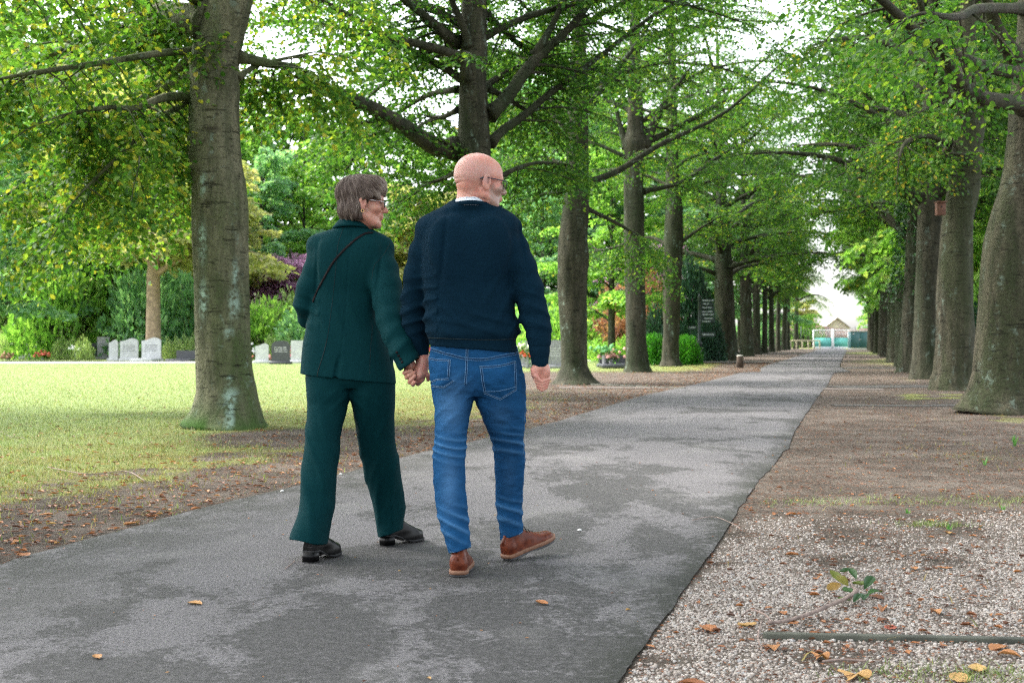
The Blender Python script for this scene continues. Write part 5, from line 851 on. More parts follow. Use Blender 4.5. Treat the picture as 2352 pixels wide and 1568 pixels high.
def make_mesh(name, g, mat, parent, attrs=None, relax=0):
    V, Q = g.polys()
    for _ in range(relax):
        acc = np.zeros_like(V); cnt = np.zeros(len(V))
        for i in range(4):
            np.add.at(acc, Q[:, i], V[Q[:, (i+1) % 4]]+V[Q[:, i-1]]); np.add.at(cnt, Q[:, i], 2)
        V = V*0.5+acc/np.maximum(cnt, 1)[:, None]*0.5
    at = {k: f(V) for k, f in (attrs or {}).items()}
    me = mesh_from(name, V, quads=Q, mat=mat, attrs=at); return obj(name, me, parent), V, Q
def caster(V, Q):
    bv = BVHTree.FromPolygons([tuple(v) for v in V], [tuple(int(i) for i in q) for q in Q])
    def cast(x, y, off=0.001):
        d = Vector(((x-1176)/FPX, 1, (HZ-y)/FPX)).normalized(); h = bv.ray_cast(Vector((0, 0, EYE)), d, 50)
        if h[0] is None: return None
        n = h[1]; n = -n if n.dot(d) > 0 else n
        return np.array(h[0]+n*off), np.array(n)
    return cast
def seam_line(cast, pts, r, parent, off=.0006):
    a = Acc(); lay_line(a, cast, pts, r, off)
    if a.V: a.build('seam', M_BLACKTHREAD, parent)
def lay_line(acc, cast, pts, r, off=0.0006, step=3.0, n=5, dash=None):   # a thread or seam lying on a surface
    pts = np.array(pts, float); seg = np.linalg.norm(np.diff(pts, axis=0), axis=1); m = max(int(seg.sum()/step), 3)
    sp = smooth_path(pts, m) if len(pts) > 2 else np.linspace(pts[0], pts[-1], m)
    run = []
    for x, y in sp:
        h = cast(x, y, off)
        if h is None or (run and np.linalg.norm(h[0]-run[-1]) > 0.05):
            if len(run) > 2: acc.tube(run, r, n)
            run = [] if h is None else [h[0]]
        else: run.append(h[0])
    if len(run) > 2: acc.tube(run, r, n)
def lay_patch(name, cast, poly, mat, parent, th=0.002, step=2.0):           # a flat piece of cloth sewn onto a surface
    poly = np.array(poly, float); lo, hi = poly.min(0), poly.max(0); nx = int((hi[0]-lo[0])/step)+2; ny = int((hi[1]-lo[1])/step)+2
    idx = {}; V = []; A = Acc()
    def inside(x, y):
        c = False; j = len(poly)-1
        for i in range(len(poly)):
            if (poly[i, 1] > y) != (poly[j, 1] > y) and x < (poly[j, 0]-poly[i, 0])*(y-poly[i, 1])/(poly[j, 1]-poly[i, 1])+poly[i, 0]: c = not c
            j = i
        return c
    for i in range(nx):
        for j in range(ny):
            x, y = lo[0]+i*step, lo[1]+j*step
            if inside(x, y):
                h = cast(x, y, th)
                if h: idx[i, j] = len(V); V.append(h[0])
    Q = [[idx[i, j], idx[i, j+1], idx[i+1, j+1], idx[i+1, j]] for (i, j) in idx if (i+1, j) in idx and (i, j+1) in idx and (i+1, j+1) in idx]
    V = np.array(V); n = len(V); cam_dir = norm(V-np.array([0, 0, EYE])); Vb = V+cam_dir*(th*1.6); Q = np.array(Q)
    ed = {}
    for q in Q:
        for a, b in zip(q, np.roll(q, -1)): ed[(a, b)] = ed.get((a, b), 0)+1
    side = [[b, a, a+n, b+n] for (a, b) in ed if (b, a) not in ed]
    A.add(np.vstack([V, Vb]), np.vstack([Q, Q[:, ::-1]+n, np.array(side)])); return A.build(name, mat, parent)

# ---- materials
def cloth(name, col, rough=0.9, scale=900, var=0.12, sheen=0.15, bump=0.25, attr=None, cr=(9, 9, 4), crs=.5):
    t = NT(name); c = t.co(); n = t.noise(c, scale, 2); n2 = t.noise(c, 9, 4)
    a = t.mix(n2, tuple(x*(1-var) for x in col), tuple(min(x*(1+var), 1) for x in col))
    return t.bsdf(t.mix(t.math('MULTIPLY', n, 0.5), a, tuple(min(x*1.7+.004, 1) for x in col)), rough, t.bump(n, bump, 0.002, t.bump(t.noise(t.co(scale=cr), 1.0, 4, .55, .8), crs, .035)), Specular_IOR_Level=0.06)
def skin_mat(name, base, red, hair=None):
    t = NT(name); c = t.co(); n = t.noise(c, 28, 4); n2 = t.noise(c, 350, 3)
    col = t.mix(t.ramp(n, [(.35, 0.0), (.7, 1.0)]), base, red)
    col = t.mix(t.math('MULTIPLY', t.ramp(n2, [(.45, 0.0), (.75, 1.0)]), 0.25), col, tuple(x*.72 for x in red))
    col = t.mix(t.attr('crease_shade'), col, (red[0]*.5, red[1]*.38, red[2]*.34))  # shade of ear hollow and nape fold painted into the skin colour
    if hair:
        hn = t.noise(t.co(scale=(1, 1, .45)), 420, 3); hc = t.ramp(hn, [(.35, tuple(x*.45 for x in hair)), (.62, hair)])
        col = t.mix(t.math('MULTIPLY', t.attr('scalp'), t.ramp(n2, [(.35, .22), (.6, .5)])), col, (.27, .175, .165))
        col = t.mix(t.math('MULTIPLY', t.attr('beard'), t.ramp(hn, [(.3, 0.55), (.6, 1.0)])), col, hc)
    b = t.bump(n2, 0.35, 0.0012)
    return t.bsdf(col, 0.40, b, Subsurface_Weight=0.15, Subsurface_Scale=0.012, Specular_IOR_Level=0.4)
M_SKIN_M = skin_mat('skin_pink', (.50, .255, .200), (.45, .180, .140), (.25, .20, .165))
M_SKIN_W = skin_mat('skin_tan', (.46, .235, .17), (.41, .17, .125))
M_NAVY = cloth('navy_knit', (.0009, .0098, .0195), .95, 260, .22, .12, .9, cr=(7, 7, 11), crs=.22)
M_GREEN = cloth('green_suiting', (.0002, .0195, .0230), .8, 900, .05, .12, .08, cr=(9, 9, 2.6), crs=.18)
M_BLACKTHREAD = plain('dark_seam', (.002, .012, .014), .9)
def denim():
    t = NT('denim'); c = t.co(); n = t.noise(c, 12, 5); tw = t.noise(t.co(scale=(1, 1, .35)), 520, 3)
    base = t.ramp(n, [(.3, (.0035, .030, .088)), (.7, (.007, .052, .140))])
    col = t.mix(t.math('MULTIPLY', t.attr('fade'), t.ramp(tw, [(.3, .4), (.7, 1.0)])), base, (.065, .155, .30))
    col = t.mix(t.math('MULTIPLY', tw, .35), col, (.022, .085, .18))
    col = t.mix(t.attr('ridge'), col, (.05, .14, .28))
    return t.bsdf(col, .88, t.bump(tw, .35, .0015, t.bump(t.noise(t.co(scale=(9, 9, 26)), 1.0, 5, .6, 1.2), .3, .020)), Specular_IOR_Level=.04)
M_DENIM = denim()
M_STITCH = plain('pale_stitch', (.10, .21, .36), .8, .3, 300)
M_DKDEN = plain('dark_denim_seam', (.002, .018, .055), .9, .3, 200)
def shirt():
    t = NT('dotted_shirt'); v = t.n('ShaderNodeTexVoronoi', i_Vector=t.co(), i_Scale=150.0, i_Randomness=0.15)
    return t.bsdf(t.ramp(v.outputs['Distance'], [(.30, (.03, .07, .14)), (.38, (.55, .60, .66))]), .8)
M_SHIRT = shirt()
def leather(name, a, b, rough=.38, scale=40):
    t = NT(name); c = t.co(); n = t.noise(c, scale, 5); f = t.noise(c, 600, 2)
    return t.bsdf(t.ramp(n, [(.35, a), (.65, b)]), rough, t.bump(f, .12, .001), Specular_IOR_Level=.16)
M_LEATHER = leather('brown_leather', (.060, .013, .007), (.125, .030, .013))
M_SOLE = plain('tan_sole', (.16, .075, .042), .7, .2, 60)
M_BLACKL = leather('black_leather', (.0012, .0012, .0014), (.002, .002, .0024), .35)
M_RUBBER = plain('grey_rubber', (.05, .05, .055), .8)
M_METAL = plain('dark_metal', (.02, .03, .05), .3, .1, Metallic=.7)
M_GOLD = plain('gold', (.75, .48, .22), .25, .05, Metallic=1.0)
M_STRAP = plain('strap_leather', (.006, .004, .005), .7, .2, 50, Specular_IOR_Level=.15)
def glass():
    t = NT('lens_glass'); tr = t.n('ShaderNodeBsdfTransparent'); tr.inputs[0].default_value = (.78, .82, .80, 1); gl = t.n('ShaderNodeBsdfGlossy', i_Roughness=.05)
    m = t.n('ShaderNodeMixShader'); m.inputs[0].default_value = .16; t.t.links.new(tr.outputs[0], m.inputs[1]); t.t.links.new(gl.outputs[0], m.inputs[2]); t.t.links.new(m.outputs[0], t.out.inputs[0]); return t.m
M_GLASS = glass()
def hair_mat():
    t = NT('grey_brown_hair'); v = t.attr('v')
    col = t.ramp(v, [(0.0, (.014, .009, .007)), (.36, (.056, .036, .028)), (.62, (.115, .080, .063)), (1.0, (.42, .36, .31))])
    return t.bsdf(col, .55, Specular_IOR_Level=.35)
M_HAIR = hair_mat()

def brow_lash(H, parent):
    m = bpy.data.materials.get('brow_hair') or plain('brow_hair', (.10, .07, .055), .9); a = Acc()
    for sx in (-1, 1):
        a.tube([H.w((sx*.014, .101, .030)), H.w((sx*.032, .098, .035)), H.w((sx*.050, .084, .030))], [.002, .0028, .0012], 5)
    a.build('eyebrows', m, parent); a = Acc(); m2 = bpy.data.materials.get('lash') or plain('lash', (.03, .018, .014), .9)
    for sx in (-1, 1): a.tube([H.w((sx*.020, .0925, .010)), H.w((sx*.033, .0945, .0115)), H.w((sx*.046, .086, .0085))], [.0014, .002, .0014], 5)
    a.build('eyelashes', m2, parent)
def glasses(H, parent, mat, side_mat, w=.066, drop=.018, label=None, earx=.084, tail=True):
    fr = Acc()
    for sx in (-1, 1):
        c = np.array([sx*.033, .112, .006]); th = np.linspace(0, 2*np.pi, 25)
        ring = [H.w(c+np.array([.025*np.sign(np.cos(a))*abs(np.cos(a))**.7, -.006*abs(np.cos(a))*(1 if np.cos(a)*sx > 0 else 0), .0195*np.sign(np.sin(a))*abs(np.sin(a))**.7])) for a in th]
        fr.tube(ring, .0013, 6, cap=False)
    fr.tube([H.w((-.010, .113, .012)), H.w((0, .115, .014)), H.w((.010, .113, .012))], .0013, 6)
    o = fr.build('glasses', mat, parent)
    for sx in (-1, 1):
        L = Acc(); c = np.array([sx*.033, .1115, .006]); th = np.linspace(0, 2*np.pi, 24, endpoint=False)
        V = [H.w(c)]+[H.w(c+np.array([.0245*np.sign(np.cos(a))*abs(np.cos(a))**.7, -.006*abs(np.cos(a))*(1 if np.cos(a)*sx > 0 else 0), .019*np.sign(np.sin(a))*abs(np.sin(a))**.7])) for a in th]
        L.add(V, T=[[0, 1+i, 1+(i+1) % 24] for i in range(24)]); L.build('lens', M_GLASS, o)
        T = Acc(); T.tube([H.w((sx*.058, .106, .014)), H.w((sx*.072, .085, .016)), H.w((sx*(earx+.001), .03, .019)), H.w((sx*earx, -.015 if tail else .012, .022)), H.w((sx*(earx+(.003 if tail else -.006)), -.036 if tail else .0, .012))], [.0018, .0022, .0024, .0022, .0030 if tail else .002], 6)
        T.build('temple', side_mat, o)
    brow_lash(H, parent)
    return o
def torus_ring(acc, H, c, R, r, ax=0): 
    th = np.linspace(0, 2*np.pi, 17); acc.tube([H.w(np.array(c)+np.array([0, R*math.cos(a), R*math.sin(a)])) for a in th], r, 6, cap=False)

# ================================================================== the man
A_ = lambda x, y: (631.6+x*.3442, 321.6+y*.3442)
B_ = lambda x, y: (631.6+x*.3662, 803.9+y*.3662)
H_ = lambda x, y: (890+x*.0586, 803.9+y*.0586)
F_ = lambda x, y: (890+x*.1709, 775.2+y*.1709)
def man():
    root_loc = P(1098, 1250, 5.72); root_loc[2] = 0
    head = Head((-.1436, 5.70, 1.707), 65, -3, 1.0)
    YT = 5.72
    torso = [(430, 1190, 1425, 5.69, .070), (455, 1140, 1470, 5.70, .075), (485, 1075, 1530, YT, .088), (520, 1010, 1585, YT, .100), (560, 968, 1612, YT, .110), (640, 960, 1620, YT, .122), (750, 968, 1602, YT, .130),
             (900, 978, 1588, YT, .134), (1050, 1000, 1590, YT, .134), (1150, 1006, 1602, YT, .136), (1230, 1010, 1614, YT, .138), (1285, 1010, 1632, YT, .143), (1310, 1018, 1622, YT, .140), (1335, 1034, 1608, YT, .130), (1370, 1038, 1614, YT, .128), (1430, 1038, 1627, YT, .128)]
    torso = [(A_(0, y)[1], A_(l, 0)[0], A_(r, 0)[0], Y, b) for y, l, r, Y, b in torso]
    ra = [(1548, 640, 80, 5.72), (1590, 720, 96, 5.71), (1640, 850, 100, 5.70), (1692, 1000, 95, 5.69), (1724, 1130, 87, 5.68), (1752, 1230, 78, 5.665), (1764, 1320, 72, 5.65), (1768, 1400, 66, 5.64), (1770, 1478, 62, 5.635)]
    ra = [(*A_(x, y), r*.3442, Y) for x, y, r, Y in ra]
    la = [(1030, 640, 78, 5.73), (985, 750, 88, 5.74), (952, 900, 88, 5.76), (934, 1050, 84, 5.79), (928, 1150, 80, 5.81), (940, 1260, 74, 5.83), (958, 1350, 62, 5.84), (975, 1400, 54, 5.845), (985, 1455, 50, 5.84)]
    la = [(*A_(x, y), r*.3442, Y) for x, y, r, Y in la]
    hips = [(770, 998, 1176, 5.72, .112), (798, 989, 1188, 5.72, .118), (825, 985, 1195, 5.72, .122), (850, 986, 1200, 5.715, .126), (875, 992, 1203, 5.715, .120), (895, 1000, 1200, 5.715, .106), (908, 1012, 1190, 5.715, .086)]
    lleg = [(862, 992, 1086, 5.71, .108), (880, 990, 1089, 5.71, .110), (910, 993, 1090, 5.71, .104), (935, 998, 1084, 5.70, .098), (969, 999, 1075, 5.69, .090), (1009, 998, 1071, 5.67, .080), (1060, 994.5, 1067.5, 5.64, .072), (1115, 996, 1069, 5.62, .070), (1170, 1003, 1073, 5.59, .068), (1207, 1012, 1076, 5.57, .068), (1240, 1022, 1080, 5.56, .070), (1268, 1031, 1083, 5.555, .071), (1284, 1032, 1084, 5.555, .071)]
    rleg = [(862, 1096, 1202, 5.71, .108), (880, 1091, 1206, 5.71, .110), (910, 1090, 1208.5, 5.72, .105), (935, 1097, 1208, 5.73, .100), (960, 1108, 1207, 5.75, .094), (987, 1119, 1205, 5.77, .088), (1012, 1130, 1201.5, 5.80, .080), (1040, 1135, 1206, 5.83, .074), (1060, 1136, 1206.5, 5.85, .072), (1097, 1137.7, 1203, 5.88, .070), (1152, 1139, 1199.5, 5.92, .068), (1190, 1143, 1199, 5.935, .072), (1221, 1148, 1203, 5.945, .078), (1247, 1149, 1206, 5.945, .080)]
    # -- body: one continuous surface
    g = Grid((-.62, 5.45, .0), (.22, 6.10, 1.87), .0033)
    sculpt_head(g, head, True)
    g.add(head.E((0, -.068, -.018), (.050, .030, .030)), .02)          # nape roll
    g.add(rcone(head.w((0, -.02, -.02)), P(1081, 468, 5.70), .058, .062), .02)
    g.add(rcone(P(1081, 455, 5.70), P(1083, 500, 5.73), .060, .075), .02)
    g.add(rcone(head.w((.055, -.01, -.03)), P(1098, 478, 5.70), .016, .018), .012)
    g.add(column([r for r in torso if r[0] > 483], 2.2, .016), .02); g.add(column(hips, 2.2, .012), .02); g.add(column(lleg[:-2], 2, .012), .02); g.add(column(rleg[:-2], 2, .012), .02)
    chain(g, ra, .02, .012); chain(g, la, .02, .012)
    # feet inside the shoes
    g.add(rcone(P(1054, 1240, 5.56), P(1056, 1290, 5.56), .030, .024), .01); g.add(rcone(P(1056, 1292, 5.56), P(1062, 1294, 5.70), .022, .020), .01)
    g.add(rcone(P(1177, 1210, 5.95), P(1178, 1248, 5.94), .030, .024), .01); g.add(rcone(P(1180, 1250, 5.95), P(1222, 1240, 6.05), .022, .020), .01)
    # right hand, loosely closed, palm to the back
    o = P(1241.5, 833, 5.635); q = lambda u, v, w: o+np.array([u, -w, -v])
    g.add(rcone(q(0, -.03, 0), q(0, .02, 0), .029, .030), .012)
    g.add(ell(q(0, .045, -.002), (.042, .017, .044)), .012)
    g.add(ell(q(-.022, .036, .012), (.021, .018, .032)), .008)
    g.add(ell(q(.026, .036, .010), (.017, .015, .032)), .008)
    finger(g, [q(-.034, .030, .012), q(-.020, .058, .022), q(-.006, .074, .022)], [.012, .0105, .008])
    for i in range(4):
        finger(g, [q(.032, .052-.002*i, -.012), q(.036-.004*i, .070+.0125*i, .002), q(.006, .081+.0125*i, .020-.003*i), q(-.026+.005*i, .072+.0125*i, .016-.004*i)], [.0095, .0085, .0080, .0068], .001)
    # left hand in hers
    h = lambda x, y, Y: P(*H_(x, y), Y)
    g.add(rcone(h(1420, 250, 5.835), h(1390, 450, 5.825), .028, .027), .012)
    g.add(rcone(h(1380, 450, 5.815), h(1260, 950, 5.795), .028, .024), .012)
    g.add(rcone(h(1440, 520, 5.815), h(1450, 900, 5.800), .021, .016), .012)
    g.add(rcone(h(1230, 700, 5.815), h(1150, 1050, 5.800), .020, .016), .012)
    finger(g, [h(1480, 880, 5.798), h(1575, 980, 5.80), h(1600, 1080, 5.81), h(1590, 1170, 5.82)], [.0125, .0105, .0095, .008])
    finger(g, [h(1400, 980, 5.795), h(1370, 1150, 5.80), h(1290, 1230, 5.825), h(1180, 1150, 5.84)], [.012, .0105, .010, .0085])
    finger(g, [h(1290, 1040, 5.795), h(1290, 1210, 5.805), h(1220, 1290, 5.825), h(1100, 1200, 5.84)], [.0115, .0105, .0095, .0085])
    finger(g, [h(1180, 1060, 5.80), h(1170, 1220, 5.81), h(1200, 1330, 5.825), h(1100, 1280, 5.84)], [.011, .0095, .0085, .008])
    finger(g, [h(1480, 420, 5.83), h(1560, 480, 5.845), h(1585, 640, 5.86), h(1540, 780, 5.86)], [.014, .012, .010, .0085])
    def cr(x, y, z):          # creases of skin on the nape and neck
        L = head.loc(np.stack([x, y, z], -1)); v = -.0045*gauss(L[:, 2], -.006+.08*np.abs(L[:, 0]), .0032)*(L[:, 1] < -.055)*gauss(L[:, 0], -.02, .05)
        v -= .0022*gauss(L[:, 2], .014, .0035)*(L[:, 1] < -.05)*gauss(L[:, 0], 0, .05)
        ph = (L[:, 0]-.045)*.8+(L[:, 2]+.06)*.9
        v -= .0028*gauss(ph, 0, .004)*(L[:, 2] < -.025)*(L[:, 1] < .02)*gauss(L[:, 0], .06, .03)
        return v
    g.disp(cr, P(1040, 520, 5.6), P(1180, 340, 5.85))
    def beard(V):
        L = head.loc(V); m = (L[:, 2] < .012)*np.clip((L[:, 1]-.012-.35*np.clip(L[:, 2]+.03, 0, 1))/.018, 0, 1)*np.clip((.012-L[:, 2])/.02, 0, 1)
        cheek = np.clip((L[:, 2]+.030-.9*np.clip(L[:, 1]-.055, 0, 1))/-.014+1.2, 0, 1); side = np.clip((.050-L[:, 1])/.012, 0, 1)
        m = m*np.maximum(cheek, side*.9); m *= (L[:, 2] > -.125)*1.0*(V[:, 2] > 1.5)
        lips = gauss(L[:, 2], -.061, .010)*(L[:, 1] > .092); return np.clip(m*(1-lips), 0, 1)*.8
    def crease_shade(V):  # mask for the painted shade in ear and nape
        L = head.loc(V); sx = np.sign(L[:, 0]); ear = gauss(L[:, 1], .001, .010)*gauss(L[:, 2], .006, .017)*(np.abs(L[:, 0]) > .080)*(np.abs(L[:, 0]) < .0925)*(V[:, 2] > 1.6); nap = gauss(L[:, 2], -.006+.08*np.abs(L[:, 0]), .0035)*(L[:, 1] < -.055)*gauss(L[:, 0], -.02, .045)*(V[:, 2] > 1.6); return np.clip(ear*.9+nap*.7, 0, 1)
    def scalp(V):
        L = head.loc(V); a = np.clip((.105-L[:, 2]-.35*np.clip(L[:, 1]+.02, -1, 1))/.03, 0, 1)*np.clip((.035-L[:, 1])/.03, 0, 1)*np.clip((L[:, 2]+.01)/.02, 0, 1); return a*(V[:, 2] > 1.6)
    body, _, _ = make_mesh('person', g, M_SKIN_M, None, {'beard': beard, 'crease_shade': crease_shade, 'scalp': scalp}, 0)
    tag(body, 'bald bearded man in a navy sweater and blue jeans, walking and holding the woman\'s hand', 'person', 'walking couple')
    body.location = (0, 0, 0)
    # -- sweater
    g = Grid((-.62, 5.48, .88), (.22, 5.98, 1.70), .0042)
    g.add(column(torso, 2.35), 0)
    g.add(rcone(P(*A_(1250, 480), 5.72), P(*A_(1050, 600), 5.73), .065, .072), .035); g.add(rcone(P(*A_(1390, 480), 5.72), P(*A_(1530, 590), 5.72), .065, .074), .035)
    chain(g, ra, .022); chain(g, la, .022)
    for s_, cx in ((-1, 1170), (1, 1430)): g.add(ell(P(*A_(cx, 700), 5.615), (.085, .03, .12)), .05)   # shoulder blades
    zl = P(*A_(1040, 1372), 5.60)[2]; zr = P(*A_(1625, 1420), 5.60)[2]; xl = P(*A_(1040, 0), 5.6)[0]; xr = P(*A_(1625, 0), 5.6)[0]
    g.clip(lambda x, y, z: (zl+(x-xl)/(xr-xl)*(zr-zl))-z+0*y, (xl-.02, 5.48, .85), (xr+.012, 5.98, 1.02))
    zb = P(*A_(0, 1310), 5.6)[2]; zc = P(*A_(0, 1400), 5.64)[2]
    def sw(x, y, z):
        v = .0025*lump(x, y, z, 5, 3)
        low = gauss(z, zb+.05, .06); v += .0055*low*folds(x, y, z, 13, 2.5, 0, 0, 1.5)
        v += .0075*gauss(z, 1.18, .15)*folds(x, y, z, 7.5, -9, 0, 1.3, 1.0, 3)*gauss(x, .01, .12)
        v += .0065*gauss(z, 1.13, .12)*folds(x, y, z, 9, 7, 0, .3, 1.0, 3)*gauss(x, -.28, .09)
        rx = np.abs(x-.01)       # arm-hole creases
        v -= .0110*gauss(x-(.0+.16*(1.62-z)), .012, .011)*gauss(z, 1.44, .11)*(x > -.12)
        v -= .0100*gauss(x+.300-.10*(z-1.40), 0, .011)*gauss(z, 1.42, .13)
        v += .0075*(x > .03)*gauss(z, 1.12, .10)*folds(x, y, z, 17, 6, 0, 2, 1.6)
        v += .0075*(x < -.33)*gauss(z, 1.16, .12)*folds(x, y, z, 15, -6, 0, 2, 1.6)
        rib = (z < zb-.004)*(x > xl-.02)*(x < xr+.005); v += rib*.0007*np.sin(2*np.pi*np.arctan2(y-5.72, x+.12)*45)
        cuff = (x > xr+.005)*(z < zc+.02); v -= cuff*.0035
        v += cuff*.0007*np.sin(x*1400)
        return v
    g.disp(sw)
    ob, V, Q = make_mesh('sweater', g, M_NAVY, body, None, 1)
    cast = caster(V, Q)
    seam_line(cast, [A_(1022, 1318), A_(1200, 1326), A_(1400, 1332), A_(1612, 1328)], .0014, ob)
    nb = Acc(); cN = P(1082, 470, 5.70)       # ribbed neck band
    for dz, R_, r_ in ((0, .0815, .0078), (-.006, .084, .0078)):
        nb.tube([cN+np.array([R_*math.cos(a), .078*math.sin(a), .004-.022*(1+math.sin(a))*.5+dz]) for a in np.linspace(0, 2*np.pi, 41)], r_, 8, cap=False)
    nb.build('neck_band', M_NAVY, ob)
    # -- shirt collar
    sc_ = Acc(); th = np.linspace(0, 2*np.pi, 49); rows = []
    for R_, z_ in ((.0690, .010), (.0655, .021), (.0665, .0245), (.0700, .0240), (.0800, .0), (.0835, -.014)):
        rows.append(np.stack([cN[0]+R_*np.cos(th), cN[1]+(R_-.004)*np.sin(th), cN[2]+z_-.020*(1+np.sin(th))*.5+0*th+.004], -1))
    Vc = np.concatenate(rows); n_ = 49; Qc = [[k*n_+i, k*n_+i+1, (k+1)*n_+i+1, (k+1)*n_+i] for k in range(len(rows)-1) for i in range(n_-1)]
    sc_.add(Vc, Qc).build('shirt_collar', M_SHIRT, body)
    # -- jeans
    g = Grid((-.42, 5.46, .08), (.12, 6.06, 1.02), .0040)
    g.add(column(hips, 2.2), 0); g.add(column(lleg, 2.05), .014); g.add(column(rleg, 2.05), .014)
    for cx_ in (1042, 1148): g.add(ell(P(cx_, 862, 5.65), (.070, .060, .085)), .03)
    def hem(x0, y0, x1, y1, Y):
        a = P(x0, y0, Y); b = P(x1, y1, Y); m = (b[2]-a[2])/(b[0]-a[0])
        g.clip(lambda x, y, z: (a[2]+(x-a[0])*m-(y-Y)*.12)-z, (a[0]-.03, Y-.12, .06), (b[0]+.03, Y+.16, .28))
    hem(1032, 1271, 1083, 1257, 5.50); hem(1150, 1241, 1204, 1222, 5.885)
    def jn(x, y, z):
        L = x < -.165; zk = P(0, 1025, 5.68)[2]; v = .002*lump(x, y, z, 7, 5)
        v += .0060*gauss(z, zk-.005, .050)*folds(x, y, z, 26, 5, 0, .5, 1.6, 1.5)
        v += .0035*gauss(z, zk+.12, .06)*folds(x, y, z, 16, np.where(L, -9, 9), 0, 1.0, 1.2)
        v += .0065*gauss(z, .22, .075)*folds(x, y, z, 22, 8, 0, 2.2, 1.8, 1.5)
        v += .0055*gauss(z, .80, .07)*folds(x, y, z, 14, np.where(L, -14, 12), 0, .2, .9)*gauss(x, -.165, .12)
        v += .0050*gauss(z, .83, .030)*gauss(x, -.30, .07)*folds(x, y, z, 22, -10, 0, 0, 1.0)
        v += .0026*gauss(z, .40, .12)*folds(x, y, z, 11, -6, 0, 3, 1.5)
        v += .0016*lump(x, y, z, 22, 6)
        return v
    g.disp(jn)
    def fade(V):
        f = np.zeros(len(V))
        for x_, y_, Y_, sx, sz, a in ((1035, 935, 5.6, .055, .10, 1.0), (1032, 1110, 5.55, .035, .12, .9), (1150, 955, 5.65, .05, .06, .35), (1170, 1090, 5.8, .03, .10, .3), (1060, 880, 5.6, .05, .05, .25)):
            p = P(x_, y_, Y_); f += a*gauss(V[:, 0], p[0], sx)*gauss(V[:, 2], p[2], sz)
        return np.clip(f, 0, 1)
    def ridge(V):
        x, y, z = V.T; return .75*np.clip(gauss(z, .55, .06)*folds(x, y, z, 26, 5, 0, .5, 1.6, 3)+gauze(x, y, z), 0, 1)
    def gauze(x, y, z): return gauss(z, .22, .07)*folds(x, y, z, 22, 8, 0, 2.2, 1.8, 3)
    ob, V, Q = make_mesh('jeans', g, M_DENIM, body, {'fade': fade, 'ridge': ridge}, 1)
    cast = caster(V, Q)
    pk = [[F_(*p) for p in ((560, 268), (850, 300), (832, 540), (880, 575), (770, 668), (600, 655), (575, 600))], [F_(*p) for p in ((1240, 385), (1710, 318), (1728, 690), (1515, 832), (1295, 745))]]
    for poly in pk: lay_patch('pocket', cast, poly, M_DENIM, ob, .0035, 1.6)
    W = .0009
    def thread(pts, w, off, m_=None):
        a = Acc(); lay_line(a, cast, pts, w, off, 2.5)
        if a.V: a.build('stitching' if m_ is None else 'seam', m_ or M_STITCH, ob)
    def seam(pts, dx=0, dy=2.2, both=True):
        pts = [F_(*p) for p in pts]; thread(pts, W, .0045)
        if both: thread([(x+dx, y+dy) for x, y in pts], W*.8, .0045); thread([(x+dx*.5, y+dy*.5) for x, y in pts], W*1.3, .0038, M_DKDEN)
    seam([(580, 135), (800, 205), (1060, 268), (1300, 275), (1550, 235), (1765, 190)], 0, 5.5)
    seam([(1058, 150), (1055, 268), (1048, 420), (1030, 630)], 4.5, 0); seam([(560, 268), (680, 290), (850, 300)], 0, 4); seam([(850, 300), (832, 530)], -4.5, 0); seam([(600, 655), (770, 668)], 0, -3); seam([(575, 600), (680, 555), (830, 550)], 0, 3); seam([(770, 668), (900, 575)], -3, -1)
    seam([(1240, 385), (1450, 378), (1600, 350), (1710, 318)], 0, 4.5); seam([(1240, 385), (1295, 740)], 4.5, -1); seam([(1295, 745), (1515, 832)], 0, -3.5); seam([(1515, 832), (1728, 700)], 0, -3.5); seam([(1712, 318), (1728, 690)], -3.5, 0); seam([(1305, 715), (1500, 710), (1722, 655)], 0, 4, False)
    Bs = lambda pts: [((x+0*0), y) for x, y in [B_(*p) for p in pts]]
    for pts in ([(1240, 345), (1212, 450), (1200, 560), (1190, 690), (1192, 850), (1205, 1000), (1207, 1045)], [(1572, 320), (1565, 480), (1558, 620), (1568, 700), (1556, 850), (1548, 1000)], [(1098, 1262), (1160, 1266), (1230, 1226)], [(1418, 1182), (1480, 1182), (1556, 1134)]):
        thread([(x-1.0*(pts[0][0] > 1500)+1.0*(pts[0][0] == 1240), y) for x, y in Bs(pts)], W*.9, .001)
    glasses(head, body, M_METAL, M_METAL)
    rg = Acc(); c = h(1318, 1215, 5.808); rg.tube([c+np.array([.0112*math.cos(a), .0112*math.sin(a), .0035*math.cos(a)]) for a in np.linspace(0, 2*np.pi, 17)], .0016, 6, cap=False); rg.build('ring', M_GOLD, body)
    rg = Acc(); c = q(.0350, .078, .000); rg.tube([c+np.array([.0108*math.cos(a), .0108*math.sin(a)*.6, .0100*math.sin(a)]) for a in np.linspace(0, 2*np.pi, 17)], .0013, 6, cap=False); rg.build('ring', M_GOLD, body)
    # -- shoes
    def shoe(at, yaw, pitch):
        M = trot(yaw)@np.array(Matrix.Rotation(rad(pitch), 3, 'X')); T = lambda V: V@M.T+np.array(at)
        g = Grid((-.07, -.02, .0), (.07, .33, .16), .003)
        def up(x, y, z):
            hw = np.interp(y, [0, .03, .10, .17, .23, .27, .305], [.030, .036, .036, .044, .046, .040, .012]); top = np.interp(y, [0, .02, .08, .10, .16, .22, .28, .305], [.084, .112, .130, .125, .088, .062, .052, .035])
            a = np.abs(x/hw)**2.4; b = np.clip((z-.022)/(top-.022), 0, 5)**2.6; k = (a+b)**(1/2.4)
            return np.maximum((k-1)*.04, np.maximum(.02-z, np.abs(y-.1525)-.1525))
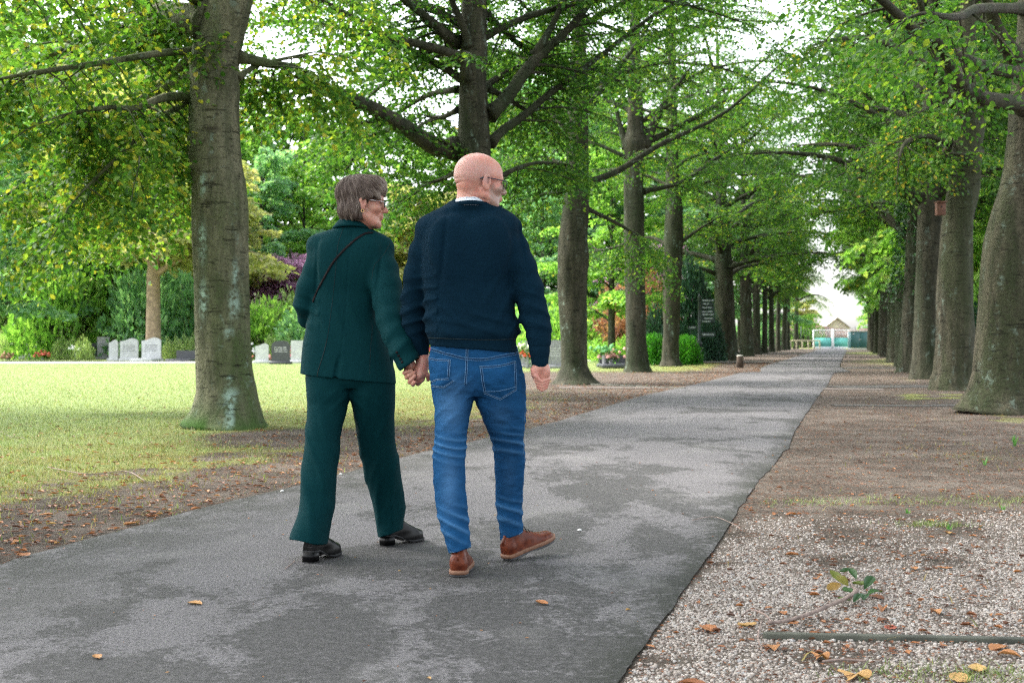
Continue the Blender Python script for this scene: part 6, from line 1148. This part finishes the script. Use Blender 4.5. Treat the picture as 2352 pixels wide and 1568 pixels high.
        g.F[:] = up(*g.block(g.lo, g.lo+g.h*g.n)[1])
        g.add(rcone((0, .052, .08), (0, .062, .14), .034, .030), .01); g.add(ell((0, .024, .058), (.039, .030, .040)), .012)
        g.clip(lambda x, y, z: z-.130+0*x+0*y)
        g.disp(lambda x, y, z: .0006*np.sin(z*900)*(y < .055)*(z < .09)*(z > .03)+.0012*lump(x, y, z, 18, 9))
        V, Q = g.polys(); me = mesh_from('shoe', T(V), quads=Q, mat=M_LEATHER); o = obj('shoe', me, body)
        def outline(s):
            ys = [-.006, 0, .015, .05, .10, .16, .21, .25, .28, .302, .312]; hw = [.010, .028, .038, .041, .039, .046, .050, .047, .037, .020, .006]
            return np.array([(w*s, y) for y, w in zip(ys, hw)]+[(-w*s, y) for y, w in zip(ys[::-1], hw[::-1])])
        so = Acc(); hl = Acc()
        ol = smooth_path(np.vstack([outline(1), outline(1)[:1]]), 80)[:-1]; n = len(ol)
        for A2, lev in ((so, ((.010, 1.0), (.011, 1.04), (.025, 1.04), (.028, 1.0))), (hl, ((.0, .98), (.009, 1.0)))):
            Vs = []; 
            for z_, s_ in lev: Vs.append(np.stack([ol[:, 0]*s_, .15+(ol[:, 1]-.15)*s_, np.full(n, z_)+(0 if z_ > .0095 or A2 is so else 0)], -1))
            if A2 is hl:
                for v in Vs: v[:, 2] += np.where((v[:, 1] > .10) & (v[:, 1] < .15), .004, 0)*(v[:, 2] < .005)
            m_ = len(lev); Qs = [[k*n+i, k*n+(i+1) % n, (k+1)*n+(i+1) % n, (k+1)*n+i] for k in range(m_-1) for i in range(n)]
            c0 = np.array([[0, .15, lev[0][0]], [0, .15, lev[-1][0]]]); VV = np.vstack(Vs+[c0]); a0 = m_*n
            Ts = [[a0, (i+1) % n, i] for i in range(n)]+[[a0+1, (m_-1)*n+i, (m_-1)*n+(i+1) % n] for i in range(n)]
            A2.add(T(VV), Qs, Ts)
        so.build('sole', M_SOLE, o); hl.build('heel', M_RUBBER, o)
        lc = Acc()
        for k in range(4):
            y0 = .105+.022*k; zt = float(np.interp(y0, [.10, .16, .22], [.137, .091, .066]))
            lc.tube(T(np.array([(-.026, y0, zt-.022), (-.012, y0, zt-.001), (.012, y0+.004, zt-.001), (.026, y0+.004, zt-.022)])), .0016, 5)
        lc.tube(T(np.array([(0, .105, .140), (.022, .100, .142), (.035, .110, .128), (.03, .12, .115)])), .0015, 5)
        lc.build('laces', M_BLACKL, o)
        tb = Acc(); tb.tube(T(np.array([(0, -.004, .070), (0, .003, .088), (0, .016, .112)])), [.0065, .0070, .0075], 4); tb.build('pull_tab', M_LEATHER, o)
    p = P(1051, 1325, 5.48); shoe((p[0]+.002, 5.487, 0), 3, 0)
    p = P(1166, 1288, 5.88); shoe((p[0]-.006, 5.885, .004), 47, 12)
man()

# ================================================================== the woman
G_ = lambda x, y: (660.3+x*.2343, 493.8+y*.2343)
D_ = lambda x, y: (717.8+x*.1319, 367.5+y*.1319)
def woman():
    head = Head((-.706, 6.03, 1.650), 80, -2, .94)
    YT = 6.07
    torso = [(520, 782, 840, 6.05, .062), (527, 765, 852, 6.055, .078), (536, 738, 872, 6.06, .090), (546, 713, 893, YT, .100), (562, 707, 900, YT, .108), (590, 708, 898, YT, .114), (630, 712, 884, YT, .118), (680, 715, 872, YT, .118), (715, 714, 870, YT, .120), (750, 705, 875, YT, .124), (787, 697, 889, YT, .132), (822, 693, 899, YT, .136), (861, 690, 907, YT, .140), (895, 688, 911, YT, .142)]
    ra = [(874, 588, 29, 6.05), (882, 620, 33, 6.02), (887, 660, 35, 5.98), (891, 700, 34, 5.93), (897, 735, 32, 5.88), (908, 770, 30, 5.84), (923, 803, 28, 5.805), (940, 836, 27, 5.79)]
    la = [(738, 582, 29, 6.06), (726, 620, 29, 6.06), (713, 660, 31, 6.06), (706, 695, 30, 6.08), (711, 728, 25, 6.15), (735, 738, 22, 6.27), (790, 728, 20, 6.33)]
    hips = [(815, 715, 890, 6.07, .108), (840, 706, 900, 6.07, .116), (860, 703, 905, 6.07, .120), (878, 706, 903, 6.07, .114), (890, 715, 895, 6.07, .096)]
    lleg = [(845, 708, 800, 6.06, .108), (870, 703, 806, 6.06, .112), (905, 705, 806, 6.05, .108), (925, 706.5, 799, 6.05, .104), (969, 705, 789, 6.03, .098), (1009, 701, 780, 6.02, .094), (1050, 698, 775, 6.00, .092), (1097, 695.5, 771, 5.98, .092), (1133, 692, 767, 5.97, .094), (1170, 686.5, 763.5, 5.955, .104), (1207, 676, 759, 5.945, .114), (1238, 666, 754, 5.94, .120), (1262, 661, 752, 5.94, .124)]
    rleg = [(845, 808, 900, 6.07, .108), (870, 804, 907, 6.07, .112), (905, 804, 907, 6.08, .106), (925, 808, 906, 6.09, .102), (950, 812, 905.5, 6.11, .098), (980, 818, 906, 6.14, .094), (1009, 823, 907.5, 6.17, .090), (1050, 830, 913, 6.21, .086), (1097, 840, 921.5, 6.26, .086), (1133, 851, 928, 6.30, .088), (1166, 858, 931, 6.33, .090), (1199, 865.5, 926, 6.35, .092), (1235, 869, 922, 6.36, .094), (1245, 869, 922, 6.36, .094)]
    g = Grid((-1.02, 5.70, .02), (-.42, 6.52, 1.80), .0036)
    sculpt_head(g, head, False)
    g.add(rcone(head.w((0, -.015, -.02)), P(812, 530, 6.05), .046, .052), .02)
    g.add(rcone(head.w((0, .03, -.07)), P(830, 535, 6.06), .026, .034), .03)
    g.add(column([r for r in torso if 550 < r[0] < 840], 2.1, .022), .02); g.add(column(hips, 2.1, .015), .02); g.add(column(lleg[:-3], 2, .030), .02); g.add(column(rleg[:-3], 2, .026), .02)
    chain(g, ra[:-1], .02, .020); chain(g, la, .02, .018)
    g.add(rcone(P(711, 1180, 5.94), P(711, 1252, 5.90), .030, .022), .01); g.add(rcone(P(712, 1252, 5.90), P(722, 1262, 6.0), .020, .018), .01)
    g.add(rcone(P(893, 1180, 6.37), P(892, 1220, 6.35), .030, .022), .01); g.add(rcone(P(892, 1222, 6.35), P(908, 1224, 6.42), .020, .018), .01)
    h = lambda x, y, Y: P(*H_(x, y), Y)
    g.add(rcone(P(925, 803, 5.805), h(900, 600, 5.81), .024, .024), .01)
    g.add(rcone(h(880, 600, 5.815), h(850, 900, 5.835), .026, .025), .01)
    g.add(rcone(h(900, 900, 5.84), h(1000, 1100, 5.84), .024, .020), .01)
    for a, b, c in (((760, 830), (640, 895), (925, 800)), ((850, 980), (730, 1065), (1060, 870)), ((920, 1170), (845, 1250), (1085, 1010)), ((1010, 1280), (975, 1340), (1075, 1255))):
        mid = ((b[0]*2+c[0])/3, (b[1]*2+c[1])/3)
        finger(g, [h(*a, 5.825), h(b[0]+25, b[1], 5.797), h(*mid, 5.779), h(*c, 5.772)], [.0105, .0102, .0098, .0085], .0025)
    def cr(V): return np.zeros(len(V))
    body, _, _ = make_mesh('person', g, M_SKIN_W, None, {'crease_shade': cr}, 0)
    tag(body, 'woman with short grey-brown hair in a dark green trouser suit, holding the man\'s hand', 'person', 'walking couple')
    # -- blazer
    g = Grid((-1.06, 5.72, .78), (-.40, 6.44, 1.62), .0042)
    g.add(column(torso, 2.4), 0)
    g.add(rcone(P(790, 545, 6.07), P(735, 566, 6.07), .05, .056), .03); g.add(rcone(P(830, 545, 6.06), P(876, 574, 6.06), .05, .058), .03)
    chain(g, ra, .014); chain(g, la, .014)
    g.add(ell(P(770, 600, 5.98), (.08, .03, .10)), .05); g.add(ell(P(838, 600, 5.98), (.07, .03, .10)), .05)
    a = P(690, 861, 5.93); b = P(908, 884, 5.93); m = (b[2]-a[2])/(b[0]-a[0])
    g.clip(lambda x, y, z: (a[2]+(x-a[0])*m)-z-np.where(x > b[0]+.004, .5, 0)+0*y, (a[0]-.05, 5.90, .7), (b[0]+.012, 6.44, .95))
    # cuff of the right sleeve cut square to the forearm
    c0 = P(940, 836.5, 5.79); dr = norm(np.array([.60, 0, -.80])); g.clip(lambda x, y, z: (x-c0[0])*dr[0]+(z-c0[2])*dr[2]+0*y, (c0[0]-.065, 5.70, c0[2]-.12), (c0[0]+.14, 5.90, c0[2]+.05))
    xs = lambda z: P(0, 0, 1)[0]*0+np.interp(z, [.80, .95, 1.1, 1.3, 1.5], [-.815, -.795, -.775, -.765, -.745])
    def bl(x, y, z):
        v = .002*lump(x, y, z, 4, 11)
        v -= .0020*gauss(x-xs(z), 0, .0035)*(z > .93)*(y < 6.05)
        v -= .0090*gauss(x+.620-.10*(z-1.3), 0, .009)*gauss(z, 1.27, .17)*(y < 6.06)
        v -= .0080*gauss(x+.915-.06*(z-1.3), 0, .010)*gauss(z, 1.30, .15)*(y < 6.07)
        v -= .0060*gauss(x+.545+.55*(z-1.47), 0, .008)*gauss(z, 1.42, .05)
        v += .0060*gauss(z, 1.20, .12)*folds(x, y, z, 6, 10, 0, .6, 1.2)*gauss(x, -.58, .07)
        v += .0045*gauss(z, 1.12, .10)*folds(x, y, z, 5, 12, 0, 2.0, .8)*gauss(x, -.80, .15)
        v += .0060*gauss(z, .98, .09)*(x > -.57)*folds(x, y, z, 11, -8, 0, 1.0, 1.4)
        v += .0050*gauss(z, 1.16, .09)*(x < -.90)*folds(x, y, z, 14, 5, 0, 0, 1.2)
        v -= .0025*gauss(x+.655+.12*(z-1.1), 0, .004)*(z < 1.12)*(y < 6.05)
        zv = .955; v -= .014*(z < zv)*np.clip((x+.835-.20*(z-.83))/.012, 0, 1)*np.clip(1-(x+.835-.20*(z-.83))/.035, 0, 1)*(y < 6.06)*np.clip((zv-z)/.05, 0, 1)
        return v
    g.disp(bl)
    ob, V, Q = make_mesh('blazer', g, M_GREEN, body, None, 1)
    cast = caster(V, Q)
    seam_line(cast, [G_(555, 100), G_(495, 300), G_(470, 560), G_(440, 850), G_(410, 1080), G_(390, 1210)], .0008, ob)
    seam_line(cast, [G_(1005, 280), G_(935, 400), G_(850, 500), G_(825, 640)], .0008, ob)
    seam_line(cast, [G_(835, 1080), G_(815, 1300), G_(805, 1560)], .0007, ob)
    seam_line(cast, [G_(390, 1210), G_(350, 1370), G_(300, 1530), G_(290, 1600)], .0018, ob)
    for x_, y_ in ((1072, 1345), (1090, 1378), (1108, 1410), (1125, 1440)):
        hh = cast(*G_(x_, y_), .0018)
        if hh:
            bt = Acc(); n_ = norm(hh[1]); bt.tube([hh[0]-n_*.002, hh[0]+n_*.0012], [.0062, .0058], 12); bt.build('button', M_STRAP, ob)
    # collar: a folded band standing round the neck
    col = Acc(); cN = P(806, 520, 6.05); th = np.linspace(0, 2*np.pi, 49); rows = []
    for R_, z_ in ((.050, .0), (.053, .034), (.057, .038), (.063, .033), (.080, .012), (.088, .002), (.088, -.005), (.080, -.008)):
        rows.append(np.stack([cN[0]+(R_+.004)*np.cos(th)+.004, cN[1]+R_*np.sin(th), cN[2]+z_+.002-.030*(1+np.sin(th))*.5], -1))
    Vc = np.concatenate(rows); n_ = 49
    col.add(Vc, [[k*n_+i, k*n_+i+1, (k+1)*n_+i+1, (k+1)*n_+i] for k in range(len(rows)-1) for i in range(n_-1)]).build('collar', M_GREEN, ob)
    # strap across the back
    sp = [G_(*p) for p in ((838, 178), (770, 180), (690, 225), (600, 300), (500, 400), (430, 490), (370, 600), (310, 710), (275, 790), (250, 850))]
    path = smooth_path(np.array(sp), 40); pr = []; nn = []
    for x_, y_ in path:
        hh = cast(x_, y_, .0014)
        if hh: pr.append(hh[0]); nn.append(norm(hh[1]))
    pr = np.array(pr); nn = np.array(nn)
    for _ in range(3): pr[1:-1] = (pr[:-2]+pr[1:-1]*2+pr[2:])/4
    t_ = norm(np.gradient(pr, axis=0)); w_ = norm(np.cross(t_, nn))*.0050; pr += nn*.0006
    Vs = np.stack([pr-w_, pr-w_+nn*.002, pr+w_+nn*.002, pr+w_], 1).reshape(-1, 3); m_ = len(pr)
    Qs = [[i*4+j, i*4+(j+1) % 4, (i+1)*4+(j+1) % 4, (i+1)*4+j] for i in range(m_-1) for j in range(4)]
    Acc().add(Vs, Qs).build('shoulder_strap', M_STRAP, body)
    # -- trousers
    g = Grid((-1.10, 5.80, .04), (-.45, 6.50, .92), .0042)
    g.add(column(hips, 2.2), 0); g.add(column(lleg, 2.2), .012); g.add(column(rleg, 2.2), .012)
    def hem(x0, y0, x1, y1, Y, k=.10):
        a = P(x0, y0, Y); b = P(x1, y1, Y); m = (b[2]-a[2])/(b[0]-a[0])
        g.clip(lambda x, y, z: (a[2]+(x-a[0])*m-(y-Y)*k)-z, (a[0]-.06, Y-.15, .02), (b[0]+.06, Y+.30, .24))
    hem(665, 1238, 751, 1252, 5.85, .10); hem(869, 1236, 922, 1217, 6.27, .05)
    def tr(x, y, z):
        L = x < -.765; v = .002*lump(x, y, z, 5, 21)
        v += .0075*gauss(z, .50, .24)*folds(x, y, z, 3.0, np.where(L, 9, -9), 0, .5, .8, 3)
        v += .0085*gauss(z, .25, .17)*folds(x, y, z, 1.6, np.where(L, 8, -13), 0, 2.1, .6)
        v += .0050*gauss(z, .72, .06)*folds(x, y, z, 13, np.where(L, -11, 11), 0, .9, .8)*gauss(x, -.76, .10)
        return v
    g.disp(tr)
    ot, V, Q = make_mesh('trousers', g, M_GREEN, body, None, 1)
    # -- boots
    def boot(at, yaw, pitch=0):
        M = trot(yaw)@np.array(Matrix.Rotation(rad(pitch), 3, 'X')); T = lambda V: V@M.T+np.array(at)
        g = Grid((-.06, -.02, .0), (.06, .28, .17), .003)
        def up(x, y, z):
            hw = np.interp(y, [0, .03, .10, .16, .21, .24, .262], [.026, .033, .032, .040, .041, .034, .012]); top = np.interp(y, [0, .035, .09, .12, .16, .22, .25, .262], [.10, .14, .14, .12, .095, .066, .056, .040]); bot = np.interp(y, [0, .05, .13, .17, .26], [.052, .052, .018, .012, .014])
            a = np.abs(x/hw)**2.5; b = np.abs((z-bot)/(top-bot)*1.0)**2.6*(z > bot); k = (a+b)**(1/2.5)
            return np.maximum((k-1)*.035, np.maximum(bot-z, np.abs(y-.131)-.131))
        g.F[:] = up(*g.block(g.lo, g.lo+g.h*g.n)[1]); g.clip(lambda x, y, z: z-.160+0*x+0*y)
        g.disp(lambda x, y, z: .0006*np.sin(z*900)*(y < .06)*(z > .07)+.001*lump(x, y, z, 18, 9))
        V, Q = g.polys(); o = obj('boot', mesh_from('boot', T(V), quads=Q, mat=M_BLACKL), body)
        RB = plain('black_sole', (.008, .008, .009), .8) if 'black_sole' not in bpy.data.materials else bpy.data.materials['black_sole']; hl = Acc(); n = 24; th = np.linspace(0, 2*np.pi, n, endpoint=False)
        def slab(acc, pts, z0, z1, f=None):
            nn_ = len(pts); lo_ = np.column_stack([pts, np.full(nn_, z0) if f is None else f(pts[:, 1])]); hi_ = np.column_stack([pts, (np.full(nn_, z1) if f is None else f(pts[:, 1])+z1)]); c_ = np.vstack([lo_.mean(0), hi_.mean(0)])
            acc.add(T(np.vstack([lo_, hi_, c_])), [[i, (i+1) % nn_, nn_+(i+1) % nn_, nn_+i] for i in range(nn_)], [[2*nn_, (i+1) % nn_, i] for i in range(nn_)]+[[2*nn_+1, nn_+i, nn_+(i+1) % nn_] for i in range(nn_)])
        hp = np.stack([.034*np.sign(np.cos(th))*np.abs(np.cos(th))**.6, .026+.034*np.sign(np.sin(th))*np.abs(np.sin(th))**.6], -1)
        slab(hl, hp, .004, .050); hl.build('heel', M_BLACKL, o)
        so = Acc(); ys = [-.004, .0, .02, .05, .10, .16, .20, .235, .262, .270]; hw = [.012, .026, .035, .035, .032, .041, .044, .038, .020, .006]
        ol = smooth_path(np.array([(w, y) for y, w in zip(ys, hw)]+[(-w, y) for y, w in zip(ys[::-1], hw[::-1])]+[(hw[0], ys[0])]), 60)[:-1]
        slab(so, ol, 0, .010, lambda y: np.interp(y, [0, .05, .13, .17, .26], [.046, .046, .012, .002, .006])); slab(so, hp*1.0, .0, .0038); so.build('sole', RB, o)
    p = P(706, 1292, 5.83); boot((p[0], 5.835, 0), 24)
    p = P(886, 1254, 6.30); boot((p[0]-.012, 6.305, 0), 42)
    # -- hair
    def hair_parts():
        return [((0, -.018, .058), (.090, .116, .092)), ((0, .050, .100), (.080, .066, .050)), ((.0, .086, .076), (.066, .030, .036)), ((0, -.064, -.018), (.074, .056, .072)), ((.068, -.036, -.022), (.026, .040, .052)), ((-.068, -.036, -.022), (.026, .040, .052)),
                ((.076, .040, .038), (.022, .044, .034)), ((-.076, .040, .038), (.022, .044, .034)), ((0, -.048, -.066), (.046, .036, .026)), ((.05, -.026, -.060), (.024, .032, .022))]
    prims = [head.E(c, r) for c, r in hair_parts()]
    g = Grid(head.o-np.array([.17, .17, .17]), head.o+np.array([.17, .17, .17]), .0034)
    for p_ in prims: g.add(p_, .016)
    for sx in (-1, 1):
        g.add(head.E((sx*.092, .008, -.006), (.030, .020, .028)), .006, sub=True)
        g.add(head.E((sx*.085, .058, -.035), (.05, .052, .068)), .01, sub=True)
    g.add(head.E((0, .118, -.006), (.085, .045, .058)), .010, sub=True)
    def hr(x, y, z):
        L = head.loc(np.stack([x, y, z], -1)); q_ = L-np.array([.0, -.045, .12]); az = np.arctan2(q_[:, 0], q_[:, 1]); return .0018*np.sin(az*11+q_[:, 2]*50)+.0014*np.sin(az*23-q_[:, 2]*70)+.0012*lump(x, y, z, 12, 4)
    g.disp(hr)
    F0 = g.F.copy(); lo0, h0 = g.lo.copy(), g.h
    def samp(p):
        i = np.clip(((p-lo0)/h0), 0, np.array(F0.shape)-1.001); j = i.astype(int); t = i-j; v = 0
        for a in (0, 1):
            for b in (0, 1):
                for c in (0, 1): v = v+F0[j[:, 0]+a, j[:, 1]+b, j[:, 2]+c]*(t[:, 0] if a else 1-t[:, 0])*(t[:, 1] if b else 1-t[:, 1])*(t[:, 2] if c else 1-t[:, 2])
        return v
    def grad(p):
        e = .004; return norm(np.stack([samp(p+np.eye(3)[k]*e)-samp(p-np.eye(3)[k]*e) for k in range(3)], -1))
    V, Q = g.polys(); rr = np.random.default_rng(5); hz = Acc()
    hz.add(V, Q, a=.34+.12*np.sin(V[:, 2]*300+V[:, 0]*200))
    idx = rr.choice(len(V), min(15000, len(V)), replace=False); pts = V[idx].copy(); tr_ = [pts.copy()]
    fwd = head.M@np.array([0, 1.0, 0]); crown = head.w((.0, -.050, .135)); N = len(pts); off = rr.uniform(.0, .0032, N)
    for s_ in range(9):
        q_ = pts-crown; L = head.loc(pts); low = np.clip((.03-L[:, 2])/.08, 0, 1)[:, None]
        d = norm(q_)+np.array([0, 0, -.55])+fwd*(.28-.1*low)+rr.normal(size=(N, 3))*.06; gdir = grad(pts); d = norm(d-gdir*np.sum(d*gdir, 1, keepdims=True))
        pts = pts+d*.0062; pts = pts-grad(pts)*(samp(pts)-off*(1-s_*.03))[:, None]; tr_.append(pts.copy())
    TR = np.array(tr_); fly = np.random.default_rng(9).random(N) < .05; nrm_ = grad(TR[-1]); TR[:, fly] += (nrm_[fly]*np.random.default_rng(8).uniform(.001, .007, fly.sum())[:, None])[None]*np.linspace(.2, 1, len(TR))[:, None, None]                    # steps, N, 3
    tone = np.clip(.50+.15*rr.normal(size=N), 0, 1)
    Lr = head.loc(TR[0]); tone = np.clip(tone+.30*np.clip((Lr[:, 1]-.02)/.08, 0, 1)+.12*(Lr[:, 2] < -.01)*rr.random(N), 0, 1)
    wid = rr.uniform(.00028, .0007, N); S = len(TR); Vr = []; 
    for s_ in range(S):
        tt = norm(TR[min(s_+1, S-1)]-TR[max(s_-1, 0)]); nn_ = grad(TR[s_]); sd_ = norm(np.cross(tt, nn_)); w2 = (wid*(1-.9*abs(s_/(S-1)-.35)/.65)**1)[:, None]
        Vr.append(np.stack([TR[s_]-sd_*w2, TR[s_]+nn_*w2*1.2, TR[s_]+sd_*w2], 1))
    Vr = np.array(Vr)                      # S, N, 3, 3
    Vf = Vr.transpose(1, 0, 2, 3).reshape(-1, 3); base = np.arange(N)[:, None]*S*3
    Qf = [(base+s_*3)+np.array([[j, j+1, j+4, j+3]]) for s_ in range(S-1) for j in (0, 1)]
    hz.add(Vf, np.concatenate(Qf), a=np.repeat(tone, S*3))
    hz.build('hair', M_HAIR, body)
    glasses(head, body, M_METAL, plain('silver', (.7, .7, .72), .2, .05, Metallic=1.0), earx=.080, tail=False)
    er = Acc(); torus_ring(er, head, (.0905, -.002, -.038), .007, .0016); er.build('earring', M_GOLD, body)
woman()
